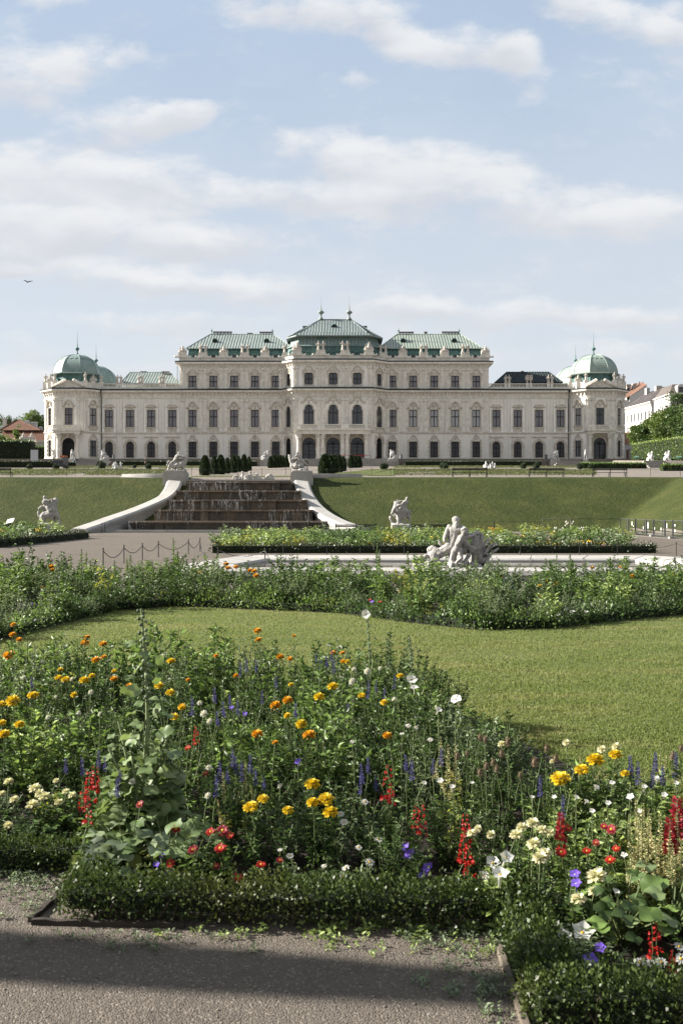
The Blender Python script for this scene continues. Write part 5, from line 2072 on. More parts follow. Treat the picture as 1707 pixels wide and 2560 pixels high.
T = [('s', P(1005, 350), (.11, .12, .13)), ('c', P(985, 400), P(985, 440), .08, .1), ('c', P(970, 470), P(900, 590), .19, .17), ('c', P(930, 450, -.1), P(790, 560, -.2), .09, .08), ('c', P(790, 560, -.2), P(690, 575, -.2), .08, .06),
  ('c', P(930, 440, .1), P(760, 430, .1), .08, .07), ('c', P(900, 600), P(780, 660, -.25), .15, .1), ('s', P(670, 540), (.2, .2, .24)), ('c', P(610, 540), P(600, 400), .07, .02), ('c', P(680, 460), P(705, 325), .07, .02), ('c', P(720, 470), P(800, 430), .1, .05),
  ('c', P(660, 600), P(640, 720), .22, .24), ('c', P(690, 740), P(930, 760), .28, .27), ('s', P(930, 690), (.17, .22, .2)),
  ('c', P(590, 680, -.1), P(500, 840, -.15), .14, .08), ('c', P(500, 840, -.15), P(630, 950, -.2), .08, .06), ('c', P(470, 960, .1), P(530, 1120, .1), .12, .09), ('c', P(530, 1120, .1), P(530, 1230, .1), .09, .07),
  ('c', P(760, 880), P(760, 1220), .2, .19), ('c', P(640, 800, .1), P(660, 1200, .1), .1, .07), ('c', P(900, 860, -.1), P(940, 1060, -.15), .15, .08), ('c', P(940, 1060, -.15), P(950, 1210, -.15), .07, .07),
  ('c', P(1020, 860, .1), P(1100, 1000, .1), .2, .12), ('c', P(1100, 1000, .1), P(1110, 1120, .1), .1, .07), ('t', [P(1040, 740), P(1110, 760), P(1130, 830), P(1090, 880)], [.08, .06, .05, .04]),
  ('b', (P(500, 0)[0], P(1140, 0)[0], -.4, .4, -.5, .08)), ('s', P(640, 1200), (.3, .35, .12)), ('s', P(850, 1195), (.25, .35, .12)), ('s', P(1040, 1200), (.2, .3, .1))]
statue('rider_statue', 'white stone nude rider holding a horned beast by its head', 'statue', 940 + 800 / 13.07, 1220 + 1230 / 13.07, 66, T, .032)

# --- wrestling groups on the pedestals at the head of the cascade
M_PED = mat('pedestal_stone', (0.337, 0.325, 0.299), .9, col2=(0.271, 0.260, 0.234), scale=.9, streak=.45, stain=(.30, .28, .25), fine=.15)

def ped_group(label, px0, px1, py_t, py_b, base_xy, prims_fn):
 Y = 95.0
 t = thing('pedestal_statue', label, 'statue', (WX((px0 + px1) / 2, Y), Y, WZ(py_b, Y)))
 hw = (WX(px1, Y) - WX(px0, Y)) / 2
 zt = WZ(py_t, Y) - WZ(py_b, Y)
 mb = MB()
 mb.box(-hw, hw, -1.05, 1.05, -1.6, zt * .52)
 mb.box(-hw + .03, hw - .03, -1.02, 1.02, zt * .52 + .012, zt - .1)
 mb.box(-hw * .93, hw * .93, -.98, .98, zt - .095, zt)
 mb.box(-hw + .05, hw - .05, -1.0, 1.0, zt * .5, zt * .53)
 mb.box(-.012, .012, -1.056, -1.045, -1.0, zt * .5)
 link('pedestal', mb.mesh('pedestal'), M_PED, t)
 k_ = Y / 2489 / 3.733
 P_ = local(*base_xy, k_)
 link('figure', sculpt('figure', prims_fn(P_), .038, 1, .014, 8), M_MARBLE, t, (WX(380 + base_xy[0] / 3.733, Y) - t.location.x, 0, zt))
 return t

def g_left(P):
 T = [('s', P(252, 76), (.13, .14, .15)), ('c', P(245, 92), P(235, 108), .1, .17), ('c', P(238, 108), P(212, 150), .21, .18), ('c', P(255, 100, -.1), P(298, 112, -.2), .1, .08), ('c', P(298, 112, -.2), P(318, 122, -.1), .08, .07), ('c', P(245, 105, .15), P(300, 118, .15), .1, .08),
   ('c', P(208, 152, -.1), P(172, 180, -.15), .15, .1), ('c', P(172, 180, -.15), P(148, 228, -.1), .1, .07), ('c', P(215, 152, .1), P(190, 178, .2), .14, .1), ('c', P(190, 178, .2), P(165, 205, .25), .09, .07),
   ('t', [P(188, 195), P(160, 205), P(142, 190), P(145, 168), P(160, 152), P(178, 158)], [.1, .09, .09, .08, .08, .06]),
   ('c', P(205, 195), P(285, 182), .32, .34), ('c', P(290, 180), P(312, 150), .25, .22), ('s', P(318, 138), (.2, .19, .22)), ('c', P(325, 128), P(333, 112), .1, .04), ('c', P(312, 128), P(312, 112), .08, .04),
   ('c', P(292, 195, -.15), P(302, 245, -.2), .13, .08), ('c', P(255, 205, -.2), P(240, 232, -.3), .12, .09), ('c', P(290, 195, .2), P(275, 245, .2), .12, .08), ('c', P(200, 205, .1), P(185, 245, .1), .17, .1), ('s', P(237, 185, -.3), (.12, .1, .12))]
 q = random.Random(2)
 for i in range(26):
  T.append(('s', P(q.uniform(140, 312), q.uniform(232, 256), q.uniform(-.6, .6)), (q.uniform(.12, .3), q.uniform(.15, .3), q.uniform(.08, .16))))
 T.append(('b', (P(136, 0)[0], P(314, 0)[0], -.8, .8, -.02, .16)))
 return T

def g_right(P):
 T = [('s', P(1357, 83), (.13, .14, .15)), ('c', P(1360, 97), P(1368, 112), .11, .19), ('c', P(1368, 112), P(1392, 150), .22, .19), ('c', P(1350, 105, -.1), P(1312, 138, -.2), .11, .08), ('c', P(1312, 138, -.2), P(1290, 142, -.1), .08, .07), ('c', P(1360, 110, .15), P(1320, 150, .15), .1, .08),
   ('c', P(1398, 152, -.1), P(1436, 180, -.1), .16, .11), ('c', P(1436, 180, -.1), P(1452, 232, -.1), .1, .07), ('c', P(1395, 155, .1), P(1350, 160, -.2), .15, .12), ('c', P(1350, 160, -.2), P(1340, 190, -.3), .1, .08),
   ('t', [P(1415, 145), P(1440, 138), P(1462, 150), P(1464, 170), P(1452, 190), P(1445, 205)], [.08, .09, .09, .08, .08, .06]),
   ('c', P(1318, 200), P(1395, 195), .34, .32), ('c', P(1318, 195), P(1300, 165), .25, .2), ('c', P(1300, 165), P(1288, 125), .2, .2), ('s', P(1284, 115), (.16, .16, .19)), ('c', P(1283, 108), P(1275, 98), .1, .06),
   ('c', P(1310, 210, -.15), P(1325, 245, -.2), .14, .1), ('c', P(1400, 205, -.1), P(1432, 235, -.2), .16, .09), ('c', P(1400, 210, .2), P(1385, 245, .2), .15, .09), ('s', P(1345, 205, -.35), (.2, .12, .2)), ('s', P(1375, 205, -.35), (.15, .12, .2))]
 q = random.Random(6)
 for i in range(26):
  T.append(('s', P(q.uniform(1315, 1480), q.uniform(236, 260), q.uniform(-.6, .6)), (q.uniform(.12, .3), q.uniform(.15, .3), q.uniform(.07, .15))))
 T.append(('b', (P(1314, 0)[0], P(1486, 0)[0], -.8, .8, -.02, .16)))
 return T

ped_group('white man wrestling a lion on the tall pedestal nearest the grassy slope', 411, 469, 1180, 1213, (230, 255), g_left)
ped_group('white man bending back a bull-like beast on the pedestal nearest the portico', 727, 783, 1180.5, 1213, (1396, 260), g_right)

# --- group of sea children on the upper rim
k = 95 / 2489 / 3.733
P = local(945, 346, k)
T = []
for (x, y, b_) in ((845, 262, 330), (917, 260, 330), (980, 275, 330)):
 T += [('s', P(x, y), (.14, .14, .15)), ('c', P(x, y + 14), P(x, y + 30), .08, .18), ('c', P(x, y + 30), P(x + 3, b_), .2, .22), ('c', P(x - 14, y + 32), P(x - 30, y + 55, -.15), .09, .07), ('c', P(x + 14, y + 32), P(x + 36, y + 60, -.15), .09, .07)]
T += [('t', [P(785 + 32 * math.cos(a), 318 - 26 * math.sin(a)) for a in [i * .55 for i in range(10)]], [.09] * 10), ('s', P(790, 320), (.16, .14, .14)),
  ('s', P(885, 320, -.15), (.28, .25, .22)), ('c', P(870, 300, -.2), P(900, 335, -.3), .14, .12), ('c', P(1000, 310), P(1035, 335), .16, .12), ('s', P(950, 325, -.1), (.25, .2, .2)),
  ('t', [P(1055, 330), P(1075, 300), P(1100, 285), P(1125, 300), P(1140, 330)], [.15, .17, .18, .15, .1]), ('s', P(1100, 315), (.38, .2, .26)), ('c', P(760, 340), P(1140, 340), .12, .12)]
statue('putti_sculpture', 'white stone group of sea children and shells on the top ledge', 'sculpture', 380 + 945 / 3.733, 1204, 95.2, T, .042)

# --- sphinxes
def sphinx_mesh():
 T = [('s', (-.62, 0, .46), (.48, .38, .44)), ('c', (-.5, 0, .66), (.2, 0, .92), .34, .31), ('s', (.36, 0, 1.05), (.28, .3, .42)), ('s', (.5, .12, 1.08), .13), ('s', (.5, -.12, 1.08), .13)]
 for s_ in (-1, 1):
  T += [('c', (.42, s_ * .2, .95), (.55, s_ * .2, .12), .13, .1), ('s', (.66, s_ * .2, .09), (.18, .11, .09)), ('s', (-.3, s_ * .38, .28), (.36, .14, .28)), ('s', (.02, s_ * .42, .1), (.22, .1, .1))]
  for i in range(5):
   T.append(('t', [(.18 - .07 * i, s_ * .28, 1.1 - .04 * i), (.02 - .1 * i, s_ * .36, 1.45 - .03 * i), (-.02 - .13 * i, s_ * .34, 1.88 - .13 * i)], [.1, .08, .04]))
 T += [('c', (.38, 0, 1.35), (.42, 0, 1.55), .14, .11), ('s', (.45, 0, 1.72), (.17, .15, .2)), ('s', (.58, 0, 1.70), (.05, .04, .06)), ('s', (.36, 0, 1.74), (.2, .2, .22)), ('c', (.3, .16, 1.65), (.34, .2, 1.3), .09, .06), ('c', (.3, -.16, 1.65), (.34, -.2, 1.3), .09, .06), ('s', (.4, 0, 1.92), (.12, .12, .08)),
   ('t', [(-1.05, 0, .3), (-1.15, .25, .15), (-.9, .45, .1), (-.5, .48, .1)], [.08, .07, .06, .05]), ('b', (-1.1, .9, -.42, .42, -.05, .06))]
 return sculpt('figure', T, .042, 1, .012, 8)

SPH = sphinx_mesh()
SPH.materials.append(M_MARBLE2)
mb = MB()
mb.box(-1.15, 1.0, -.5, .5, -.62, -.02)
mb.box(-1.25, 1.1, -.6, .6, -1.9, -.625)
PLI = mb.mesh('plinth')
PLI.materials.append(M_PED)
PLI2 = PLI.copy()
for (px, pyb, Y, face, label) in (
  (182, 1147, 208.5, -100, 'white stone sphinx facing out in front of the dark arched doorway'),
  (260, 1149, 208.5, 180, 'white stone sphinx beside the grey steps near the parked cart'),
  (665, 1149.5, 208.5, 0, 'white stone sphinx between two groups of clipped yews'),
  (981.5, 1147.5, 208.5, 180, 'white stone sphinx at the end of the steps below the portico'),
  (1388, 1149, 208.5, 0, 'white stone sphinx at the head of the pale flaring steps'),
  (1463, 1148, 208.5, -100, 'white stone sphinx seen from the front beside the domed pavilion door'),
  (1626, 1155, 185, -70, 'white sphinx before the tall hedge, the one nearer the palace'),
  (1668.5, 1153, 185, -70, 'white sphinx before the tall hedge, the one farther from the palace')):
 s_ = thing('sphinx', label, 'statue', (WX(px, Y), Y, WZ(pyb, Y)), R(face), 'sphinxes in front of the palace')
 link('figure', SPH, None, s_)
 link('plinth', PLI, None, s_)

# --- small putti groups on the terrace
PUT = []
for v in range(3):
 q = random.Random(20 + v)
 T = [('s', (0, 0, .95), (.13, .13, .14)), ('c', (0, 0, .82), (0, 0, .5), .13, .17), ('c', (.1, -.05, .45), (.25, -.2, .2), .1, .07), ('c', (-.1, -.05, .45), (-.2, -.25, .15), .1, .07), ('c', (.14, 0, .75), (.3 + .1 * v, -.1, .6 + .15 * v), .06, .05), ('c', (-.14, 0, .75), (-.3, -.1, .5), .06, .05), ('s', (0, 0, .15), (.34, .3, .16)),
   ('s', (.32, .1, .3), (.18, .18, .28))]
 PUT.append(sculpt('putto_statue', T, .04))
 PUT[-1].materials.append(M_MARBLE2)
for v, (px, pyb, Y, s_, label) in enumerate(((285, 1172.5, 158, 1.05, 'small white putto leaning at the edge of the parterre path'), (289.5, 1173, 157, 1.15, 'small white putto with raised arm at the parterre path'), (302, 1173, 157, 1.1, 'small white seated putto, apart from the pair on the path'),
            (1214.5, 1168, 175, 1.15, 'small white putto standing alone beyond the long bench'), (1226, 1173, 157, .9, 'small white crouching putto beside the taller one beyond the bench'), (1231, 1173, 157, 1.15, 'tallest of the small white putti beyond the long bench'), (1237, 1170, 165, .9, 'small white putto behind the others beyond the bench'))):
 o = link('putto_statue', PUT[v % 3], None, None, (WX(px, Y), Y, H(WX(px, Y), Y)), R(40 * v))
 o.scale = (s_,) * 3
 tag(o, label, 'statue', 'small putti on the terrace')

# ================================================================== lower basin
BZ = .34
fy0, fy1 = 23.4, 30.6
outer = [(WX(455, 26.2), 26.2), (WX(492, 24.4), 23.0), (10.2, 23.0), (11.6, 26.0), (WX(1632, 30.4), 30.6), (WX(588, 30.6), 30.8)]

def offs(poly, d):
 return inset(ccw(poly), d)

def rim_ring(mb, p0, z0, p1, z1):
 n = len(p0)
 for i in range(n):
  k_ = (i + 1) % n
  mb.quad((*p0[i], z0), (*p0[k_], z0), (*p1[k_], z1), (*p1[i], z1))

basin = thing('fountain_basin', 'low angular basin of pale stone with dark still water', 'fountain basin', (3, 27, 0))
BINV = Matrix.Translation(-Vector(basin.location))
o_ = ccw(outer)
mb = MB()
lv = [(o_, -.1), (o_, BZ - .16), (inset(o_, .06), BZ - .06), (inset(o_, .5), BZ + .0), (inset(o_, 1.32), BZ - .06), (inset(o_, 1.38), BZ - .11), (inset(o_, 1.40), .10), (inset(o_, 1.5), .085), (inset(o_, 1.55), -.1)]
for (p0, z0), (p1, z1) in zip(lv[:-1], lv[1:]):
 rim_ring(mb, p0, z0, p1, z1)
o = mb.build('rim', M_WHITE)
o.parent = basin
o.matrix_parent_inverse = BINV
# joints between the slabs
mb = MB()
n = len(o_)
for i in range(n):
 a, b_ = Vector((*inset(o_, .1)[i], 0)), Vector((*inset(o_, .1)[(i + 1) % n], 0))
 c_, d_ = Vector((*inset(o_, 1.39)[i], 0)), Vector((*inset(o_, 1.39)[(i + 1) % n], 0))
 m_ = max(1, int((b_ - a).length / 1.6))
 for j in range(0, m_):
  t = j / m_
  p, q_ = a.lerp(b_, t), c_.lerp(d_, t)
  mb.tube([(p.x, p.y, BZ - .03), (p.lerp(q_, .3).x, p.lerp(q_, .3).y, BZ - .0), (q_.x, q_.y, BZ - .06), (q_.x, q_.y, .2)], .008, 4)
o = mb.build('joint', mat('dark_joint', (.2, .19, .17), .9))
o.parent = basin
o.matrix_parent_inverse = BINV
mb = MB()
pw = inset(o_, 1.43)
mb.add([(*p, .19) for p in pw], [tuple(range(n))])
o = mb.build('water_surface', M_POOL)
o.parent = basin
o.matrix_parent_inverse = BINV

# ================================================================== chain fences
M_POST = mat('black_fence_iron', (.018, .017, .016), .5)

def chain_fence(label, posts, h=.52, sag=.2, r=.018, rc=.009, group=None, links=True, lean=None):
 """posts: (x, y); one low barrier of iron posts and slack chains"""
 x0, y0 = posts[0]
 z0 = H(x0, y0)
 t = thing('chain_fence', label, 'fence', (x0, y0, z0), 0, group)
 tops = []
 for i, (x, y) in enumerate(posts):
  z = H(x, y)
  mb = MB()
  lx = (lean or {}).get(i, 0)
  b_ = Vector((x - x0, y - y0, z - z0))
  mb.tube([b_ - Vector((0, 0, .1)), b_ + Vector((lx, 0, h))], r, 6)
  mb.sphere(tuple(b_ + Vector((lx, 0, h + r))), r * 1.5, 6, 5)
  tops.append(b_ + Vector((lx, 0, h - .04)))
  link('post', mb.mesh('post'), M_POST, t)
 for a, b_ in zip(tops[:-1], tops[1:]):
  L = (b_ - a).length
  n = max(8, int(L / .055)) if links else 10
  mb = MB()
  pts = [a.lerp(b_, i / n) - Vector((0, 0, sag * L / 1.6 * 4 * (i / n) * (1 - i / n))) for i in range(n + 1)]
  if links:
   for i in range(n):
    m_ = (pts[i] + pts[i + 1]) / 2
    d = (pts[i + 1] - pts[i]).normalized() * .034
    mb.tube([m_ - d, m_ + d], rc * (1.5 if i % 2 else .8), 5)
  else:
   mb.tube(pts, rc, 4)
  link('chain', mb.mesh('chain'), M_POST, t)
 return t

def D(pt):      # px and distance -> plan
 return (WX(pt[0], pt[1]), pt[1])

chain_fence('black posts with slack chains curving from the flower bed onto the gravel', [D(p) for p in ((258, 29.5), (310, 32), (356, 34), (396, 36.2), (471, 38.6), (500, 41.5), (545, 30), (662.5, 29.2), (873, 21.8), (1170, 21.4), (1437, 22.0), (1697, 23.3), (1850, 25))], h=.55, sag=.17, lean={10: -.06, 11: -.1})
chain_fence('thin black posts along the far side of the stone basin', [D(p) for p in ((707.6, 35), (817, 35), (900, 35.2), (1010, 35.4), (1300, 36), (1448, 36.5), (1543, 37), (1690, 37.5), (1800, 36))], h=.5, sag=.12, r=.014, rc=.006, links=False)
chain_fence('row of thin posts and wire along the brow of the bank', [D((p, 103)) for p in (130, 167, 188, 210, 245, 292, 353, 479, 535, 594, 655, 714, 818, 849, 876, 929, 976, 1060, 1121.7, 1192.5, 1264.8, 1336, 1480, 1560, 1626, 1700)], h=.78, sag=.05, r=.022, rc=.012, links=False)
chain_fence('single thin posts on the kerb at the foot of the cascade', [(WX(p, 79.3), 79.3) for p in (255, 262, 417, 560, 690)], h=.75, sag=.02, r=.02, rc=.008, links=False)

# ================================================================== benches
M_BENCH = mat('black_painted_wood', (.020, .024, .022), .5, var=.3, scale=5)
M_GBENCH = mat('green_painted_wood', (.05, .11, .085), .5, var=.3, scale=5)

def bench(label, x, y, w_, rz=0.0, m=None, z=None, group=None, high=True):
 m = m or M_BENCH
 t = thing('park_bench', label, 'bench', (x, y, H(x, y) if z is None else z), rz, group)
 mb = MB()
 for i in range(4):
  mb.box(-w_ / 2, w_ / 2, -.25 + i * .125, -.25 + i * .125 + .1, .42, .455)
 link('seat', mb.mesh('seat'), m, t)
 mb = MB()
 for zz_ in ((.66, .77), (.79, .88)) if high else ((.6, .68), (.7, .78)):
  mb.box(-w_ / 2, w_ / 2, .24, .275, *zz_)
 link('backrest', mb.mesh('backrest'), m, t)
 for xx in (-w_ / 2 + .06, 0.0, w_ / 2 - .06):
  mb = MB()
  mb.box(xx - .03, xx + .03, -.22, -.16, 0, .415)
  mb.box(xx - .03, xx + .03, .28, .33, 0, .86)
  mb.box(xx - .029, xx + .029, -.16, .279, .36, .415)
  link('leg', mb.mesh('leg'), M_POST, t)
 return t

g = 'long black benches along the brow of the bank'
bench('long black bench on the brow, nearest the palace steps', WX(1173.5, 99), 99, 3.5, R(180), group=g)
bench('long black bench on the brow, between the two other benches', WX(1365, 99), 99, 3.5, R(180), group=g)
bench('long black bench on the brow beside the far end of the slope', WX(1523, 99), 99, 3.4, R(180), group=g)
bench('black bench on the brow where the slope has no steps or statues behind it', WX(-10, 99), 99, 3.2, R(180), group=g)
g = 'dark low benches behind the flower beds'
bench('dark low bench behind the flowers at the foot of the curving wall', WX(890, 69), 69, 2.9, group=g, high=False)
bench('dark low bench behind the flowers beside the horned beast statue', WX(1068, 69), 69, 2.8, group=g, high=False)
bench('dark low bench behind the flowers under the tilted information board', WX(18, 69), 69, 2.4, group=g, high=False)
g = 'green benches against the tall hedge'
for px, lb in ((1603, 'green bench at the end of the tall hedge nearest the palace'), (1641, 'green bench between the two white sphinxes before the hedge'), (1679, 'green bench behind the farther white sphinx'), (1710, 'green bench farthest along the tall hedge')):
 kb = (px - CPX) / FPX
 tb = (kb * 196.5 - 62.5) / (.19 + .98 * kb)
 bench(lb, 62.5 + .19 * tb - 1.3, 196.5 - .98 * tb - .2, 2.2, R(-79), M_GBENCH, group=g)
# information board
ib = thing('information_board', 'tilted white information board on a dark post before the slope', 'sign', (WX(26, 69.5), 69.5, 0))
mb = MB()
mb.box(-.04, .04, .0, .06, 0, .95)
link('post', mb.mesh('post'), M_POST, ib)
mb = MB(Matrix.Translation((0, 0, 1.02)) @ Matrix.Rotation(R(35), 4, 'X') @ Matrix.Rotation(R(-14), 4, 'Y'))
mb.box(-.26, .26, -.24, .24, 0, .03)
link('panel', mb.mesh('panel'), mat('white_panel', (.75, .75, .75), .5), ib)

# white barrier frame behind the flowers and the thin rail beside it
fr = thing('barrier_frame', 'thin white tubular frame standing behind the yellow flowers', 'barrier', (WX(1390, 75), 75, 0))
mb = MB()
a, b_ = (1355 - 1390) * 75 / 2489, (1425 - 1390) * 75 / 2489
mb.tube([(a, 0, 0), (a, 0, 1.15), (b_, 0, 1.19), (b_, 0, 0)], .022, 6)
link('frame', mb.mesh('frame'), mat('galvanised_white', (.14, .14, .14), .5), fr)
fr = thing('wire_rail', 'thin dark rail with posts at the foot of the grassy bank', 'fence', (WX(1490, 78), 78, 0))
mb = MB()
mb.tube([(-1.9, 0, 1.12), (1.9, 0, 1.1)], .02, 5)
link('rail', mb.mesh('rail'), M_POST, fr)
for xx in (-1.9, 1.9):
 mb = MB()
 mb.tube([(xx, 0, 0), (xx, 0, 1.13)], .02, 5)
 link('post', mb.mesh('post'), M_POST, fr)
cf = thing('wire_rail', 'thin dark rail with posts behind the white fountain figures', 'fence', (WX(1185, 70), 70, 0))
mb = MB()
mb.tube([(-4.5, 0, .95), (4.6, 0, .95)], .012, 5)
link('rail', mb.mesh('rail'), M_POST, cf)
for xx in (-1.75, 1.4, 4.6):
 mb = MB()
 mb.tube([(xx, 0, 0), (xx, 0, .98)], .03, 5)
 link('post', mb.mesh('post'), M_POST, cf)

# ================================================================== site fence panels
M_GALV = mat('galvanised_steel', (.06, .063, .063), .45)
M_CONC = mat('concrete_foot', (.27, .26, .25), .9, var=.2, scale=5)
M_DPOST = mat('dark_plank_post', (.045, .048, .05), .7)
M_PAPER = mat('white_paper', (.6, .6, .6), .7)

def mesh_mat():
 m = bpy.data.materials.new('wire_mesh')
 m.use_nodes = True
 t = m.node_tree
 t.nodes['Principled BSDF'].inputs['Base Color'].default_value = c3(.05, .05, .05)
 return m

M_MESH = mesh_mat()
fence_px = [(1548, 79.0), (1587, 74.5), (1591.5, 72.0), (1632.5, 67.3), (1635.5, 66.6), (1680.5, 61.8), (1683, 61.5), (1730, 57.8)]
labs = ['site fence panel at the far end, nearest the white tubular frame', 'site fence panel with a diamond shaped white notice', 'site fence panel between the diamond notice and the gravel path end', 'nearest of the site fence panels, cut by the picture edge']
for i in range(4):
 (pa, Ya), (pb, Yb) = fence_px[2 * i], fence_px[2 * i + 1]
 A, B_ = Vector((WX(pa, Ya), Ya, H(WX(pa, Ya), Ya))), Vector((WX(pb, Yb), Yb, 0))
 A.z = min(A.z, .1)
 L = (B_ - A).length
 ang = math.atan2(B_.y - A.y, B_.x - A.x)
 t = thing('fence_panel', labs[i], 'site fence', tuple(A), ang, 'steel site fence panels')
 mb = MB()
 hh = 1.12
 for p, q_ in (((0, 0, .02), (0, 0, hh)), ((L, 0, .02), (L, 0, hh)), ((0, 0, hh - .01), (L, 0, hh - .01)), ((0, 0, .1), (L, 0, .1)), ((L * .47, 0, .1), (L * .47, 0, hh))):
  mb.tube([p, q_], .02, 6)
 link('frame', mb.mesh('frame'), M_GALV, t)
 mb = MB()
 n = int(L / .16)
 for j in range(1, n):
  mb.tube([(L * j / n, .01, .1), (L * j / n, .01, hh)], .0035, 3, False)
 for j in range(1, 6):
  mb.tube([(0, .012, .1 + j * .17), (L, .012, .1 + j * .17)], .0035, 3, False)
 link('mesh', mb.mesh('mesh'), M_MESH, t)
 for xx in (L * .47 + .12, L - .22):
  mb = MB()
  mb.box(xx, xx + (.20 if xx < L * .6 else .09), .05, .12, .05, hh + .02)
  link('post', mb.mesh('post'), M_DPOST, t)
 for xx in (0.0, L):
  mb = MB()
  mb.box(xx - .11, xx + .11, -.25, .25, -.02, .12)
  link('foot', mb.mesh('foot'), M_CONC, t)
 notes = {0: [(.85, .78, .16, .3), (.93, .6, .1, .12)], 1: [(.73, .72, .3, .38), (.45, .55, .16, .16)], 2: [(.05, .55, .12, .16), (.42, .55, .14, .18), (.74, .78, .16, .28)], 3: [(.12, .83, .2, .12), (.12, .5, .12, .17), (.72, .75, .18, .32)]}[i]
 for fx, fz, w_, h_ in notes:
  mb = MB()
  if i == 1 and w_ > .25:
   mb.prism([(L * fx - .21, fz), (L * fx, fz - .26), (L * fx + .21, fz), (L * fx, fz + .26)], -.045, -.035)
  else:
   mb.box(L * fx - w_ / 2, L * fx + w_ / 2, -.045, -.035, fz - h_ / 2, fz + h_ / 2)
  link('notice', mb.mesh('notice'), M_PAPER, t)

# ================================================================== terrace odds and ends
M_CARTD = mat('dark_vehicle_panel', (.045, .05, .055), .4, var=.3, scale=2)
M_CARTG = mat('grey_vehicle_panel', (.10, .10, .10), .5)
M_RUB = mat('black_rubber', (.012, .012, .012), .8)
M_ORANGE = mat('orange_load', (.40, .10, .02), .7, var=.4, scale=6)
Yc = 172.0
cart = thing('utility_cart', 'dark utility cart with orange load parked before the pavilion steps', 'cart', (WX(152, Yc), Yc, H(0, Yc)))
mb = MB()
mb.box(-1.12, .5, -.9, .9, .28, 1.32)
mb.box(-1.1, .48, -.93, -.905, .9, 1.28)
link('cargo_box', mb.mesh('cargo_box'), M_CARTD, cart)
mb = MB()
mb.box(.52, 1.1, -.8, .8, .3, 1.15)
mb.prism([(.55, 1.155), (1.1, 1.155), (1.0, 1.95), (.6, 1.95)], -.75, .75)
link('cab', mb.mesh('cab'), M_CARTG, cart)
mb = MB()
mb.box(-.05, 1.05, -.7, .7, 1.97, 2.03)
q = random.Random(1)
for i in range(24):
 mb.sphere((q.uniform(0, 1.0), q.uniform(-.6, .6), 2.06), (.13, .13, .12), 6, 5)
link('roof_load', mb.mesh('roof_load'), M_ORANGE, cart)
mb = MB()
mb.box(-.5, -.12, -.95, -.94, .5, .62)
link('licence_plate', mb.mesh('licence_plate'), M_PAPER, cart)
for xx, yy in ((-.75, -.8), (-.75, .8), (.8, -.75), (.8, .75)):
 w_ = MB(Matrix.Translation((xx, yy, .3)) @ Matrix.Rotation(R(90), 4, 'X'))
 w_.lathe(0, 0, [(.18, -.11), (.3, -.1), (.3, .1), (.18, .11)], 14)
 wh = link('wheel', w_.mesh('wheel'), M_RUB, cart)
 w_ = MB(Matrix.Translation((xx, yy, .3)) @ Matrix.Rotation(R(90), 4, 'X'))
 w_.lathe(0, 0, [(.16, -.112), (.16, .112)], 10)
 link('rim', w_.mesh('rim'), M_GALV, wh)

# people
M_SKIN = mat('skin', (.45, .28, .2), .6)
M_SHIRT = mat('blue_grey_shirt', (.22, .25, .31), .9)
M_DARKC = mat('dark_clothes', (.02, .024, .03), .9)
M_TROU = mat('grey_trousers', (.11, .11, .115), .9)
M_HAIR = mat('brown_hair', (.04, .025, .015), .8)

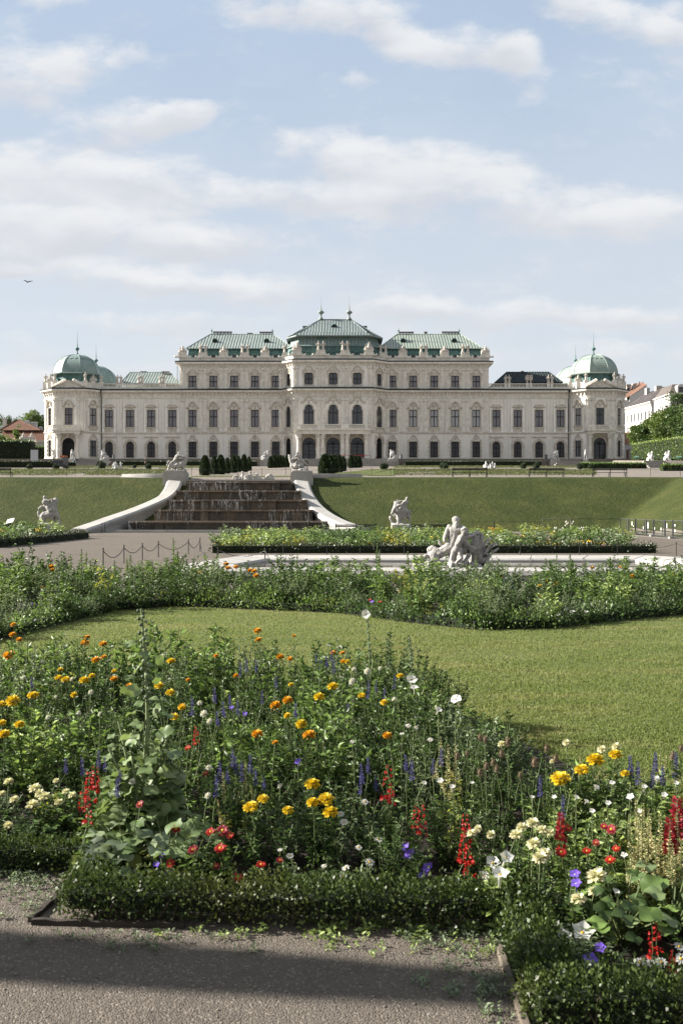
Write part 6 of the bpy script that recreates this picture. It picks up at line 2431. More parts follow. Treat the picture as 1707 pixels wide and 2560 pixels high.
def person(label, px, Y, rz, bend, top, trousers, scale=1.0, stride=.16):
 t = thing('person', label, 'person', (WX(px, Y), Y, H(WX(px, Y), Y)), R(rz))
 hip = Vector((0, 0, .92))
 ch = hip + Vector((math.sin(bend) * .42, 0, math.cos(bend) * .42))
 nk = ch + Vector((math.sin(bend) * .16, 0, math.cos(bend) * .16))
 hd = nk + Vector((math.sin(bend * .8) * .17, 0, math.cos(bend * .8) * .17))
 T = [('c', hip, hip + (ch - hip) * .6, .15, .14), ('c', hip + (ch - hip) * .5, ch, .15, .17), ('c', nk, hd, .055, .06), ('s', hd, (.1, .085, .125)), ('s', hd + Vector((.1, 0, -.01)), .022), ('s', hd + Vector((0, .085, 0)), .025), ('s', hd + Vector((0, -.085, 0)), .025)]
 for s_ in (-1, 1):
  kn = Vector((stride * s_ * .6, s_ * .09, .49))
  an = Vector((stride * s_ * 1.1 - .05, s_ * .09, .09))
  T += [('c', hip + Vector((0, s_ * .09, -.02)), kn, .1, .065), ('c', kn, an, .062, .042), ('c', an + Vector((0, 0, -.05)), an + Vector((.16, 0, -.06)), .045, .035)]
  sh = ch + Vector((0, s_ * .2, .06))
  el = sh + Vector((-.08 * s_ + .06, s_ * .06, -.28))
  wr = el + Vector((.12, -s_ * .02, -.22))
  T += [('c', ch, sh, .1, .06), ('c', sh, el, .055, .043), ('c', el, wr, .042, .03), ('s', wr + Vector((.02, 0, -.06)), (.03, .02, .06))]
  for f in range(4):
   T.append(('c', wr + Vector((.045 - .02 * f, 0, -.1)), wr + Vector((.05 - .02 * f, 0, -.17 + .01 * abs(f - 1))), .01, .008))
  T.append(('c', wr + Vector((.03, 0, -.04)), wr + Vector((.07, 0, -.1)), .011, .009))
 body = sculpt('body', T, .022, 1)
 body.materials.append(M_SKIN)
 link('body', body, None, t).scale = (scale,) * 3
 # clothes: shells over the body
 C_ = [('c', hip + Vector((0, 0, -.03)), hip + (ch - hip) * .6, .175, .16), ('c', hip + (ch - hip) * .5, ch, .165, .19)]
 for s_ in (-1, 1):
  sh = ch + Vector((0, s_ * .2, .06))
  el = sh + Vector((-.08 * s_ + .06, s_ * .06, -.28))
  C_ += [('c', ch, sh, .12, .075), ('c', sh, el, .07, .06)]
 m_ = sculpt('shirt', C_, .03, 1)
 link('shirt', m_, top, t).scale = (scale,) * 3
 C_ = []
 for s_ in (-1, 1):
  kn = Vector((stride * s_ * .6, s_ * .09, .49))
  an = Vector((stride * s_ * 1.1 - .05, s_ * .09, .12))
  C_ += [('c', hip + Vector((0, s_ * .08, 0)), kn, .125, .085), ('c', kn, an, .085, .065)]
 link('trousers', sculpt('trousers', C_, .03, 1), trousers, t).scale = (scale,) * 3
 link('hair', sculpt('hair', [('s', hd + Vector((-.02, 0, .04)), (.105, .095, .1))], .02, 1), M_HAIR, t).scale = (scale,) * 3
 return t

person('person in a blue grey top walking beside the parked cart', 187, 185, -60, .25, M_SHIRT, M_TROU)
person('person in dark clothes walking along the hedge past the low parterre', 365, 193, 180, .1, M_DARKC, M_DARKC)
person('person in grey kneeling low by the sphinx and the dark ball shrub', 273, 188, 20, .7, M_TROU, M_DARKC, .78, .3)

# stele
mb = MB()
mb.box(-.75, .75, -.12, .12, 0, 2.3)
mb.box(-.85, .85, -.2, .2, -.3, .1)
st = thing('information_stele', 'upright pale grey information slab between the dark hedges', 'sign', (WX(86, 205), 205, WZ(1152.5, 205)))
link('slab', mb.mesh('slab'), mat('pale_slab', (.40, .41, .43), .6), st)
# bins, rope barrier, flower pot, extinguisher
for px, w_, lb in ((1002, .3, 'grey round litter bin beside the central steps and sphinx'), (284, .22, 'small dark litter bin behind the sphinx by the grey steps'), (1365, .3, 'dark litter bin near the sphinx at the flaring steps')):
 t = thing('litter_bin', lb, 'bin', (WX(px, 210.5), 210.5, Z['base']), 0, 'litter bins on the forecourt')
 mb = MB()
 mb.lathe(0, 0, [(w_ * .9, .05), (w_, .1), (w_, .85), (w_ * .95, .86)], 12)
 link('drum', mb.mesh('drum'), mat('bin_grey', (.12, .13, .14), .5), t)
 mb = MB()
 mb.lathe(0, 0, [(w_ * 1.05, .861), (w_ * 1.05, .92), (w_ * .3, .97)], 12)
 link('lid', mb.mesh('lid'), M_IRON, t)
M_RED = mat('red_rope', (.35, .03, .03), .6)
rp = thing('rope_barrier', 'red rope barrier on the landing before the portico', 'barrier', (WX(892, 211.2), 211.2, Z['base']))
xs_ = [(p - 892) * 211.2 / 2489 for p in (846, 862, 893, 911, 927)]
for a in xs_:
 mb = MB()
 mb.tube([(a, 0, 0), (a, 0, .95)], .025, 6)
 mb.lathe(a, 0, [(.15, 0), (.15, .03)], 8)
 link('post', mb.mesh('post'), M_GALV, rp)
mb = MB()
for a, b_ in zip(xs_[:-1], xs_[1:]):
 mb.tube([(a, 0, .9), ((a + b_) / 2, 0, .84), (b_, 0, .9)], .05, 5)
link('rope', mb.mesh('rope'), M_RED, rp)
t = thing('flower_pot', 'low pot of red flowers behind the red rope barrier', 'flower pot', (WX(903, 211.8), 211.8, Z['base']))
mb = MB()
mb.lathe(0, 0, [(.4, 0), (.55, .5), (.5, .5)], 12)
link('pot', mb.mesh('pot'), M_GREY, t)
mb = MB()
q = random.Random(8)
for i in range(60):
 a = q.uniform(0, 6.28)
 r_ = .6 * math.sqrt(q.random())
 mb.sphere((r_ * math.cos(a), r_ * math.sin(a), .55 + q.uniform(0, .25)), .08, 5, 4)
link('flowers', mb.mesh('flowers'), M_RED, t)
t = thing('fire_extinguisher', 'small red fire extinguisher standing in the dark side doorway', 'fire extinguisher', (WX(940, 215.0), 215.0, Z['base']))
mb = MB()
mb.lathe(0, 0, [(.1, 0), (.12, .05), (.12, .5), (.05, .6), (.05, .7)], 10)
link('cylinder', mb.mesh('cylinder'), M_RED, t)

# ================================================================== houses beside the palace
M_TILE = mat('red_roof_tile', (.135, .062, .038), .85, col2=(.095, .045, .028), scale=1.0, streak=.4, bump=.06, bscale=9, fine=.3)
M_TILE2 = mat('brown_roof_tile', (0.170, 0.089, 0.060), .85, col2=(0.111, 0.060, 0.043), scale=1.0, streak=.4, bump=.06, bscale=6, fine=.3)
M_HWALL = mat('pale_house_wall', (0.374, 0.353, 0.317), .9, var=.15, scale=.5, streak=.2)
M_WWALL = mat('white_house_wall', (0.486, 0.473, 0.453), .9, var=.08, scale=.4, streak=.12)
M_DROOF = mat('dark_roof_slate', (.055, .045, .042), .8, var=.35, scale=.7)
M_WIN = mat('house_window_glass', (.05, .055, .06), .12)

def hx(px, Y):
 return WX(px, Y)

Yh = 250.0
hs = thing('red_roofed_house', 'low house with steep red tiled double roof beside the domed pavilion', 'house', (WX(50, Yh), Yh, 12.8))
HINV = Matrix.Translation(-Vector(hs.location))

def sub(o, root):
 o.parent = root
 o.matrix_parent_inverse = Matrix.Translation(-Vector(root.location))
 return o

mb = MB()
mb.box(hx(6, Yh), hx(118, Yh), Yh, Yh + 14, 11, WZ(1103, Yh))
sub(mb.build('wall', M_HWALL), hs)
mb = MB()
mb.box(hx(2, Yh), hx(120, Yh), Yh - .6, Yh + 14.5, WZ(1104, Yh) - .2, WZ(1103, Yh) + .1)
sub(mb.build('eaves', mat('eaves_grey', (.3, .31, .29), .9)), hs)
mb = MB()
za, zb_, zc_, zd = WZ(1102, Yh), WZ(1078, Yh + 3), WZ(1075, Yh + 2.4), WZ(1050, Yh + 8)
a0, a1 = hx(1, Yh), hx(119, Yh)
b0, b1 = hx(6, Yh + 3), hx(99, Yh + 3)
mb.quad((a0, Yh - .5, za), (a1, Yh - .5, za), (b1 + 1.2, Yh + 3, zb_), (b0, Yh + 3, zb_))
mb.quad((a1, Yh - .5, za), (a1, Yh + 14.5, za), (b1 + 1.2, Yh + 12, zb_), (b1 + 1.2, Yh + 3, zb_))
mb.quad((a0, Yh + 14.5, za), (a0, Yh - .5, za), (b0, Yh + 3, zb_), (b0, Yh + 12, zb_))
mb.quad((a1, Yh + 14.5, za), (a0, Yh + 14.5, za), (b0, Yh + 12, zb_), (b1 + 1.2, Yh + 12, zb_))
r0, r1 = hx(42, Yh + 8), hx(48, Yh + 8)
for q_ in (((b0 - .4, Yh + 2.4, zc_), (b1 + .4, Yh + 2.4, zc_), (r1, Yh + 8, zd), (r0, Yh + 8, zd)), ((b0 - .4, Yh + 13, zc_), (b0 - .4, Yh + 2.4, zc_), (r0, Yh + 8, zd), (r0, Yh + 8, zd + .001)),
   ((b1 + .4, Yh + 2.4, zc_), (b1 + .4, Yh + 13, zc_), (r1, Yh + 8, zd), (r1, Yh + 8, zd + .001)), ((b1 + .4, Yh + 13, zc_), (b0 - .4, Yh + 13, zc_), (r0, Yh + 8, zd), (r1, Yh + 8, zd))):
 mb.quad(*q_)
mb.tube([(b1 + .4, Yh + 2.4, zc_), (r1, Yh + 8, zd + .05)], .16, 5)
mb.tube([(b0 - .4, Yh + 2.4, zc_), (r0, Yh + 8, zd + .05)], .16, 5)
rf = sub(mb.build('roof', M_TILE), hs)
for x0, x1, yt, yb_, Yq in ((6.5, 14, 1044, 1068, 257), (61, 72, 1050, 1074, 256), (76, 91, 1054, 1078, 258), (97, 104, 1066, 1080, 259)):
 mb = MB()
 mb.box(WX(x0, Yq), WX(x1, Yq), Yq, Yq + 1.0, WZ(yb_, Yq) - 1.5, WZ(yt, Yq) - .35)
 mb.box(WX(x0, Yq) - .12, WX(x1, Yq) + .12, Yq - .12, Yq + 1.12, WZ(yt, Yq) - .35, WZ(yt, Yq) - .15)
 mb.box(WX(x0, Yq) + .1, WX(x1, Yq) - .1, Yq + .1, Yq + .9, WZ(yt, Yq) - .15, WZ(yt, Yq))
 link('chimney', mb.mesh('chimney'), M_WWALL, rf)
# gate pillar with trophies, left of the palace
gp = thing('gate_pillar', 'stone gate pillar crowned with white trophies beside the dark hedge', 'gate pillar', (WX(80, 216), 216, 12.6))
mb = MB()
mb.box(-.55, .55, -.5, .5, 0, 4.2)
mb.box(-.75, .75, -.7, .7, 4.2, 4.5)
mb.box(-2.6, .7, -.35, .35, 4.5, 4.72)
link('shaft', mb.mesh('shaft'), M_TRIM, gp)
for xx, v in ((-.1, 0), (-1.9, 1)):
 o = link('trophy', TROS[v], None, gp, (xx, 0, 4.73))
 o.scale = (.85, .85, .85)

# long white house beyond the trees
wh = thing('white_apartment_house', 'long white house with dark roof and rows of small windows behind the trees', 'house', (WX(1628, 290), 290, 12.8))
zE = WZ(1004, 290)
A, B_ = Vector((WX(1628, 290), 290, 0)), Vector((WX(1563, 309), 309, 0))
C_ = A + Vector((16, 1.5, 0))
Fw = Facet(B_.x, B_.y, A.x, A.y)
ops = []
zr1 = (WZ(1046, 292), WZ(1027, 292))
zr2 = (WZ(1074, 292), WZ(1058, 292))
for i in range(7):
 u = Fw.L * (.10 + .135 * i)
 for z0_, z1_ in (zr1, zr2):
  ops.append((u, z0_, 1.05, z1_ - z0_, 'rect'))
me_ = wall_mesh(Fw.L, 12, zE, ops, .3)
sub(link('wall', me_.mesh('wall'), M_WWALL, None, Fw.o, Fw.a), wh)
for u, z0_, w_, h_, k_ in ops:
 mb = MB()
 mb.box(-w_ / 2, w_ / 2, 0, .05, 0, h_)
 mb.box(-.04, .04, -.03, 0, 0, h_)
 p = Matrix.Rotation(Fw.a, 4, 'Z') @ Vector((u, .22, z0_)) + Fw.o
 wo_ = sub(link('window', mb.mesh('window'), M_WIN, None, p, Fw.a), wh)
 mb = MB()
 mb.box(-w_ / 2 - .15, w_ / 2 + .15, -.36, -.22, -.18, -.02)
 mb.box(-w_ / 2 - .15, w_ / 2 + .15, -.36, -.22, h_ + .05, h_ + .25)
 link('sill', mb.mesh('sill'), M_WWALL, wo_)
mb = MB()
mb.quad((A.x, A.y, 12), (C_.x, C_.y, 12), (C_.x, C_.y, zE), (A.x, A.y, zE))
mb.quad((C_.x, C_.y, 12), (C_.x + 2, B_.y + 6, 12), (C_.x + 2, B_.y + 6, zE), (C_.x, C_.y, zE))
sub(mb.build('wall', M_WWALL), wh)
pth = [(B_.x, B_.y), (A.x, A.y), (C_.x, C_.y)]
mb = sweep(pth, [(0, zE - 1.3), (.25, zE - 1.25), (.3, zE - .6), (.75, zE - .3), (.8, zE + .05), (0, zE + .05)])
along(pth, .9, lambda x, y, a: bracket(mb, x, y, a, zE - 1.15, zE - .5, .5))
sub(mb.build('cornice', M_WWALL), wh)
mb = sweep(pth, [(0, WZ(1052, 292)), (.18, WZ(1052, 292)), (.18, WZ(1052, 292) + .4), (0, WZ(1052, 292) + .4)])
sub(mb.build('string_course', M_WWALL), wh)
mb = MB()
zR = WZ(966, 299)
rA, rB = Vector((WX(1657, 300), 300, zR)), Vector((WX(1585, 316), 316, zR - .3))
mb.add([(B_.x - .7, B_.y, zE + .1), (A.x - .6, A.y - .7, zE + .1), (C_.x, C_.y - .7, zE + .1), tuple(rA), (rB.x + 3, rB.y, rB.z), (C_.x + 6, C_.y + 6, zR)], [(0, 1, 3, 4), (1, 2, 5, 3)])
rf = sub(mb.build('roof', M_DROOF), wh)
for i in range(5):
 t = .18 + .15 * i
 mb = MB()
 p0 = Vector((B_.x - .7, B_.y, zE + .1)).lerp(Vector((A.x - .6, A.y - .7, zE + .1)), t)
 p1 = Vector((rB.x + 3, rB.y, rB.z)).lerp(rA, t)
 e = (Vector((A.x, A.y, 0)) - Vector((B_.x, B_.y, 0))).normalized() * .8
 nn = (p1 - p0).cross(e).normalized() * -.12
 a_, b__ = p0.lerp(p1, .25), p0.lerp(p1, .6)
 mb.quad(a_ + nn, a_ + e + nn, b__ + e + nn, b__ + nn)
 link('skylight', mb.mesh('skylight'), M_WIN, rf)
for pa, pb, yt, Yq in ((1640, 1655, 964, 301), (1616, 1624, 969, 308)):
 mb = MB()
 mb.box(WX(pa, Yq), WX(pb, Yq), Yq, Yq + 2, zE + 1, WZ(yt, Yq))
 link('chimney', mb.mesh('chimney'), M_HWALL, rf)

# house with the reddish roof behind it
rh = thing('brown_roofed_house', 'house with brown tiled roof and many chimneys behind the white house', 'house', (WX(1590, 335), 335, 12.8))
Yq = 335
mb = MB()
xa, xb = WX(1558, Yq), WX(1616, Yq)
mb.box(xa, xb - .5, Yq, Yq + 14, 11, WZ(1000, Yq))
mb.prism([(WX(1573, Yq), WZ(1006, Yq)), (xb, WZ(1012, Yq)), (xb, WZ(962, Yq)), (WX(1573, Yq), WZ(990, Yq))], Yq - .3, Yq)
sub(mb.build('wall', M_WWALL), rh)
mb = MB()
mb.add([(WX(1560, Yq), Yq - 1, WZ(996, Yq)), (WX(1574, Yq), Yq - .6, WZ(990, Yq)), (WX(1616, Yq), Yq - .6, WZ(961, Yq)), (WX(1600, Yq + 9), Yq + 9, WZ(955, Yq + 9)), (WX(1560, Yq + 9), Yq + 9, WZ(975, Yq + 9))], [(0, 1, 2, 3, 4)])
rf = sub(mb.build('roof', M_TILE2), rh)
for pa, pb, yt, yb_ in ((1566, 1577, 960, 985), (1582, 1586, 958, 976), (1587, 1590.5, 957, 974), (1597, 1603, 961, 972), (1605, 1612, 959, 970), (1568.5, 1573, 966, 985)):
 mb = MB()
 mb.box(WX(pa, 340), WX(pb, 340), 340, 341.5, WZ(yb_, 340) - 3, WZ(yt, 340))
 mb.box(WX(pa, 340) - .15, WX(pb, 340) + .15, 339.85, 341.65, WZ(yt, 340) - .5, WZ(yt, 340) - .2)
 link('chimney', mb.mesh('chimney'), M_HWALL, rf)
for px, yt in ((1599, 953), (1608, 952.5)):
 mb = MB()
 mb.tube([(WX(px, 340), 340.5, WZ(963, 340)), (WX(px, 340), 340.5, WZ(yt, 340))], .12, 5)
 link('flue', mb.mesh('flue'), M_IRON, rf)

# tall white house at the picture edge
th = thing('mansard_house', 'white house with steep mansard roof and arched dormer above the big tree', 'house', (WX(1700, 270), 270, 12.8))
Yq = 270
x0, x1 = WX(1675, Yq), WX(1760, Yq)
mb = MB()
mb.box(x0, x1, Yq, Yq + 14, 12, WZ(986, Yq))
mb.box(x0 - .4, x1, Yq - .4, Yq + 14, WZ(986, Yq), WZ(983, Yq))
sub(mb.build('wall', M_WWALL), th)
mb = MB()
mb.add([(x0 - .2, Yq, WZ(983, Yq)), (x1, Yq, WZ(983, Yq)), (x1, Yq + 3, WZ(957, Yq)), (x0 + 1.6, Yq + 3, WZ(957, Yq)), (x0 - .2, Yq + 14, WZ(983, Yq)), (x0 + 1.6, Yq + 12, WZ(957, Yq)), (x1, Yq + 12, WZ(957, Yq))], [(0, 1, 2, 3), (4, 0, 3, 5), (3, 2, 6, 5)])
rf = sub(mb.build('roof', mat('grey_brown_roof', (.10, .085, .075), .8, var=.3, scale=.8)), th)
mb = MB()
xx = WX(1702, Yq)
mb.prism([(xx - 1.1, WZ(983, Yq)), (xx + 1.1, WZ(983, Yq)), (xx + 1.1, WZ(968, Yq)), (xx + .8, WZ(962, Yq)), (xx, WZ(959, Yq)), (xx - .8, WZ(962, Yq)), (xx - 1.1, WZ(968, Yq))], Yq - .2, Yq + 3)
dm = link('dormer', mb.mesh('dormer'), M_WWALL, rf)
mb = MB()
mb.box(xx - .65, xx + .65, Yq - .23, Yq - .205, WZ(981, Yq), WZ(967, Yq))
link('pane', mb.mesh('pane'), M_WIN, dm)
for j, (ya, yb_) in enumerate(((1000, 988), (1022, 1008))):
 for px in (1682, 1692, 1702):
  mb = MB()
  mb.box(WX(px - 2, Yq), WX(px + 2, Yq), Yq - .06, Yq - .01, WZ(ya, Yq), WZ(yb_, Yq))
  sub(mb.build('window', M_WIN), th)

# low house with orange roof behind the hedge end
lh = thing('low_orange_house', 'low outbuilding with orange roof and white wall at the hedge end', 'outbuilding', (WX(1580, 238), 238, 12.8))
Yq = 238
mb = MB()
mb.box(WX(1560, Yq), WX(1600, Yq), Yq, Yq + 8, 11, WZ(1110, Yq))
sub(mb.build('wall', M_WWALL), lh)
mb = MB()
mb.add([(WX(1558, Yq), Yq - .4, WZ(1110, Yq)), (WX(1604, Yq), Yq - .4, WZ(1108, Yq)), (WX(1604, Yq), Yq + 5, WZ(1080, Yq + 5)), (WX(1558, Yq), Yq + 5, WZ(1082, Yq + 5)), (WX(1604, Yq), Yq + 9, WZ(1108, Yq)), (WX(1558, Yq), Yq + 9, WZ(1108, Yq))], [(0, 1, 2, 3), (3, 2, 4, 5)])
sub(mb.build('roof', mat('orange_roof_tile', (.25, .115, .07), .85, var=.3, scale=.8)), lh)
gw = thing('garden_wall', 'grey garden wall with a reddish gate post at the end of the hedge', 'wall', (WX(1575, 218), 218, 12.8))
mb = MB()
mb.box(WX(1571, 218), WX(1586, 218), 218, 218.5, 12.3, WZ(1122, 218))
sub(mb.build('panel', M_GREY), gw)
mb = MB()
mb.box(WX(1566, 218), WX(1570.5, 218), 217.9, 218.4, 12.3, WZ(1124, 218))
sub(mb.build('gate_post', M_TILE2), gw)

# bird
T = [('c', (-.12, 0, 0), (.16, 0, .02), .035, .045), ('s', (.2, 0, .03), .035), ('c', (-.12, 0, 0), (-.24, 0, -.01), .03, .012)]
bd = thing('bird', 'dark bird gliding with spread wings in the open sky', 'bird', (WX(69.5, 60), 60, WZ(704.5, 60)), R(115))
link('body', sculpt('body', T, .014, 1), M_IRON, bd)
for s_, tip in ((1, (.02, .26, .1)), (-1, (-.02, -.30, .09))):
 mb = MB()
 mid_p = (.05, tip[1] * .5, tip[2] * .75)
 mb.tube([(.04, 0, .02), mid_p, (tip[0] - .02, tip[1], tip[2])], [.03, .028, .008], 6)
 mb.add([(.08, 0, .03), (.10, tip[1] * .5, tip[2] * .8), (tip[0], tip[1], tip[2]), (-.04, tip[1] * .55, tip[2] * .7), (-.06, 0, .01)], [(0, 1, 2, 3, 4), (4, 3, 2, 1, 0)])
 link('wing', mb.mesh('wing'), M_IRON, bd)
# ================================================================== planting
RG = np.random.default_rng(11)

def unit(v):
 return v / np.maximum(np.linalg.norm(v, axis=1, keepdims=True), 1e-9)

def leaves_np(P, Dv, Nv, L, W, fold=.12, droop=.12, wide=.45, tri=True):
 """one pointed, folded leaf per row"""
 L = np.asarray(L).reshape(-1, 1)
 W = np.asarray(W).reshape(-1, 1)
 Dv = unit(Dv)
 S = unit(np.cross(Dv, Nv))
 N = np.cross(S, Dv)
 v0 = P
 v1 = P + Dv * L * wide + S * W * .5 + N * L * fold
 v2 = P + Dv * L - N * L * droop
 v3 = P + Dv * L * wide - S * W * .5 + N * L * fold
 V = np.stack([v0, v1, v2, v3], 1).reshape(-1, 3)
 b = (np.arange(len(P)) * 4).reshape(-1, 1)
 if tri:
  idx = (b + np.array([[0, 1, 2, 0, 2, 3]])).ravel()
  return V, 3, idx
 return V, 4, (b + np.array([[0, 1, 2, 3]])).ravel()

def round_leaves(P, Dv, Nv, L, n=15, fold=.1, rng=RG):
 """broad lobed leaves (hollyhock, mallow): a fan of n points round the stalk end"""
 L = np.asarray(L).reshape(-1, 1)
 Dv = unit(Dv)
 S = unit(np.cross(Dv, Nv))
 N = np.cross(S, Dv)
 cen = P + Dv * L * .45 - N * L * .06
 rows = [P, cen]
 for i in range(n):
  a = -2.5 + 5.0 * i / (n - 1)
  rr = .55 * (.86 + .17 * abs(math.sin(a * 1.55)) + .05 * (i % 2)) * (1 + .06 * rng.standard_normal((len(P), 1)))
  rows.append(cen + (Dv * math.cos(a) + S * math.sin(a)) * L * rr + N * L * (fold * math.sin(a * 3.1 + .6)))
 V = np.stack(rows, 1).reshape(-1, 3)
 k = n + 2
 b = (np.arange(len(P)) * k).reshape(-1, 1)
 f = []
 for i in range(n - 1):
  f += [1, 2 + i, 3 + i]
 f += [0, 2, 1, 0, 1, 1 + n]
 idx = (b + np.array([f])).ravel()
 return V, 3, idx

def tubes_np(paths, r0, r1, n=4):
 """thin stems: list of (m,3) arrays"""
 Vs, I = [], []
 nv = 0
 for p in paths:
  m = len(p)
  t = unit(np.gradient(p, axis=0))
  ref = np.array([1.0, 0, 0]) if abs(t[0][0]) < .8 else np.array([0, 1.0, 0])
  a = unit(np.cross(t, ref))
  b = np.cross(t, a)
  rr = np.linspace(r0, r1, m).reshape(-1, 1)
  ring_ = [p + (a * math.cos(2 * math.pi * k / n) + b * math.sin(2 * math.pi * k / n)) * rr for k in range(n)]
  V = np.stack(ring_, 1).reshape(-1, 3)
  for i in range(m - 1):
   for k in range(n):
    q = (k + 1) % n
    I += [nv + i * n + k, nv + i * n + q, nv + (i + 1) * n + q, nv + (i + 1) * n + k]
  Vs.append(V)
  nv += len(V)
 return np.concatenate(Vs), 4, np.array(I)

# leaf colours, with the look of sunlit leaves put into their brighter tones
L_BOX = leafmat('box_leaf', (0.0167, 0.0285, 0.0076), (0.0750, 0.1104, 0.0265), .3, .45, (.075, .085, .022), .35)
L_BOXD = leafmat('box_leaf_inner', (0.0196, 0.0315, 0.0098), (0.0350, 0.0525, 0.0154), .2, .45)
L_YEW = leafmat('yew_needle', (.016, .032, .012), (.034, .058, .018), .12, .55)
L_DARK = leafmat('deep_green_leaf', (0.0163, 0.0327, 0.0098), (0.1212, 0.2055, 0.0547), .38, .46)
L_MID = leafmat('mid_green_leaf', (0.0379, 0.0666, 0.0181), (0.2347, 0.3580, 0.0936), .45, .48)
L_PALE = leafmat('pale_green_leaf', (0.1144, 0.1715, 0.0515), (0.4454, 0.5502, 0.1965), .45, .5)
L_GREYG = leafmat('grey_green_leaf', (0.0612, 0.0857, 0.0478), (0.3048, 0.3810, 0.2190), .4, .52)
L_HOLLY = leafmat('hollyhock_leaf', (0.0850, 0.1350, 0.0450), (0.2084, 0.2659, 0.1222), .35, .52)
L_YELG = leafmat('yellow_green_leaf', (0.1500, 0.1800, 0.0350), (0.3036, 0.3036, 0.0726), .45, .5)
L_BLADE = leafmat('grass_blade', (0.0858, 0.1232, 0.0352), (0.1738, 0.2068, 0.0704), .45, .6, (.215, .212, .088), .2, (.55, 1.9, 1.0), (.44, .64))
L_DRY = leafmat('dry_stalk', (.22, .18, .09), (.33, .28, .15), .3, .7)
L_STEM = mat('green_stem', (.085, .11, .04), .6, var=.3, scale=20)
L_TWIG = mat('brown_twig', (.075, .055, .038), .8, var=.4, scale=20)
F_YEL = leafmat('yellow_petal', (0.5580, 0.3780, 0.0090), (0.6480, 0.5040, 0.0270), .3, .55)
F_ORA = leafmat('orange_petal', (0.5040, 0.2250, 0.0072), (0.5940, 0.3420, 0.0144), .3, .55)
F_CRE = leafmat('cream_petal', (0.5756, 0.5373, 0.3550), (0.6716, 0.6429, 0.4797), .3, .6)
F_WHI = leafmat('white_petal', (0.5018, 0.5018, 0.4871), (0.5609, 0.5609, 0.5387), .35, .6)
F_RED = leafmat('red_petal', (.30, .008, .007), (.42, .022, .012), .25, .5)
F_CRI = leafmat('crimson_petal', (.18, .008, .014), (.30, .02, .03), .25, .5)
F_BLU = leafmat('violet_blue_petal', (.035, .03, .13), (.07, .055, .22), .2, .55)
F_VIO = leafmat('violet_petal', (.10, .05, .38), (.18, .10, .52), .3, .5)
F_PALE = leafmat('pale_yellow_spike', (.34, .31, .14), (.46, .42, .22), .3, .6)
F_BRN = leafmat('brown_seedhead', (.095, .068, .042), (.16, .12, .075), .1, .8)
F_PINK = leafmat('pink_petal', (.62, .35, .33), (.7, .45, .42), .3, .5)
F_CENT = mat('flower_centre', (.50, .30, .02), .8, var=.4, scale=60)
F_DCEN = mat('dark_flower_centre', (.10, .02, .03), .8)

def bush(seed, h, r, nst, nl, ll, lw, leaf, up=.45, shape='dome', stem_r=.004, stemm=None, top_bias=1.0, tri=True):
 """stems that fan out from one root, leaves set along them"""
 g = np.random.default_rng(seed)
 paths = []
 for i in range(nst):
  a = g.uniform(0, 2 * math.pi)
  rr = r * math.sqrt(g.uniform(0.02, 1))
  hh = h * (1 - .45 * (rr / r) ** 2) * g.uniform(.75, 1.05) if shape == 'dome' else h * g.uniform(.6, 1.05)
  tip = np.array([rr * math.cos(a), rr * math.sin(a), hh])
  base_ = np.array([.15 * rr * math.cos(a), .15 * rr * math.sin(a), 0])
  t = np.linspace(0, 1, 6).reshape(-1, 1)
  p = base_ * (1 - t) + tip * t + np.array([[math.cos(a), math.sin(a), 0]]) * (.25 * rr) * (t * (1 - t)) + g.normal(0, .012, (6, 3)) * t
  paths.append(p)
 pi = g.integers(0, nst, nl)
 tt = g.uniform(0, 1, nl) ** (.62 / top_bias) * .93 + .07
 PP = np.stack(paths)
 k = np.minimum((tt * 5).astype(int), 4)
 f = (tt * 5 - k).reshape(-1, 1)
 P = PP[pi, k] * (1 - f) + PP[pi, k + 1] * f
 ang = g.uniform(0, 2 * math.pi, nl)
 out = np.stack([np.cos(ang), np.sin(ang), np.zeros(nl)], 1)
 cen = P.copy()
 cen[:, 2] = 0
 out = unit(out + cen / max(r, .01) * .9)
 Dv = out + np.array([[0, 0, 1]]) * (up + g.normal(0, .35, nl)).reshape(-1, 1)
 Nv = np.array([[0, 0, .8]]) + g.normal(0, .75, (nl, 3))
 sz = g.uniform(.65, 1.2, nl) * (1.1 - .35 * tt)
 V, kk, idx = leaves_np(P, Dv, Nv, ll * sz, lw * sz, tri=tri, droop=.18)
 parts = [(V, kk, idx, leaf)]
 SV, sk, si = tubes_np(paths, stem_r, stem_r * .4, 4)
 parts.append((SV, sk, si, stemm or L_STEM))
 return join_np('foliage', parts), [p[-1] for p in paths]

def petals(name, specs, material, extra=None):
 """specs: rows of (point, direction, normal, length, width)"""
 P = np.array([s[0] for s in specs], float)
 Dv = np.array([s[1] for s in specs], float)
 Nv = np.array([s[2] for s in specs], float)
 V, k, idx = leaves_np(P, Dv, Nv, [s[3] for s in specs], [s[4] for s in specs], fold=.08, droop=.12, wide=.6)
 parts = [(V, k, idx, material)]
 if extra:
  parts += extra
 return join_np(name, parts)

def ball(c, r, m, n=8):
 mb = MB()
 mb.sphere(c, r, n, 6)
 f = [q for q in mb.f]
 I = []
 for q in f:
  I += [q[0], q[1], q[2]]
  if len(q) == 4:
   I += [q[0], q[2], q[3]]
 return (np.array(mb.v), 3, np.array(I), m)

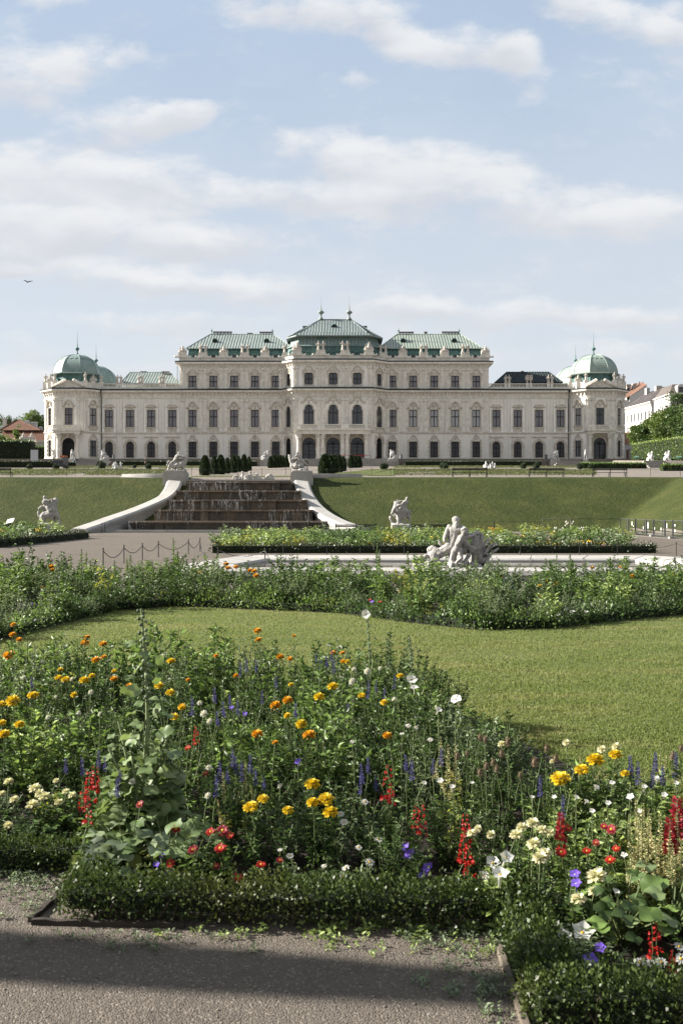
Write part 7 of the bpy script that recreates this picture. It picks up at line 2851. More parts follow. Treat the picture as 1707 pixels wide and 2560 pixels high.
def pompon(r, material, seed, n=110):
 g = np.random.default_rng(seed)
 sp = []
 for i in range(n):
  z = 1 - 1.45 * (i + .5) / n
  a = i * 2.39996 + g.normal(0, .2)
  rho = math.sqrt(max(0, 1 - z * z))
  d = np.array([rho * math.cos(a), rho * math.sin(a), z * .85 + .12])
  d += g.normal(0, .22, 3)
  sp.append((d * r * .30, d, np.array([-d[0] * .3, -d[1] * .3, 1.0]) + g.normal(0, .25, 3), r * g.uniform(.62, .82), r * g.uniform(.42, .6)))
 return petals('flower', sp, material, [ball((0, 0, -r * .25), (r * .3, r * .3, r * .4), L_STEM)])

def daisy(r, material, seed, n=13, cen=None, double=False, cr=.24):
 g = np.random.default_rng(seed)
 sp = []
 for lay in range(2 if double else 1):
  for i in range(n):
   a = 2 * math.pi * i / n + lay * .2 + g.normal(0, .04)
   d = np.array([math.cos(a), math.sin(a), .12 + .25 * lay + g.normal(0, .07)])
   sp.append((d * r * .12, d, (0, 0, 1), r * (.9 - .25 * lay) * g.uniform(.9, 1.05), r * .42))
 return petals('flower', sp, material, [ball((0, 0, r * .08), (r * cr, r * cr, r * .16), cen or F_CENT), ball((0, 0, -r * .12), (r * .2, r * .2, r * .16), L_STEM)])

def spike(h, r, material, seed, n=70, bl=.016, gap=False, taper=.75):
 g = np.random.default_rng(seed)
 sp = []
 for i in range(n):
  t = i / n
  if gap and g.random() < .12:
   continue
  a = i * 2.39996
  rr = r * (1 - taper * t)
  d = np.array([math.cos(a), math.sin(a), .45 + g.normal(0, .2)])
  sp.append((np.array([0, 0, t * h]) + d * rr * .2, d, np.array([0, 0, 1.0]) + g.normal(0, .4, 3), rr * g.uniform(.8, 1.2) + bl * .3, bl * g.uniform(.7, 1.2) * (1 - .4 * t)))
 SV = tubes_np([np.array([[0, 0, -.01], [0, 0, h * .5], [0, 0, h]])], .003, .0015, 4)
 return petals('flower', sp, material, [(*SV, L_STEM)])

def snapdragon(h, seed, material=None):
 g = np.random.default_rng(seed)
 sp = []
 n = 17
 for i in range(n):
  if g.random() < .15:
   continue
  t = (i / n) ** .9
  a = i * 2.2 + g.normal(0, .3)
  b_ = np.array([math.cos(a) * .018 * (1 - .5 * t), math.sin(a) * .018 * (1 - .5 * t), t * h])
  s_ = .024 * (1 - .5 * t) * g.uniform(.8, 1.15)
  for q in range(6):
   c = 2 * math.pi * q / 6
   d = np.array([math.cos(a) * .9, math.sin(a) * .9, .1]) + np.array([-math.sin(a) * math.cos(c), math.cos(a) * math.cos(c), math.sin(c)]) * .8
   sp.append((b_, d, np.array([0, 0, 1.0]) + g.normal(0, .3, 3), s_, s_ * .8))
 SV = tubes_np([np.array([[0, 0, -.01], [0, 0, h * .5], [0, 0, h]])], .003, .0015, 4)
 return petals('flower', sp, material or F_RED, [(*SV, L_STEM)])

def trumpet(r, material, seed, cen=None, wid=.95):
 g = np.random.default_rng(seed)
 sp = []
 for i in range(5):
  a = 2 * math.pi * i / 5
  d = np.array([math.cos(a), math.sin(a), .35 + g.normal(0, .12)])
  sp.append((np.array([0, 0, .0]) + d * r * .05, d, (-.4 * math.cos(a), -.4 * math.sin(a), 1), r * g.uniform(.9, 1.1), r * wid))
 SV = tubes_np([np.array([[0, 0, -r * 1.6], [0, 0, -r * .7], [0, 0, 0.0]])], r * .1, r * .22, 6)
 return petals('flower', sp, material, [(*SV, material), ball((0, 0, r * .02), (r * .16, r * .16, r * .1), cen or F_CENT)])

def seedhead(seed):
 g = np.random.default_rng(seed)
 sp = []
 for i in range(60):
  z = 1 - 2 * (i + .5) / 60
  a = i * 2.4
  rho = math.sqrt(1 - z * z)
  d = np.array([rho * math.cos(a), rho * math.sin(a), z + .5])
  sp.append((np.array([rho * math.cos(a) * .011, rho * math.sin(a) * .011, .022 + z * .02]), d, g.normal(0, 1, 3), .012, .006))
 return petals('flower', sp, F_BRN, [ball((0, 0, .022), (.012, .012, .02), F_BRN)])

FL = {
 'yellow': [pompon(.037, F_YEL, 1), pompon(.037, F_YEL, 2)], 'orange': [pompon(.036, F_ORA, 3), pompon(.034, F_ORA, 4)],
 'cream': [pompon(.030, F_CRE, 5, 80), pompon(.028, F_CRE, 6, 80)], 'white': [pompon(.026, F_WHI, 7, 70)],
 'redz': [daisy(.034, F_CRI, 8, 14, F_CENT, True), daisy(.034, F_RED, 9, 14, F_CENT, True)], 'daisy': [daisy(.027, F_WHI, 10, 9), daisy(.027, F_WHI, 12, 10)],
 'snap': [snapdragon(.20, 1), snapdragon(.16, 2)], 'salvia': [spike(.13, .014, F_BLU, 1), spike(.11, .013, F_BLU, 2)],
 'trumpet': [trumpet(.032, F_WHI, 1), trumpet(.030, F_WHI, 2)], 'violet': [trumpet(.034, F_VIO, 3, F_WHI)],
 'seed': [seedhead(1)], 'pale': [spike(.24, .018, F_PALE, 4, 84, .011, True, .7), spike(.2, .016, F_PALE, 5, 78, .011, True, .7)], 'celosia': [spike(.14, .03, F_CRI, 6, 120, .02, False, .6)],
 'mallow': [trumpet(.045, F_WHI, 5, F_DCEN, 1.35)], 'pinkm': [trumpet(.03, F_PINK, 6)],
}
NAMES = {'yellow': ('marigold_plant', 'marigold', 'yellow marigold with a round ruffled head'), 'orange': ('marigold_plant', 'marigold', 'orange marigold with a round ruffled head'),
   'cream': ('pompon_plant', 'flower', 'cream pompon flower on a short stem'), 'white': ('pompon_plant', 'flower', 'small white puff flower'),
   'redz': ('zinnia_plant', 'zinnia', 'crimson zinnia with flat open petals'), 'daisy': ('daisy_plant', 'daisy', 'white daisy-like flower with yellow centre'),
   'snap': ('snapdragon_plant', 'snapdragon', 'red snapdragon spike'), 'salvia': ('salvia_plant', 'salvia', 'violet blue salvia spike'),
   'trumpet': ('tobacco_plant', 'flower', 'white trumpet flower'), 'violet': ('petunia_plant', 'petunia', 'violet petunia trumpet'),
   'seed': ('seedhead_plant', 'seedhead', 'dry brown seedhead on a bare stalk'), 'pale': ('plume_plant', 'flower', 'pale straw coloured flower plume'),
   'celosia': ('plume_plant', 'flower', 'dark crimson flower plume'), 'mallow': ('mallow_plant', 'mallow', 'large white mallow flower with dark eye'), 'pinkm': ('mallow_plant', 'mallow', 'small pink mallow flower')}
LEAFK = {'yellow': (L_DARK, .045, .011, 70), 'orange': (L_MID, .045, .011, 70), 'cream': (L_DARK, .04, .011, 60), 'white': (L_MID, .04, .012, 50), 'redz': (L_MID, .055, .018, 34), 'daisy': (L_GREYG, .045, .012, 40),
   'snap': (L_MID, .045, .011, 50), 'salvia': (L_DARK, .04, .014, 34), 'trumpet': (L_PALE, .06, .024, 34), 'violet': (L_MID, .04, .02, 30), 'seed': (L_MID, .03, .006, 10), 'pale': (L_YELG, .05, .012, 40),
   'celosia': (L_MID, .06, .016, 36), 'mallow': (L_GREYG, .05, .03, 26), 'pinkm': (L_GREYG, .05, .03, 26)}
ORD = ['first', 'second', 'third', 'fourth', 'fifth', 'sixth', 'seventh', 'eighth', 'ninth', 'tenth', 'eleventh', 'twelfth', 'thirteenth', 'fourteenth', 'fifteenth', 'sixteenth', 'seventeenth', 'eighteenth', 'nineteenth']
TENS = ['', '', 'twenty', 'thirty', 'forty', 'fifty', 'sixty', 'seventy', 'eighty', 'ninety']

def ordinal(n):
 if n <= 19:
  return ORD[n - 1]
 if n % 10 == 0:
  return {2: 'twentieth', 3: 'thirtieth', 4: 'fortieth', 5: 'fiftieth', 6: 'sixtieth', 7: 'seventieth', 8: 'eightieth', 9: 'ninetieth'}[n // 10]
 return TENS[n // 10] + '-' + ORD[n % 10 - 1]

SM = {}

def stalk(kind, h, v):
 """stem and leaves of a flower, root at the origin, head at height h"""
 key = (kind, round(h / .06), v)
 if key not in SM:
  g = np.random.default_rng(hash(key) % 10000 if False else int(round(h / .06)) * 31 + v * 7 + len(kind))
  hh = round(h / .06) * .06
  hh = max(hh, .06)
  lf, ll, lw, nl = LEAFK[kind]
  t = np.linspace(0, 1, 6).reshape(-1, 1)
  ln = g.normal(0, .05, 2)
  main = np.concatenate([ln.reshape(1, 2) * (t * (t - 1)) * 2, t * hh], 1)
  paths = [main]
  for q in range(2 if kind not in ('seed', 'pale') else 0):
   a = g.uniform(0, 6.28)
   b0 = main[1 + q]
   tip = b0 + np.array([math.cos(a) * .08, math.sin(a) * .08, hh * g.uniform(.25, .5)])
   paths.append(b0 * (1 - t) + tip * t)
  nl = int(nl * (.5 + hh))
  pi = g.choice(len(paths), nl, p=[.6] + [.4 / (len(paths) - 1)] * (len(paths) - 1) if len(paths) > 1 else [1.0])
  tt = g.uniform(.05, .9 if kind != 'seed' else .4, nl)
  PP = np.stack(paths)
  kx = np.minimum((tt * 5).astype(int), 4)
  f = (tt * 5 - kx).reshape(-1, 1)
  P = PP[pi, kx] * (1 - f) + PP[pi, kx + 1] * f
  ang = g.uniform(0, 6.28, nl)
  Dv = np.stack([np.cos(ang), np.sin(ang), g.normal(.45, .3, nl)], 1)
  sz = g.uniform(.7, 1.2, nl) * (1.15 - .5 * tt)
  V, kk, idx = leaves_np(P, Dv, np.array([[0, 0, 1.0]]) + g.normal(0, .3, (nl, 3)), ll * sz, lw * sz, droop=.2)
  SV = tubes_np(paths, .0035 if kind != 'seed' else .0022, .0022 if kind != 'seed' else .0014, 4)
  SM[key] = (join_np('foliage', [(V, kk, idx, lf), (*SV, L_STEM)]), hh)
 return SM[key]

FLOWERS = []     # (kind, x, y, object) kept for labels
fr_ = random.Random(3)

def flower(kind, x, y, h, s=1.0, tilt=None, zone='front flower bed', extra=0, label=None):
 v = fr_.randrange(3)
 me, hh = stalk(kind, h, v)
 nm, cat, _ = NAMES[kind]
 t = empty(nm, (x, y, 0), fr_.uniform(0, 6.28))
 st = link('foliage', me, None, t)
 st.scale = (1, 1, h / hh)
 o = link('flower', fr_.choice(FL[kind]), None, t, (0, 0, h))
 fl_ = fr_.uniform(.68, .95) if kind in ('yellow', 'orange') else fr_.uniform(.8, 1.0) if kind == 'cream' else 1.0
 o.scale = (s * (1.1 if fl_ < .96 else 1), s * (1.1 if fl_ < .96 else 1), s * fl_)
 tl = tilt if tilt is not None else (.18 if kind in ('yellow', 'orange', 'cream') else .55 if kind in ('redz', 'daisy', 'trumpet', 'violet', 'mallow', 'pinkm', 'white') else .08)
 a = fr_.uniform(0, 6.28)
 # heads lean mostly towards the open path and the sun
 o.rotation_euler = (fr_.uniform(.3, 1.0) * tl, 0, 0)
 rz = t.rotation_euler[2]
 o.rotation_mode = 'XYZ'
 o.rotation_euler = (Matrix.Rotation(-rz + fr_.uniform(-.8, .5), 4, 'Z') @ Matrix.Rotation(tl * fr_.uniform(.5, 1.25), 4, 'X')).to_euler()
 for i in range(extra):
  o2 = link('flower', fr_.choice(FL[kind]), None, t, (fr_.uniform(-.06, .06), fr_.uniform(-.06, .06), h * fr_.uniform(.7, .95)))
  o2.scale = (s * fr_.uniform(.6, .9),) * 3
  o2.rotation_euler = (fr_.uniform(-.6, .6), fr_.uniform(-.6, .6), fr_.uniform(0, 6))
 FLOWERS.append((kind, zone, x, y, t, label))
 return t

def interp(t, xs_, ys_):
 return float(np.interp(t, xs_, ys_))

def depth_front(px, py):
 if px > 1235 or (px > 1090 and py > 1840 and False):
  return interp(py, [1850, 1950, 2060, 2150, 2250, 2330, 2400, 2480], [4.9, 4.45, 4.1, 3.9, 3.72, 3.62, 3.45, 3.3])
 if px < 215:
  return interp(py, [1560, 1600, 1700, 1800, 1900, 2000, 2090], [9.0, 8.2, 6.6, 5.7, 5.25, 4.95, 4.85])
 return interp(py, [1530, 1600, 1700, 1800, 1900, 2000, 2110, 2200], [8.9, 8.0, 6.3, 5.3, 4.75, 4.45, 4.3, 4.25])

SINK = {'redz': .02, 'trumpet': .015, 'daisy': .01, 'snap': .02, 'white': .01}
SIZE = {'snap': .85, 'salvia': .8, 'trumpet': .58, 'seed': .66, 'mallow': .75, 'redz': .72, 'yellow': .9, 'orange': .8, 'cream': .85, 'white': .7, 'daisy': .75, 'violet': .72, 'pale': .8}

def put(kind, pts, s=1.0, jitter=.12, **kw):
 for p in pts:
  px, py = p[0], p[1]
  sc = s * SIZE.get(kind, 1.0) * (p[2] if len(p) > 2 else 1.0) * fr_.uniform(1 - 2 * jitter, 1 + jitter)
  d = depth_front(px, py)
  h = EYE - d * (py - HPX) / FPX
  top = {'snap': .20, 'salvia': .13, 'pale': .24, 'celosia': .14}.get(kind, 0) * .6 * sc
  flower(kind, WX(px, d), d, max(.07, h - top - SINK.get(kind, 0)), sc, **kw)

put('yellow', [(781, 1962, 1.15), (628, 2019, 1.15), (658, 1998, .8), (826, 2032, 1.1), (815, 2000, .9), (720, 2027, .75), (782, 2008, .7), (1400, 1948, 1.15), (1488, 1902, 1.25), (1455, 1926, .95), (1538, 1888, 1.15), (1562, 1935, .5), (753, 1812, .9), (832, 1717, .9), (798, 1743, .9),
    (83, 1739, 1.2), (32, 1754, 1.15), (49, 1812, .95), (11, 1836, 1.0), (5, 1808, .9), (3, 1761, .9), (147, 1695, .8), (211, 1701, .9), (151, 1675, .7), (398, 1715, 1.0), (426, 1732, .95), (436, 1793, .7), (428, 1653, .9), (727, 1712, .6), (718, 1790, .6), (455, 1770, .6), (165, 1700, .8), (230, 1690, .7), (1000, 1690, .6), (905, 1740, .7), (960, 1757, .6), (868, 1655, .8), (185, 1738, .6), (286, 1678, .6)], extra=0)
put('orange', [(643, 1836, 1.15), (773, 1838, 1.15), (968, 1840, .9), (719, 1752, 1.1), (689, 1765, 1.0), (700, 1643, .95), (725, 1648, .95), (644, 1578, 1.1), (646, 1600, 1.0), (688, 1857, .7), (218, 1594, 1.0), (213, 1608, 1.1), (258, 1611, 1.1), (23, 1639, 1.35), (240, 1650, 1.05), (260, 1644, 1.0), (285, 1698, 1.1), (325, 1719, 1.1),
    (34, 1562, .9), (32, 1587, 1.0), (48, 1600, .9), (455, 1768, .9), (832, 1632, .8), (856, 1633, .9), (858, 1654, .9), (735, 1590, .6), (540, 1640, .6), (470, 1700, .6), (590, 1690, .6)])
put('cream', [(88, 1972, 1.2), (36, 2000, 1.1), (81, 2013, 1.2), (112, 1993, 1.1), (148, 2007, 1.1), (22, 1955, 1.0), (165, 1980, 1.0), (181, 1989, .8), (141, 1953, .8), (21, 2066, 1.0), (100, 1985, 1.1), (5, 1985, .9), (1227, 2089, 1.15), (1195, 2073, .8), (1304, 2070, 1.15), (1291, 2089, 1.1), (1332, 2059, 1.0), (1355, 2076, .9),
    (1335, 2111, 1.2), (1375, 2084, 1.0), (1350, 2146, 1.1), (1362, 2135, 1.0), (1492, 2193, 1.3), (1446, 2249, 1.3), (1486, 2230, .9), (1254, 1862, .8), (1416, 1858, .8), (1180, 2084, .8), (1380, 1905, .7), (1505, 1875, 1.0), (1540, 1868, 1.0)])
put('white', [(406, 1639, 1.2), (510, 1781, 1.2), (524, 1799, 1.1), (499, 1754, .9), (227, 1727, .9), (197, 1778, .9), (180, 1695, 1.0), (140, 1739, .8), (918, 1675, 1.2), (884, 1670, 1.0), (880, 1700, 1.2), (950, 1668, .8), (985, 1745, .8), (120, 1790, .7), (250, 1780, .7), (60, 1690, .7), (330, 1950, .9), (522, 1915, .9), (520, 1985, .8), (700, 1960, .6)])
put('redz', [(483, 2113, 1.2), (425, 2149, 1.2), (540, 2155, 1.0), (595, 2184, 1.0), (653, 2151, 1.1), (557, 2066, 1.2), (527, 2069, 1.1), (551, 2110, 1.1), (575, 2078, 1.0), (1528, 2062, 1.1), (1402, 2119, 1.25), (1525, 2138, 1.2), (1399, 2081, 1.2), (1467, 2116, 1.0), (470, 1860, .7), (350, 2000, .8), (487, 1850, .7), (515, 1923, .8), (440, 2062, .9), (700, 2140, .8), (1420, 2060, .9), (1490, 2095, .9), (1540, 2110, .8), (1510, 2055, .9)])
put('snap', [(224, 1935, 1.1), (208, 1985, 1.2), (219, 2005, .9), (490, 1815, .7), (967, 1935, 1.1), (978, 1962, .7), (1165, 2040, 1.15), (1158, 2090, 1.2), (1172, 2120, 1.1), (1055, 2030, .9), (1038, 2025, .8), (1409, 2065, .8), (1640, 2345, .9), (1632, 2380, .9), (1680, 2420, .7), (240, 1920, .8)])
put('daisy', [(924, 2151, 1.2), (858, 2185, 1.2), (946, 2094, 1.1), (896, 2114, 1.0), (865, 2165, 1.0), (850, 2030, 1.1), (860, 2050, 1.0), (1599, 2400, 1.15), (1626, 2402, 1.15), (1653, 2400, 1.2), (1697, 2361, 1.2), (1702, 2391, 1.2), (810, 2160, .9), (725, 2135, .9), (1020, 1810, .9), (1040, 1815, .9), (1005, 1830, .8), (1075, 1845, .8), (700, 2120, .8), (880, 1850, .8), (912, 2000, .8)])
put('trumpet', [(1232, 2150, 2.2), (1250, 2178, 2.2), (1211, 2184, 1.8), (1265, 2137, 2.0), (1407, 2334, 1.8), (1456, 2323, 2.2), (1588, 2476, 1.2), (1607, 2482, 1.1), (1540, 2220, 1.0), (1560, 2130, .9), (1490, 1960, .9), (1530, 1950, .9), (1575, 1985, .9), (1610, 1960, .9), (1640, 1940, .9), (1660, 1980, .9), (1480, 2020, .9), (1520, 2000, .8), (1600, 2020, .8), (1465, 1995, .8),
    (1100, 1945, .8), (1130, 1960, .8), (1180, 1950, .7), (1060, 1950, .7), (1385, 1985, .8), (1440, 1985, .8), (1690, 1950, .9), (1690, 2010, .8), (1330, 1985, .7)])
put('violet', [(1025, 2138, 1.2), (1012, 2120, 1.0), (1069, 2171, 1.1), (1055, 2190, 1.1), (1437, 2187, 1.1), (1476, 2405, 1.2), (1500, 2372, 1.0), (392, 2162, 1.0), (422, 2186, 1.0), (745, 1905, .9), (580, 1770, .8), (612, 1785, .8), (1440, 2210, .9), (405, 2140, .8)])
put('salvia', [(1030, 1920), (1082, 1909), (1102, 1884, 1.1), (940, 1950), (1577, 1906, 1.2), (1637, 1895, 1.2), (1689, 1906, 1.2), (1594, 1928), (1655, 1930), (537, 1731), (560, 1767), (595, 1764), (581, 1890), (549, 1923), (247, 1890), (207, 1912), (165, 1907), (263, 1904), (617, 1660), (817, 1649), (828, 1635), (801, 1660), (920, 1720), (940, 1710), (960, 1730), (985, 1700),
    (900, 1960), (590, 1905), (605, 1925), (640, 1940), (660, 1950), (570, 1930), (540, 1960), (625, 1900), (292, 1960), (300, 1940), (430, 1905), (480, 1760), (545, 1790), (575, 1750), (640, 1660), (600, 1670), (790, 1640), (835, 1660), (870, 1770), (920, 1905), (905, 1925), (1015, 1900), (1405, 2010), (1630, 1940), (1350, 1960), (80, 1700), (690, 1700), (655, 1740), (740, 1770)])
put('seed', [(1200, 1851, 1.3), (1213, 1857, 1.3), (1268, 1865, 1.4), (1253, 1892, 1.3), (1366, 1879, 1.3), (1336, 1917, 1.3), (1143, 1898, 1.2), (1167, 1890, 1.1), (1388, 1906, 1.3), (1232, 1914, 1.2), (1200, 1942, 1.2), (1241, 1931, 1.2), (1215, 1925, 1.0), (1300, 1945, 1.0), (1680, 1900, 1.3), (1702, 1880, 1.2)], tilt=.15)
put('pale', [(1137, 1885, 1.0), (1118, 1900, 1.0), (1102, 1872, .9), (1590, 2010, 1.3), (1605, 2040, 1.3), (1575, 2060, 1.2), (1620, 2070, 1.3), (1595, 2110, 1.2), (1650, 2090, 1.2), (1670, 2110, 1.2), (1690, 2080, 1.2), (1640, 2130, 1.2), (1610, 2150, 1.1), (1680, 2150, 1.1), (1650, 1890, .9), (1660, 1905, .9), (1580, 2150, 1.1), (1700, 2130, 1.2), (560, 1960, .8), (612, 1930, .8), (1450, 1900, .7)], extra=2)
put('celosia', [(1695, 2040, 1.2), (1675, 2085, 1.0), (1400, 2060, .8)])
put('mallow', [(1028, 1700, 1.2), (1035, 1720, .9), (1140, 1750, 1.1), (1095, 1775, .8)])

# ---- the tall hollyhocks
def hollyhock(label, px, base_d, height, nstems, seed, big=1.0, flowers=()):
 g = np.random.default_rng(seed)
 x = WX(px, base_d)
 t = thing('hollyhock', label, 'hollyhock', (x, base_d, 0))
 paths = []
 tt = np.linspace(0, 1, 9).reshape(-1, 1)
 main = np.concatenate([.03 * np.sin(tt * 3), .02 * np.cos(tt * 2), tt * height], 1)
 paths.append(main)
 for i in range(nstems):
  a = g.uniform(0, 6.28)
  h = height * g.uniform(.4, .66)
  tip = np.array([.16 * math.cos(a), .12 * math.sin(a), h])
  paths.append(np.concatenate([(tip[:2] * tt ** 1.5), tt * h], 1))
 st = join_np('stem', [(*tubes_np(paths, .014 * big, .005, 6), mat('pale_green_stem', (.15, .19, .09), .6))])
 link('stem', st, None, t)
 P, Dv, L = [], [], []
 pet = []
 for p in paths:
  n = int(46 * big) if p is main else int(30 * big)
  for i in range(n):
   f = (i + .5) / n * .86 + .02
   q = p[min(8, int(f * 8))] * (1 - (f * 8 - int(f * 8))) + p[min(8, int(f * 8) + 1)] * (f * 8 - int(f * 8))
   a = i * 2.4 + g.normal(0, .4)
   size = (.078 * (1 - f) ** 1.1 + .036) * big * g.uniform(.75, 1.15)
   pl = size * 1.1
   e = q + np.array([math.cos(a), math.sin(a), .35]) * pl
   pet.append(np.stack([q, (q + e) / 2 + np.array([0, 0, .01]), e]))
   P.append(e)
   Dv.append(np.array([math.cos(a), math.sin(a), -.25 + g.normal(0, .25)]))
   L.append(size)
 P, Dv, L = np.array(P), np.array(Dv), np.array(L)
 V = round_leaves(P, Dv, np.array([[0, 0, 1.0]]) + g.normal(0, .45, P.shape), L, 13, .12)
 link('foliage', join_np('foliage', [(*V, L_HOLLY), (*tubes_np(pet, .003, .002, 4), L_STEM)]), None, t)
 # knobbly buds up the top of the main stem
 buds = []
 for i in range(34):
  f = .62 + .38 * i / 34
  q = main[min(7, int(f * 8))] + (main[min(8, int(f * 8) + 1)] - main[min(7, int(f * 8))]) * (f * 8 - int(f * 8))
  a = i * 2.4
  b_ = ball(tuple(q + np.array([math.cos(a), math.sin(a), .2]) * .016 * big), .013 * big * (1.25 - f * .6), L_GREYG, 6)
  buds.append(b_)
 link('buds', join_np('buds', buds), None, t)
 for (dx, dy, z, kind, s_) in flowers:
  o = link('flower', FL[kind][0], None, t, (dx, dy, z))
  o.scale = (s_,) * 3
  o.rotation_euler = (1.25, 0, fr_.uniform(-.4, .3))
 return t

hollyhock('tall grey-green hollyhock with thick stem and big leaves near the hedge corner', 352, 4.75, 1.19, 6, 3, 1.05)
hollyhock('slender hollyhock with one large white flower above the lawn', 914, 7.4, .93, 2, 5, .55, [(0, -.03, EYE - 255 * 7.4 / 2489, 'mallow', .8)])
hollyhock('leafy hollyhock with white flowers at the lawn edge of the bed', 1020, 7.2, .76, 5, 8, .65)
hollyhock('short leafy mallow with pale green tips beside the bare soil', 1120, 6.6, .42, 5, 12, .7)

# ---- beds: polygons on plan
def inside(poly, X, Y):
 X, Y = np.asarray(X), np.asarray(Y)
 c = np.zeros(X.shape, bool)
 n = len(poly)
 j = n - 1
 for i in range(n):
  xi, yi = poly[i]
  xj, yj = poly[j]
  cond = ((yi > Y) != (yj > Y)) & (X < (xj - xi) * (Y - yi) / (yj - yi + 1e-12) + xi)
  c ^= cond
  j = i
 return c

BED1 = [(-4.6, 4.67), (-1.02, 4.67), (-1.02, 4.13), (.76, 4.13), (.76, 3.31), (2.6, 3.31), (2.8, 5.1), (1.5, 5.3), (1.2, 5.75), (1.08, 6.6), (.85, 7.9), (.2, 8.4), (-1.5, 8.7), (-3, 8.9), (-4.6, 9.3)]
BED2 = [(-9.5, 9.5), (-5.3, 10.8), (-4.35, 12.8), (-4.1, 14.6), (-3.75, 16.6), (-2.9, 17.3), (0, 16.1), (.87, 14.9), (1.9, 13.8), (3.0, 14.0), (3.8, 14.7), (5.5, 15.9), (9.5, 17.0), (9.5, 20.6), (-9.5, 20.6)]
BED3 = [(-5.2, 40.2), (12.6, 40.6), (13.6, 44), (14.5, 50), (14, 60), (-6.5, 60), (-6, 50)]
BED4 = [(-16, 45.5), (-16.4, 63), (-24, 66), (-32, 60), (-27, 45.5)]

def bed_soil(poly, z=.012):
 mb = MB()
 mb.add([(x, y, z) for x, y in ccw(poly)], [tuple(range(len(poly)))])
 return tag(mb.build('flower_bed_soil', M_SOIL), kind='structure')

for b_ in (BED1, BED2, BED3, BED4):
 bed_soil(b_)
soilp = [(.75, 7.6), (.95, 5.6), (1.5, 5.2), (1.75, 5.5), (1.5, 6.3), (1.25, 7.2), (1.0, 8.0)]
mb = MB()
mb.add([(x, y, .016) for x, y in ccw(soilp)], [tuple(range(len(soilp)))])
tag(mb.build('bare_soil', M_SOIL), kind='structure')
lawn = [(-9.5, 8.4), (-3, 8.3), (-1, 8.2), (.5, 7.9), (.9, 7.0), (1.0, 5.6), (1.6, 5.0), (2.8, 4.6), (10, 4.4), (12, 17.5), (9, 17.0), (5, 16.2), (0, 17.0), (-3, 17.8), (-4.5, 16), (-5.2, 12), (-9.5, 10.2)]
mb = MB()
mb.add([(x, y, .008) for x, y in ccw(lawn)], [tuple(range(len(lawn)))])
tag(mb.build('lawn', M_LAWN), kind='structure')
# grass blades of the lawn
n = 420000
u = RG.uniform(0, 1, n)
Yg = 1 / (1 / 4.5 + u * (1 / 17.6 - 1 / 4.5))
Xg = RG.uniform(-.37, .37, n) * Yg * 1.06
ok = inside(lawn, Xg, Yg) & ~inside(BED2, Xg, Yg) & ~inside(BED1, Xg, Yg) & ~(inside(soilp, Xg, Yg) & (RG.uniform(0, 1, n) < .97))
P = np.stack([Xg[ok], Yg[ok], np.full(ok.sum(), .004)], 1)
m_ = len(P)
a = RG.uniform(0, 6.28, m_)
Dv = np.stack([np.cos(a) * .7, np.sin(a) * .7, RG.uniform(.5, 1.3, m_)], 1)
patch = np.array([mnoise.noise(Vector((p[0] * .9, p[1] * 1.6, 0))) for p in P[::1]])
Lg = RG.uniform(.012, .034, m_) * (1 + .35 * patch)
V, k_, idx = leaves_np(P, Dv, RG.normal(0, 1, (m_, 3)), Lg, .0035 + .0005 * P[:, 1], fold=0, droop=.25, tri=False)
o = link('grass', np_mesh('grass', V, k_, idx, L_BLADE))
tag(o, 'short sunlit lawn grass between the flower beds', 'grass', kind='stuff')

def scatter(poly, n, seed, minD=0.0, tries=40):
 g = random.Random(seed)
 xs_ = [p[0] for p in poly]
 ys_ = [p[1] for p in poly]
 out = []
 k = 0
 while len(out) < n and k < n * tries:
  k += 1
  x, y = g.uniform(min(xs_), max(xs_)), g.uniform(min(ys_), max(ys_))
  if not bool(inside(poly, x, y)):
   continue
  if minD and any((x - a) ** 2 + (y - b) ** 2 < minD ** 2 for a, b in out):
   continue
  out.append((x, y))
 return out

BUSH = {}
BNAME = {'zinnia': 'zinnia_bush', 'feather': 'marigold_bush', 'tobacco': 'tobacco_bush', 'small': 'grey_leaved_bush', 'dark': 'glossy_bush', 'lime': 'lime_leaved_bush', 'wisp': 'wispy_plant', 'dry': 'dry_stalk_plant'}
BKIND = {
 'zinnia': ('broad leaved bush of mid green zinnia leaves', lambda s: bush(s, .42, .20, 18, 380, .062, .023, L_MID)[0]),
 'feather': ('feathery dark green marigold foliage bush', lambda s: bush(s, .44, .20, 24, 820, .034, .008, L_DARK, up=.5)[0]),
 'tobacco': ('pale green soft leaved bush', lambda s: bush(s, .40, .18, 16, 320, .058, .022, L_PALE)[0]),
 'small': ('dense bush of small grey-green leaves', lambda s: bush(s, .38, .20, 24, 640, .030, .012, L_GREYG)[0]),
 'dark': ('dark glossy leaved bush', lambda s: bush(s, .40, .20, 20, 480, .044, .019, L_DARK)[0]),
 'lime': ('yellow-green leaved bush', lambda s: bush(s, .32, .16, 12, 170, .055, .022, L_YELG)[0]),
 'wisp': ('wispy bush of thin stems and narrow leaves', lambda s: bush(s, .42, .18, 22, 300, .036, .007, L_MID, shape='free', top_bias=1.2)[0]),
 'dry': ('wispy bush of dry straw coloured stalks', lambda s: bush(s, .36, .15, 14, 110, .03, .006, L_DRY, shape='free', stemm=L_DRY)[0]),
}
for kx in BKIND:
 BUSH[kx] = [BKIND[kx][1](q * 13 + len(kx)) for q in range(3)]

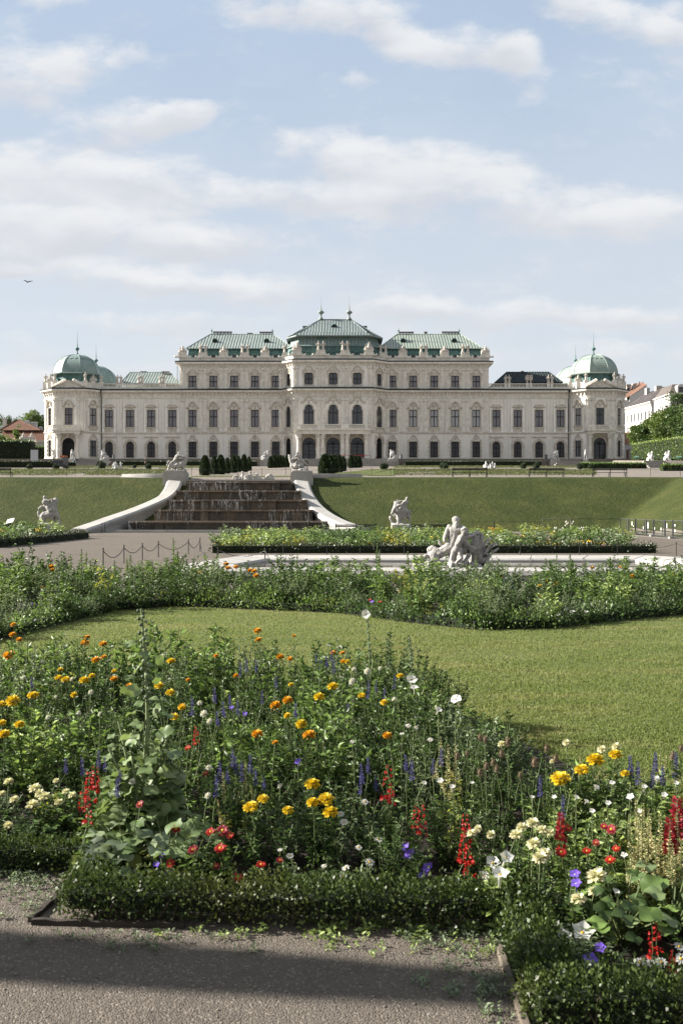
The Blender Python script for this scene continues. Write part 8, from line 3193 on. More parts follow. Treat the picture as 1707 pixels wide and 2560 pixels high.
def bushes(poly, n, seed, minD, weights, sfn, bedname, group, hfn=None):
 g = random.Random(seed)
 ks = [k for k, w_ in weights]
 ws = [w_ for k, w_ in weights]
 for (x, y) in scatter(poly, n, seed, minD):
  # drifts: neighbouring plants tend to be of one kind
  nz = mnoise.noise(Vector((x * .9 + seed, y * .9, 3.7)))
  kx = ks[min(3, int((nz * .5 + .5) * 4))] if g.random() < .55 else g.choices(ks, ws)[0]
  o = link(BNAME[kx], g.choice(BUSH[kx]), None, None, (x, y, 0), g.uniform(0, 6.28))
  s_ = sfn(x, y) * g.uniform(.8, 1.2)
  hz = hfn(x, y) if hfn else 1.0
  o.scale = (s_, s_, s_ * hz * g.uniform(.85, 1.15))
  tag(o, BKIND[kx][0] + ' in the ' + bedname, 'plant', BKIND[kx][0] + ', ' + group)

def h1(x, y):
 # lower towards the hedges, highest in the middle of the bed
 if x > .9:
  return interp(y, [3.3, 3.6, 3.9, 4.2, 4.8, 5.3], [.32, .46, .62, .82, 1.0, .6])
 if x < -1.08:
  return interp(y, [4.67, 4.95, 5.6, 7, 9], [.34, .48, .95, 1.24, 1.15])
 f = interp(y, [4.15, 4.35, 4.7, 5.2, 7, 8.6], [.42, .58, .88, 1.15, 1.24, 1.12])
 return f * (1 - .35 * sstep(x, .5, 1.05) * sstep(y, 5.2, 6.2))

bushes(BED1, 265, 5, .17, [('dark', 3), ('feather', 4), ('zinnia', 4), ('small', 2), ('tobacco', 1), ('wisp', .35), ('lime', .6), ('dry', .2)], lambda x, y: interp(y, [3, 4.5, 9], [.76, 1.02, 1.25]), 'bed by the path', 'front bed', h1)
bushes([(.95, 4.0), (2.6, 3.6), (2.7, 4.9), (1.5, 5.1), (1.1, 4.9)], 52, 8, .105, [('tobacco', 5), ('lime', .6), ('zinnia', 1)], lambda x, y: .95, 'bed by the path', 'front bed', h1)
bushes(BED2, 235, 6, .38, [('zinnia', 4), ('dark', 4), ('small', 2), ('zinnia', 2), ('tobacco', 1), ('lime', .6), ('feather', .6)], lambda x, y: 1.62 + .10 * (y - 15), 'middle bed beyond the lawn', 'middle bed', lambda x, y: interp(y, [9, 13, 16, 18.5, 20.6], [.75, .78, .9, .92, .68]) * (1.12 if x < -2 else 1.0))

edge_in = [(x, y + .75) for x, y in BED2[3:12]]
bushes([(x, y + .22) for x, y in BED2[3:12]] + edge_in[::-1], 60, 17, .27, [('zinnia', 4), ('dark', 3), ('small', 2), ('lime', 1.2), ('tobacco', 1)], lambda x, y: 1.25, 'middle bed beyond the lawn', 'middle bed', lambda x, y: .8)
# ---- flowers and tall spires of the middle bed
for (px, py, kind, s_) in [(128, 1418, 'orange', 1.6), (130, 1425, 'orange', 1.2), (500, 1432, 'orange', 1.2), (565, 1411, 'orange', 1.5), (570, 1420, 'orange', 1.5), (590, 1418, 'orange', 1.4), (636, 1428, 'orange', 1.5), (640, 1440, 'orange', 1.4), (625, 1426, 'orange', 1.2), (107, 1470, 'orange', 1.1), (1370, 1454, 'yellow', 1.1), (1390, 1460, 'yellow', 1.2), (1350, 1465, 'yellow', 1.1),
       (1480, 1420, 'orange', 1.1), (1550, 1418, 'orange', 1.0), (1580, 1440, 'orange', 1.0), (1680, 1440, 'yellow', 1.1), (1255, 1443, 'yellow', 1.0), (925, 1670 - 170, 'redz', 1.0), (950, 1505, 'redz', 1.0), (140, 1515, 'violet', 1.2), (80, 1525, 'violet', 1.2), (45, 1520, 'violet', 1.1), (930, 1505, 'violet', 1.0), (1415, 1525, 'trumpet', 1.4), (1430, 1530, 'trumpet', 1.2), (1465, 1530, 'trumpet', 1.2), (1480, 1512, 'trumpet', 1.3), (1395, 1537, 'trumpet', 1.2),
       (668, 1475, 'cream', 1.2), (658, 1480, 'cream', 1.1), (672, 1482, 'cream', 1.1), (5, 1545, 'white', 1.6), (3, 1560, 'white', 1.6), (1120, 1525, 'trumpet', 1.0), (770, 1500, 'salvia', 1.4), (735, 1490, 'salvia', 1.4), (1270, 1470, 'salvia', 1.6), (1260, 1465, 'salvia', 1.6), (1280, 1475, 'salvia', 1.6), (60, 1500, 'salvia', 1.4), (1000, 1480, 'redz', 1.0), (205, 1480, 'redz', 1.0), (240, 1465, 'redz', .9), (1350, 1490, 'redz', 1.0)]:
 d = interp(py, [1400, 1440, 1480, 1510, 1560], [19.5, 17.8, 16.2 if px > 900 else 18.2, 15.2 if px > 900 else 17.8, 13.5])
 h = EYE - d * (py - HPX) / FPX
 flower(kind, WX(px, d), d, max(.12, h), s_ * 1.05, zone='middle flower bed')

def spire_mesh(seed, h):
 g = np.random.default_rng(seed)
 t = np.linspace(0, 1, 7).reshape(-1, 1)
 p = np.concatenate([.03 * np.sin(t * 2 + seed), .02 * t, t * h], 1)
 n = 70
 tt = g.uniform(.15, .97, n)
 P = np.stack([np.interp(tt, t[:, 0], p[:, i]) for i in range(3)], 1)
 a = g.uniform(0, 6.28, n)
 Dv = np.stack([np.cos(a), np.sin(a), g.normal(.35, .3, n)], 1)
 L = (.15 * (1 - tt) + .03) * g.uniform(.7, 1.2, n)
 V = leaves_np(P, Dv, np.array([[0, 0, 1.0]]) + g.normal(0, .3, (n, 3)), L, L * .36, droop=.25)
 n2 = 60
 t2 = g.uniform(.72, 1.0, n2)
 P2 = np.stack([np.interp(t2, t[:, 0], p[:, i]) for i in range(3)], 1)
 V2 = leaves_np(P2, np.concatenate([g.normal(0, 1, (n2, 2)), g.uniform(.2, 1.2, (n2, 1))], 1), g.normal(0, 1, (n2, 3)), .035 * (1.5 - t2), .018, droop=.1)
 return join_np('foliage', [(*V, L_MID), (*V2, L_GREYG), (*tubes_np([p], .008, .003, 5), L_STEM)])

SPI = [spire_mesh(i, .95) for i in range(4)]
SPX = [(35, 1415), (90, 1405), (118, 1395), (160, 1400), (205, 1371), (213, 1380), (175, 1385), (60, 1430), (16, 1432), (320, 1395), (330, 1385), (352, 1400), (437, 1345), (445, 1375), (425, 1395), (480, 1395), (548, 1400), (600, 1415), (740, 1387), (700, 1400), (782, 1405), (865, 1415), (938, 1360), (945, 1375), (1018, 1378), (1062, 1395), (1112, 1378), (1190, 1390), (1240, 1405),
  (1368, 1395), (1389, 1385), (1430, 1384), (1426, 1392), (1525, 1392), (1510, 1402), (1542, 1395), (1573, 1400), (1600, 1405), (1645, 1430), (1660, 1425), (1700, 1440), (1290, 1420), (820, 1410), (650, 1410), (380, 1400), (290, 1400), (130, 1420), (1340, 1415)]
for i, (px, py) in enumerate(sorted(SPX)):
 d = 17.4 + 2.4 * ((i * 37) % 10) / 10
 h = EYE - d * (py - HPX) / FPX
 o = link('tall_weed', SPI[i % 4], None, None, (WX(px, d), d, 0), i * 1.3)
 o.scale = (1, 1, h / .95)
 tag(o, ordinal(i + 1) + ' tall leafy green spire from the left in the middle bed', 'plant', 'tall spires in the middle bed')

# ---- far beds
FAR = []
for s_ in range(6):
 lf = [L_MID, L_PALE, L_DARK, L_MID, L_YELG, L_GREYG][s_]
 me, _ = bush(90 + s_, .62, .5, 22, 300, .13, .045, lf, tri=False, stem_r=.006)
 FAR.append(me)
fnames = ['mid green leafy clump', 'pale green leafy clump', 'dark green leafy clump', 'bushy mid green clump', 'yellow-green leafy clump', 'grey-green leafy clump']
for poly, nb_, sd, nm in ((BED3, 120, 31, 'long far flower bed behind the basin'), (BED4, 46, 32, 'far flower bed under the rider statue with looped tail')):
 g = random.Random(sd)
 for (x, y) in scatter(poly, nb_, sd, .75):
  v = min(5, int((mnoise.noise(Vector((x * .3, y * .3, 1))) * .5 + .5) * 6)) if g.random() < .5 else g.randrange(6)
  o = link('leafy_clump', FAR[v], None, None, (x, y, 0), g.uniform(0, 6.28))
  k_ = g.uniform(.8, 1.25) * (1.4 if poly is BED3 else 1.7)
  o.scale = (k_ * 1.1, k_ * 1.1, k_)
  tag(o, fnames[v] + ' in the ' + nm, 'plant', fnames[v] + ' of the ' + nm)

def head_cluster(seed, m):
 g = np.random.default_rng(seed)
 parts = []
 for i in range(9):
  c = g.normal(0, .13, 2)
  parts.append(ball((c[0], c[1], g.uniform(.45, .62)), (.045, .045, .035), m, 6))
 pth = [np.array([[0, 0, 0], [p_[0][0][0] * .5, 0, .3], [p_[0][:, 0].mean(), p_[0][:, 1].mean(), .5]]) for p_ in parts]
 parts.append((*tubes_np(pth, .005, .003, 3), L_STEM))
 return join_np('flower_clump', parts)

HC = {'yellow': [head_cluster(1, F_YEL), head_cluster(2, F_YEL)], 'orange': [head_cluster(3, F_ORA)], 'white': [head_cluster(4, F_WHI)], 'pink': [head_cluster(5, F_PINK)]}
g = random.Random(77)
far_fl = [(px, g.uniform(1349, 1362), 'yellow') for px in (560, 575, 590, 612, 640, 655, 700, 830, 860, 905, 925, 945, 985, 1000, 1062, 1100, 1235, 1290, 1325, 1345, 1365, 1390, 1400, 1440, 1448, 1452, 1480, 1505, 1543, 1558, 1565)] + \
 [(px, g.uniform(1330, 1345), 'yellow') for px in (580, 760, 830, 1080, 1180, 1230, 1425, 1390, 1520, 1310, 1120)] + [(660, 1352, 'orange'), (1230, 1318, 'orange'), (640, 1340, 'orange'), (1440, 1355, 'orange')] + [(1257, 1340, 'white'), (1262, 1333, 'white'), (790, 1362, 'white'), (1417, 1305, 'white'), (1390, 1320, 'white'), (1455, 1320, 'white'), (1510, 1325, 'white'), (976, 1365, 'white')] + [(1526, 1366, 'pink'), (1518, 1364, 'pink')] + \
 [(8, 1322, 'yellow'), (18, 1328, 'orange'), (6, 1330, 'yellow'), (60, 1335, 'white'), (95, 1322, 'yellow')]
for i, (px, py, kx) in enumerate(sorted(far_fl)):
 d = interp(py, [1300, 1320, 1340, 1352, 1366], [62, 56, 49, 44.5, 41.5]) if px > 300 else 54
 h = EYE - d * (py - HPX) / FPX
 o = link('flower_clump', HC[kx][i % len(HC[kx])], None, None, (WX(px, d), d, 0), g.uniform(0, 6))
 o.scale = (1, 1, max(.5, h / .6))
 tag(o, ordinal(i + 1) + ' small clump from the left, of %s blooms along the far beds' % kx, 'flowers', 'flower clumps in the far beds')

# ================================================================== hedges
def surf_leaves(faces, dens, ll, lw, seed, rough=.03, up=.25):
 """faces: quads (a,b,c,d) as arrays, outward normal by winding; leaves spread over them"""
 g = np.random.default_rng(seed)
 Ps, Ds, Ns = [], [], []
 for a, b_, c_, d in faces:
  a, b_, c_, d = map(np.array, (a, b_, c_, d))
  ar = np.linalg.norm(np.cross(b_ - a, d - a))
  n = max(1, int(ar * dens))
  s_, t = g.uniform(0, 1, (n, 1)), g.uniform(0, 1, (n, 1))
  P = a * (1 - s_) * (1 - t) + b_ * s_ * (1 - t) + c_ * s_ * t + d * (1 - s_) * t
  nn = np.cross(b_ - a, d - a)
  nn = nn / np.linalg.norm(nn)
  P = P + nn * g.normal(0, rough, (n, 1)) - nn * ll * .3
  Ps.append(P)
  Ds.append(nn * g.uniform(.3, 1.1, (n, 1)) + g.normal(0, .6, (n, 3)) + np.array([[0, 0, up]]))
  Ns.append(g.normal(0, 1, (n, 3)) + nn * .7)
 P, Dv, Nv = np.concatenate(Ps), np.concatenate(Ds), np.concatenate(Ns)
 s_ = g.uniform(.7, 1.25, len(P))
 return leaves_np(P, Dv, Nv, ll * s_, lw * s_, droop=.05, tri=False)

def box_faces(x0, x1, y0, y1, z0, z1):
 return [((x0, y0, z0), (x1, y0, z0), (x1, y0, z1), (x0, y0, z1)), ((x1, y0, z0), (x1, y1, z0), (x1, y1, z1), (x1, y0, z1)), ((x1, y1, z0), (x0, y1, z0), (x0, y1, z1), (x1, y1, z1)),
   ((x0, y1, z0), (x0, y0, z0), (x0, y0, z1), (x0, y1, z1)), ((x0, y0, z1), (x1, y0, z1), (x1, y1, z1), (x0, y1, z1))]

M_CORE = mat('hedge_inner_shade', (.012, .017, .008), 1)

def hedge(label, x0, x1, y0, y1, z0, h, dens, ll, lw, m, rough=.03, group=None, stems=0, seed=1, topm=None, base_gap=0.0, bumpy=0.0):
 t = thing('hedge', label, 'hedge', ((x0 + x1) / 2, y0, z0), 0, group)
 inv = Matrix.Translation(-Vector(t.location))
 mb = MB()
 q = min(.05, (y1 - y0) * .2, (x1 - x0) * .2)
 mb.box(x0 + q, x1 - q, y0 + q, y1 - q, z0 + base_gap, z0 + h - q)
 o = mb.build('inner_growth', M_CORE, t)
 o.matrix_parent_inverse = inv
 fs = box_faces(x0, x1, y0, y1, z0 + base_gap * .6, z0 + h)
 # split long faces so that the top can undulate
 V1 = surf_leaves(fs[:4], dens, ll, lw, seed, rough)
 V2 = surf_leaves(fs[4:], dens * 1.5, ll, lw, seed + 1, rough * 1.3, up=.9)
 if bumpy:
  for V in (V1[0], V2[0]):
   V[:, 2] += np.array([mnoise.noise(Vector((p[0] * 3.1, p[1] * 3.1, seed))) for p in V]) * bumpy * np.clip((V[:, 2] - z0) / h, 0, 1)
 o = link('foliage', join_np('foliage', [(*V1, m), (*V2, topm or m)]), None, t)
 o.matrix_parent_inverse = inv
 if stems:
  g = np.random.default_rng(seed + 5)
  pth = []
  for i in range(stems):
   x = g.uniform(x0 + .03, x1 - .03)
   y = y0 + g.uniform(.0, .06)
   lean = g.normal(0, .05)
   pth.append(np.array([[x, y + .02, z0], [x + lean * .5, y + .005, z0 + h * .4], [x + lean, y + .01, z0 + h * .85]]))
  o = link('twigs', join_np('twigs', [(*tubes_np(pth, .0045, .002, 5), L_TWIG)]), None, t)
  o.matrix_parent_inverse = inv
 return t

gb = 'low box hedges edging the front bed'
HH = .13
hedge('low box hedge with bare lower twigs along the gravel behind the timber board', -1.13, .63, 3.925, 4.085, 0, HH + .012, 11000, .017, .0115, L_BOX, .02, gb, 60, 1, None, .05, .05).rotation_euler.z = R(-3.6)
hedge('low box hedge running back from the timber corner beside the hollyhock', -1.14, -.99, 4.15, 4.66, 0, HH, 11000, .017, .0115, L_BOX, .02, gb, 14, 2, None, .03, .05)
hedge('low box hedge set back, under the cream pompon flowers', -2.4, -1.15, 4.52, 4.67, 0, HH, 11000, .017, .0115, L_BOX, .02, gb, 24, 3, None, .03, .05)
hedge('low box hedge running forward from the inner corner to the path', .62, .79, 3.31, 4.14, 0, .135, 11500, .017, .0115, L_BOX, .022, gb, 10, 4, None, .03, .06)
hedge('low box hedge closest to the photographer under the white daisies', .60, 1.9, 3.12, 3.30, 0, .135, 12000, .0165, .0115, L_BOX, .022, gb, 20, 5, None, .03, .05)
# low edging of the other beds
gm = 'low clipped edging of the middle bed'
edge2 = BED2[1:13]
for i, (p, q_) in enumerate(zip(edge2[:-1], edge2[1:])):
 L = math.hypot(q_[0] - p[0], q_[1] - p[1])
 t = tag(empty('hedge', (p[0], p[1], 0), math.atan2(q_[1] - p[1], q_[0] - p[0])), ordinal(i + 1) + ' stretch from the left of the dark low hedge round the middle bed', 'hedge', gm)
 mb = MB()
 mb.box(-.03, L + .03, .08, .26, 0, .12)
 link('inner_growth', mb.mesh('inner_growth'), M_CORE, t)
 V = surf_leaves(box_faces(-.05, L + .05, .03, .3, .02, .19), 1300, .045, .024, 60 + i, .07)
 V[0][:, 2] += np.array([mnoise.noise(Vector((p_[0] * 2.5, p_[1] * 2, i))) for p_ in V[0]]) * .22 * np.clip(V[0][:, 2] / .19, 0, 1)
 link('foliage', join_np('foliage', [(*V, L_MID if i % 3 == 1 else L_DARK)]), None, t)
hedge('dark low hedge along the near foot of the long far bed', -5.2, 12.6, 39.7, 40.3, 0, .34, 110, .10, .05, L_BOXD, .05, None, 0, 9)
t = hedge('dark low hedge along the path side of the far bed by the rider statue', -16.5, -15.8, 45.4, 62.5, 0, .42, 110, .10, .05, L_BOXD, .05, None, 0, 10)

# hedges of the terrace
gt = 'clipped hedges on the palace terrace'

def thedge(label, px0, px1, Y, h, w_, m, dens=26, ll=.22, seed=1, zb=None, topm=None):
 x0, x1 = WX(px0, Y), WX(px1, Y)
 z = H((x0 + x1) / 2, Y) - .1 if zb is None else zb
 return hedge(label, x0, x1, Y, Y + w_, z, h, dens, ll, ll * .5, m, .06, gt, 0, seed, topm)

thedge('long dark clipped hedge behind the parterre on the benches side', 1012, 1354, 206.5, 1.15, 1.2, L_YEW, seed=11)
thedge('bright green clipped hedge beside the domed pavilion door', 1453, 1616, 168, 1.05, 1.3, L_MID, seed=12, dens=40)
thedge('bright green clipped hedge at the picture edge beyond the sphinxes', 1656, 1780, 140, 1.0, 1.3, L_MID, seed=13, dens=40)
thedge('dark clipped hedge running behind the parked cart', -30, 136, 182, 1.25, 1.4, L_YEW, seed=14)
thedge('short dark hedge between the cart and the grey steps', 168, 186, 183, 1.1, 1.2, L_YEW, seed=15)
thedge('long dark clipped hedge behind the parterre below the arched windows', 292, 500, 206.5, 1.15, 1.2, L_YEW, seed=16)
thedge('dark clipped hedge beyond the largest group of conical yews', 560, 642, 206.5, 1.15, 1.2, L_YEW, seed=17)
x0, x1 = WX(-60, 214), WX(78, 210)
hedge('tall dark hedge wall before the red-roofed house', x0, x1, 210, 213, 12.2, 4.4, 14, .38, .2, L_YEW, .15, None, 0, 18, L_DARK)
hedge('tall dark hedge behind the pale information slab', WX(85, 226), WX(112, 226), 226, 229, 12.2, 4.2, 14, .38, .2, L_YEW, .15, None, 0, 19, L_DARK)
t = hedge('tall sunlit trained hedge wall under the row of trees', 62.5 - 11, 62.5 + 15, 196.5, 198, 11.0, 4.7, 24, .34, .2, L_MID, .14, None, 0, 20, L_PALE)
t.rotation_euler.z = R(-79)
t.location.x, t.location.y = 62.5 + 2 * .19, 196.5 - 2 * .98

# parterre of the terrace: low ragged box patterns
def parterre(label, px0, px1, Ya, Yb, seed, m, n):
 g = np.random.default_rng(seed)
 Y = g.uniform(Ya, Yb, n)
 X = WX(px0, 1.0) * Y + (WX(px1, 1.0) - WX(px0, 1.0)) * Y * g.uniform(0, 1, n)
 pat = np.array([mnoise.noise(Vector((x * .16, y * .10, seed))) + .5 * mnoise.noise(Vector((x * .5, y * .35, seed + 9))) for x, y in zip(X, Y)])
 keep = pat > -.22
 X, Y = X[keep], Y[keep]
 nn = len(X)
 z = -.38 + .0557 * Y + g.uniform(0, .24, nn)
 P = np.stack([X, Y, z], 1)
 Dv = np.concatenate([g.normal(0, .7, (nn, 2)), g.uniform(.2, 1, (nn, 1))], 1)
 s_ = g.uniform(.07, .15, nn)
 V = leaves_np(P, Dv, g.normal(0, 1, (nn, 3)), s_, s_ * .55, tri=False)
 o = link('parterre_planting', join_np('parterre_planting', [(*V, m)]))
 return tag(o, label, 'planting', kind='stuff')

L_PAR = leafmat('parterre_leaf', (0.0405, 0.0594, 0.0162), (0.0945, 0.1080, 0.0324), .35, .55, (.15, .13, .065))
parterre('low ragged green parterre between the benches and the hedge', 985, 1490, 107, 150, 3, L_PAR, 52000)
parterre('strip of low green planting before the long dark hedge', 985, 1440, 176, 200, 4, L_PAR, 26000)
parterre('low ragged green parterre on the terrace below the arched windows', -20, 462, 106, 150, 5, L_PAR, 52000)
parterre('strip of low green planting beside the grey steps', 170, 500, 172, 198, 6, L_PAR, 24000)
# turf strip behind the cascade and lawn strips beside the yews
grid_sheet('terrace_lawn', [WX(470, 98), WX(600, 98), WX(725, 98)], [98.6, 100, 104], H, M_TURF2, .03)
mb = MB()
mb.add([(WX(a, Y), Y, terr(Y) + .03) for a, Y in ((770, 104), (905, 104), (990, 160), (935, 160))], [(0, 1, 2, 3)])
tag(mb.build('terrace_lawn', M_TURF2), kind='structure')
mb = MB()
mb.add([(WX(a, Y), Y, terr(Y) + .03) for a, Y in ((915, 104), (985, 104), (1010, 170), (975, 170))], [(0, 1, 2, 3)])
tag(mb.build('terrace_lawn', M_TURF2), kind='structure')

# ball shrubs
def ball_mesh(seed):
 g = np.random.default_rng(seed)
 n = 900
 v = unit(g.normal(0, 1, (n, 3)))
 P = v * .5 * (1 + g.normal(0, .04, (n, 1)))
 V = leaves_np(P, v + g.normal(0, .5, (n, 3)), g.normal(0, 1, (n, 3)) + v, np.full(n, .13), np.full(n, .07), tri=False)
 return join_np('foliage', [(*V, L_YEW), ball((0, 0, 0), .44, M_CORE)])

BALL = ball_mesh(1)
for px, py, r_, Yq, lb in ((74, 1171, 7.2, 152, 'clipped ball shrub nearest the bench with nothing behind it'), (140, 1171, 7.2, 152, 'clipped ball shrub before the parked cart'), (254.5, 1167, 9.0, 165, 'larger clipped ball shrub below the grey steps'), (370.6, 1170, 7.2, 155, 'clipped ball shrub below the arched windows'), (336, 1166, 4.5, 175, 'smallest dark ball shrub below the arched windows'),
       (957, 1171, 7, 158, 'clipped ball shrub at the gravel edge, the nearer of the touching pair'), (963, 1168.5, 7, 164, 'clipped ball shrub at the gravel edge, the farther of the touching pair'), (1106, 1166, 7, 170, 'clipped ball shrub behind the first long bench, the farther one'), (1113, 1171, 7, 157, 'clipped ball shrub touching the end of the first long bench'),
       (1308, 1167, 7, 168, 'clipped ball shrub alone between two long benches'), (1340.6, 1167.5, 7.2, 168, 'clipped ball shrub rising behind the middle long bench'), (1449.6, 1168.6, 7.2, 160, 'clipped ball shrub at the end of the bright hedge'), (1477, 1171, 7.2, 155, 'clipped ball shrub behind the third long bench')):
 t = thing('ball_shrub', lb, 'shrub', (WX(px, Yq), Yq, H(0, Yq)), px * .7, 'clipped ball shrubs on the terrace')
 D_ = 2 * r_ * Yq / 2489
 o = link('foliage', BALL, None, t, (0, 0, D_ * .5))
 o.scale = (D_,) * 3

# conical yews
def yew_mesh(seed):
 g = np.random.default_rng(seed)
 n = 3600
 t = g.uniform(0, 1, n) ** .8
 a = g.uniform(0, 6.28, n)
 prof = np.interp(t, [0, .12, .45, .8, .95, 1.0], [.40, .44, .39, .24, .12, .03])
 bump_ = 1 + .10 * np.sin(a * 5 + t * 9 + seed) + .06 * np.sin(a * 9 - t * 21)
 rr = prof * bump_ * (1 + g.normal(0, .05, n))
 P = np.stack([rr * np.cos(a), rr * np.sin(a), t * 2.1], 1)
 v = np.stack([np.cos(a), np.sin(a), np.full(n, .7)], 1)
 V = leaves_np(P, v + g.normal(0, .45, (n, 3)) + np.array([[0, 0, .5]]), g.normal(0, 1, (n, 3)), g.uniform(.09, .17, n), np.full(n, .05), tri=False)
 mb = MB()
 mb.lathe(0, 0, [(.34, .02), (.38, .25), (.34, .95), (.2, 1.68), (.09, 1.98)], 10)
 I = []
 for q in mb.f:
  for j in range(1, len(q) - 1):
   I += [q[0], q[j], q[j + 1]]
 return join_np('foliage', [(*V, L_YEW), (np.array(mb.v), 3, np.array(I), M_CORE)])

YEW = [yew_mesh(i) for i in range(3)]
yl = []
for grp, gname, pts in (('a', 'largest group by the cascade head', [(512.6, 1188.6, 1139.5, 1.12), (535.6, 1186, 1141, .8), (551.9, 1186, 1138, 1.0), (568.7, 1184, 1145, .75), (584.2, 1182, 1138, .95), (596, 1180, 1141, .72), (610.3, 1180, 1137, .95), (622.6, 1177, 1142, .75)]),
      ('b', 'row beside the sphinx', [(676, 1170, 1141, 1.0), (685.5, 1169.7, 1138.5, .9), (693, 1169.3, 1139, .85), (701, 1169, 1138.5, .8), (708, 1168.6, 1139, .75), (716, 1168.2, 1139.5, .75), (723, 1167.8, 1140, .75)]),
      ('c', 'group in front of the portico doors', [(812, 1187, 1136.5, 1.3), (826, 1185, 1138, 1.0), (836, 1182.5, 1138, .95), (848, 1180.5, 1138, .95), (858, 1178, 1141, .9)]),
      ('d', 'small group nearest the rope barrier', [(878, 1170, 1138, 1.05), (887, 1169.6, 1139, .95), (895, 1169.2, 1139.5, .9), (900, 1168.8, 1141, .8)])):
 for i, (px, pb, pt, wd) in enumerate(pts):
  Yq = 5053 / (pb - 1141.4)
  hgt = (pb - pt) * Yq / 2489
  t = thing('conical_yew', ordinal(i + 1) + ' nearest conical yew in the ' + gname, 'yew', (WX(px, Yq), Yq, H(0, Yq)), i * 2.1, 'clipped conical yews on the terrace')
  o = link('foliage', YEW[i % 3], None, t)
  o.scale = (wd * hgt / 2.1 * 1.08, wd * hgt / 2.1 * 1.08, hgt / 2.1)
# a slim yew beside the path, outside the picture, whose shadow crosses the gravel
t = thing('conical_yew', 'slim clipped yew beside the gravel path, throwing its shadow across it', 'yew', (-9.4, 4.83, 0), 0, 'clipped yews beside the path')
o = link('foliage', YEW[0], None, t)
o.scale = (.56, .56, 2.55)

# ================================================================== trees
def tree(label, px, Y, z, h, r, seed, leaf, nl=4200, trunk=.35, ll=.42, group=None, clumps=26, sparse=False, lift=.0):
 g = np.random.default_rng(seed)
 t = thing('tree', label, 'tree', (WX(px, Y), Y, z), 0, group)
 th = h * (.30 + lift)
 cents, paths = [], []
 top = np.array([g.normal(0, .2), g.normal(0, .2), th * 1.25])
 tt = np.linspace(0, 1, 5).reshape(-1, 1)
 paths.append(np.array([[0, 0, -.3]]) * (1 - tt) + top * tt)
 for i in range(clumps):
  v = g.normal(0, 1, 3)
  v /= np.linalg.norm(v)
  q = g.uniform(.35, 1.0) ** .6
  c = np.array([v[0] * r * q, v[1] * r * q, th + (h - th) * (.5 + .5 * v[2] * q * .92)])
  cents.append((c, r * g.uniform(.20, .42)))
  if i % 2 == 0:
   paths.append(top * (1 - tt) + c * tt + g.normal(0, .08, (5, 3)) * tt)
 link('trunk', join_np('trunk', [(*tubes_np(paths[:1], trunk, trunk * .6, 8), L_TWIG), (*tubes_np(paths[1:], trunk * .45, trunk * .08, 5), L_TWIG)]), None, t)
 per = nl // clumps
 Ps, Ds = [], []
 for c, rc in cents:
  v = unit(g.normal(0, 1, (per, 3)))
  q = g.uniform(0, 1, (per, 1)) ** (.45 if not sparse else .8)
  Ps.append(c + v * rc * q * np.array([[1.15, 1.15, .85]]))
  Ds.append(v + np.array([[0, 0, -.1]]) + g.normal(0, .5, (per, 3)))
 P, Dv = np.concatenate(Ps), np.concatenate(Ds)
 s_ = g.uniform(.6, 1.25, len(P)) * ll
 V = leaves_np(P, Dv, g.normal(0, 1, (len(P), 3)) + np.array([[0, 0, .8]]), s_, s_ * .6, tri=False)
 link('crown', join_np('crown', [(*V, leaf)]), None, t)
 return t

L_TREE = leafmat('tree_leaf', (0.0299, 0.0561, 0.0150), (0.0857, 0.1369, 0.0357), .3, .5)
L_TREE2 = leafmat('tree_leaf_light', (0.0605, 0.0990, 0.0242), (0.1313, 0.1812, 0.0500), .35, .5)
g1 = 'trees above the tall trained hedge'
for px, Y, pt, r_, sd, lf, lb in ((1602, 210, 1056, 2.5, 1, L_TREE2, 'smallest tree of the row, at its end beside the white house'), (1622, 207, 1042, 3.0, 2, L_TREE, 'tree second from the palace in the row above the hedge'), (1646, 204, 1024, 3.3, 3, L_TREE2, 'tree third from the palace in the row above the hedge'),
         (1668, 201, 1020, 3.4, 4, L_TREE2, 'tree fourth from the palace in the row above the hedge'), (1696, 197, 1010, 3.6, 5, L_TREE, 'tree fifth from the palace at the picture edge above the hedge'), (1726, 193, 1000, 4.0, 8, L_TREE, 'tree cut by the picture edge above the tall hedge')):
 tree(lb, px, Y, 11.4, WZ(pt, Y) - 11.4, r_, sd, lf, 5200, .22, .42, g1)
tree('tall dark tree rising behind the row beside the mansard house', 1702, 236, 12.6, WZ(985, 236) - 12.6, 5.6, 6, L_TREE, 8000, .4, .5)
tree('dark round tree between the red-roofed house and the pavilion', 92, 275, 12.6, WZ(1029, 275) - 12.6, 4.6, 21, L_TREE2, 7000, .4, .5)
tree('bushy tree right behind the house chimneys', 74, 282, 12.6, WZ(1036, 282) - 12.6, 3.8, 22, L_TREE, 5000, .35, .5)
for i, (px, pt, r_) in enumerate(((4, 1028, 3.2), (17, 1024, 2.8), (33, 1029, 3.4), (52, 1033, 3.0))):
 tree(('thin open crowned tree behind the red roof, ' + ['at the picture edge', 'next to the house gable chimney', 'above the roof peak', 'right of the roof peak by the chimneys'][i]), px, 285 + 3 * i, 12.6, WZ(pt, 285) - 12.6, r_, 30 + i, L_TREE, 1900, .2, .45, 'thin trees behind the red roof', 20, True, .1)
tree('low bushy tree before the red-roofed house at the picture edge', 4, 222, 12.6, WZ(1082, 222) - 12.6, 2.6, 41, L_TREE2, 4000, .2, .4)
tree('slim young tree before the red roof', 43, 224, 12.6, WZ(1058, 224) - 12.6, .75, 43, L_TREE2, 900, .1, .35, None, 14, False, .25)

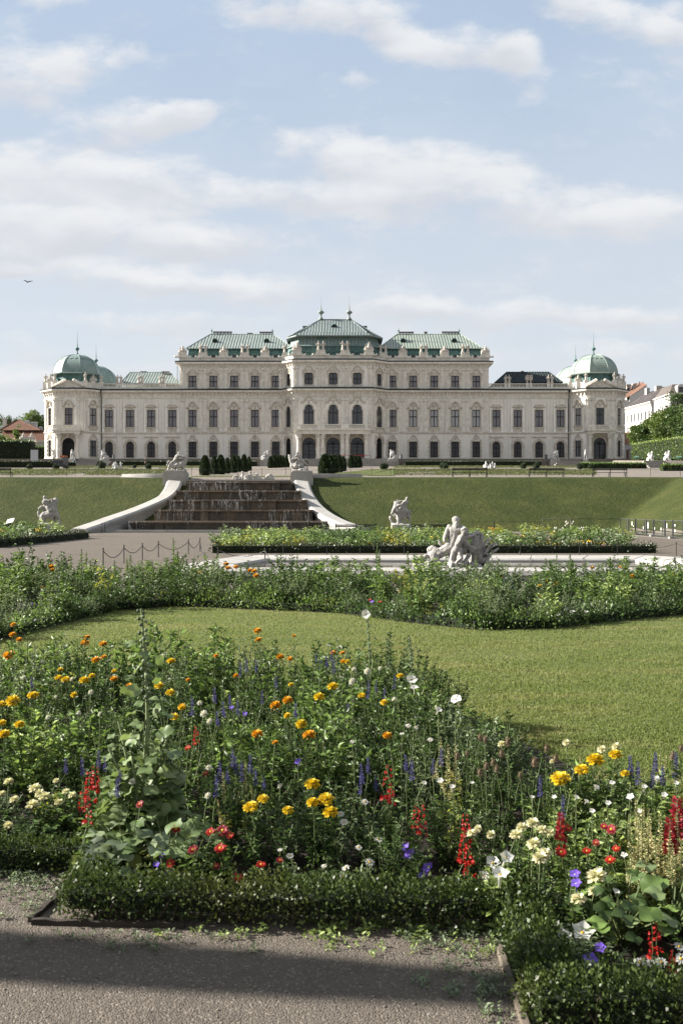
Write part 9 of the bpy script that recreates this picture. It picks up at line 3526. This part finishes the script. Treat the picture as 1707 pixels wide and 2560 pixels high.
# ================================================================== path edge details
M_BOARD = mat('weathered_timber', (.035, .028, .022), .85, col2=(.022, .018, .014), scale=6, bump=.004, bscale=40)
M_BOARD2 = mat('sunbleached_timber', (.15, .125, .095), .85, col2=(.09, .075, .058), scale=6, bump=.004, bscale=40)
for lb, a, b_, hh, mm in (('dark timber edging board with a free corner at the gravel path', (-1.235, 3.96), (-.62, 3.925), .026, M_BOARD), ('dark timber board running back from the path corner', (-1.235, 3.985), (-1.16, 4.45), .026, M_BOARD), ('pale weathered timber board beside the path inner corner', (.59, 2.9), (.6, 3.72), .035, M_BOARD2)):
 L = math.hypot(b_[0] - a[0], b_[1] - a[1])
 t = thing('edging_board', lb, 'board', (a[0], a[1], 0), math.atan2(b_[1] - a[1], b_[0] - a[0]))
 mb = MB()
 n = 12
 for i in range(n):
  z0_, z1_ = hh + .004 * math.sin(i * 2.1), hh + .004 * math.sin((i + 1) * 2.1)
  mb.add([(L * i / n, 0, -.03), (L * (i + 1) / n, 0, -.03), (L * (i + 1) / n, .022, -.03), (L * i / n, .022, -.03), (L * i / n, 0, z0_), (L * (i + 1) / n, 0, z1_), (L * (i + 1) / n, .022, z1_), (L * i / n, .022, z0_)], [(4, 5, 6, 7), (0, 1, 5, 4), (2, 3, 7, 6)])
 mb.add([(0, 0, -.03), (0, .022, -.03), (0, .022, hh), (0, 0, hh)], [(0, 3, 2, 1)])
 mb.add([(L, 0, -.03), (L, .022, -.03), (L, .022, hh), (L, 0, hh)], [(0, 1, 2, 3)])
 link('board', mb.mesh('board'), mm, t)

# loose pebbles on the near path
n = 15000
Yp = 1 / (1 / 2.4 + RG.uniform(0, 1, n) * (1 / 5.0 - 1 / 2.4))
Xp = RG.uniform(-.38, .38, n) * Yp * 1.1
ok = ~((Xp > -1.25) & (Yp > 3.86)) & ~((Xp > .61)) & ~((Yp > 4.5))
Xp, Yp = Xp[ok], Yp[ok]
m_ = len(Xp)
rr = RG.uniform(.0015, .0036, m_) * (1 + (RG.uniform(0, 1, m_) > .97) * .9)
oc = np.array([[1, 0, 0], [0, 1, 0], [-1, 0, 0], [0, -1, 0], [0, 0, .7], [0, 0, -.7]])
J = RG.uniform(.6, 1.25, (m_, 6, 1))
V = (oc[None] * J * rr[:, None, None] + np.stack([Xp, Yp, rr * .35 + .004], 1)[:, None, :]).reshape(-1, 3)
tri = np.array([[0, 1, 4], [1, 2, 4], [2, 3, 4], [3, 0, 4], [1, 0, 5], [2, 1, 5], [3, 2, 5], [0, 3, 5]]).ravel()
idx = (np.arange(m_)[:, None] * 6 + tri[None]).ravel()
M_PEB = leafmat('pebble', (0.0772, 0.0667, 0.0562), (0.1895, 0.1685, 0.1439), 0.0, .9)
tag(link('gravel_pebbles', np_mesh('gravel_pebbles', V, 3, idx, M_PEB)), 'loose pebbles on the near gravel path', 'gravel', kind='stuff')

# weeds along the hedge foot
def weeds(label, areas, seed, n, ll):
 g = np.random.default_rng(seed)
 Ps, Ds = [], []
 for (x0, x1, y0, y1, k_) in areas:
  for i in range(int(n * k_)):
   c = np.array([g.uniform(x0, x1), y1 - (y1 - y0) * g.uniform(0, 1) ** 1.6, 0.0])
   m_ = g.integers(5, 16)
   a = g.uniform(0, 6.28, m_)
   Ps.append(c + np.stack([np.cos(a) * .006, np.sin(a) * .006, g.uniform(.002, .03, m_)], 1))
   Ds.append(np.stack([np.cos(a), np.sin(a), g.uniform(.1, 1.1, m_)], 1))
 P, Dv = np.concatenate(Ps), np.concatenate(Ds)
 s_ = g.uniform(.5, 1.2, len(P)) * ll
 V = leaves_np(P, Dv, np.array([[0, 0, 1.0]]) + g.normal(0, .3, P.shape), s_, s_ * .42)
 return tag(link('weeds', join_np('weeds', [(*V, L_PALE if seed % 2 else L_GREYG)])), label, 'weeds', kind='stuff')

weeds('small weeds growing along the foot of the front hedge', [(-.6, -.3, 3.8, 3.9, .3), (-.15, .15, 3.74, 3.92, .7), (.1, .6, 3.66, 3.95, 1.3)], 3, 40, .020)
weeds('grey-green weeds in the inner corner of the gravel path', [(.25, .62, 3.35, 3.9, 1.0), (.45, .62, 3.05, 3.5, .5)], 4, 90, .020)
weeds('thin weeds on the gravel beside the timber corner', [(-1.55, -1.2, 4.0, 4.5, 1.0), (-2.2, -1.3, 4.35, 4.52, .7), (-1.2, -.3, 3.7, 3.87, .35)], 6, 80, .020)
weeds('bigger weeds rooted against the timber board', [(-.8, .1, 3.85, 3.92, .6), (.0, .58, 3.86, 3.96, 1.0)], 9, 11, .042)
# mallow-like plant with broad leaves at the near corner
def broad(label, px, py, d, h, n, size, seed, m, flowers=()):
 g = np.random.default_rng(seed)
 x = WX(px, d)
 t = thing('broad_leaved_plant', label, 'plant', (x, d, 0))
 P, Dv, pth = [], [], []
 for i in range(n):
  a = i * 2.4 + g.normal(0, .3)
  rr = .04 + .14 * math.sqrt((i + .5) / n)
  e = np.array([rr * math.cos(a), rr * math.sin(a), h * (1.05 - .5 * (i + .5) / n) * g.uniform(.85, 1.1)])
  pth.append(np.stack([np.zeros(3), e * np.array([.4, .4, .6]), e]))
  P.append(e)
  Dv.append(np.array([math.cos(a), math.sin(a), -.1 + g.normal(0, .2)]))
 V = round_leaves(np.array(P), np.array(Dv), np.array([[0, -.25, 1.0]]) + g.normal(0, .25, (n, 3)), g.uniform(.6, 1.15, n) * size, 17, .11)
 link('foliage', join_np('foliage', [(*V, m), (*tubes_np(pth, .004, .003, 5), L_STEM)]), None, t)
 return t

broad('broad round leaved plant beside the red snapdragon, over the near hedge', 1560, 2330, 3.75, .24, 30, .072, 4, L_MID)
broad('broad leaved plant at the picture edge above the white daisies', 1680, 2300, 3.8, .26, 26, .07, 6, L_HOLLY)
broad('broad grey leaved plant at the foot of the tall hollyhock', 318, 2120, 4.45, .22, 24, .095, 8, L_GREYG)
broad('broad yellow-green leaved plant between hedge corner and hollyhock', 285, 2160, 4.4, .13, 16, .07, 9, L_YELG)
broad('broad dark leaved plant beside the foot of the hollyhock', 420, 2060, 4.5, .26, 20, .10, 10, L_HOLLY)

# labels of the flowers: kind by kind, counted across the bed
from collections import defaultdict
byk = defaultdict(list)
for (kind, zone, x, y, t, lb) in FLOWERS:
 byk[(kind, zone)].append((x / y, t, lb))
for (kind, zone), rows in byk.items():
 rows.sort(key=lambda r_: r_[0])
 nm, cat, desc = NAMES[kind]
 short = {'front flower bed': 'front bed', 'middle flower bed': 'middle bed'}[zone]
 for i, (_, t, lb) in enumerate(rows):
  tag(t, lb or '%s, %s of these from left in %s' % (desc, ordinal(i + 1), short), cat, '%s, %s' % (desc, short))
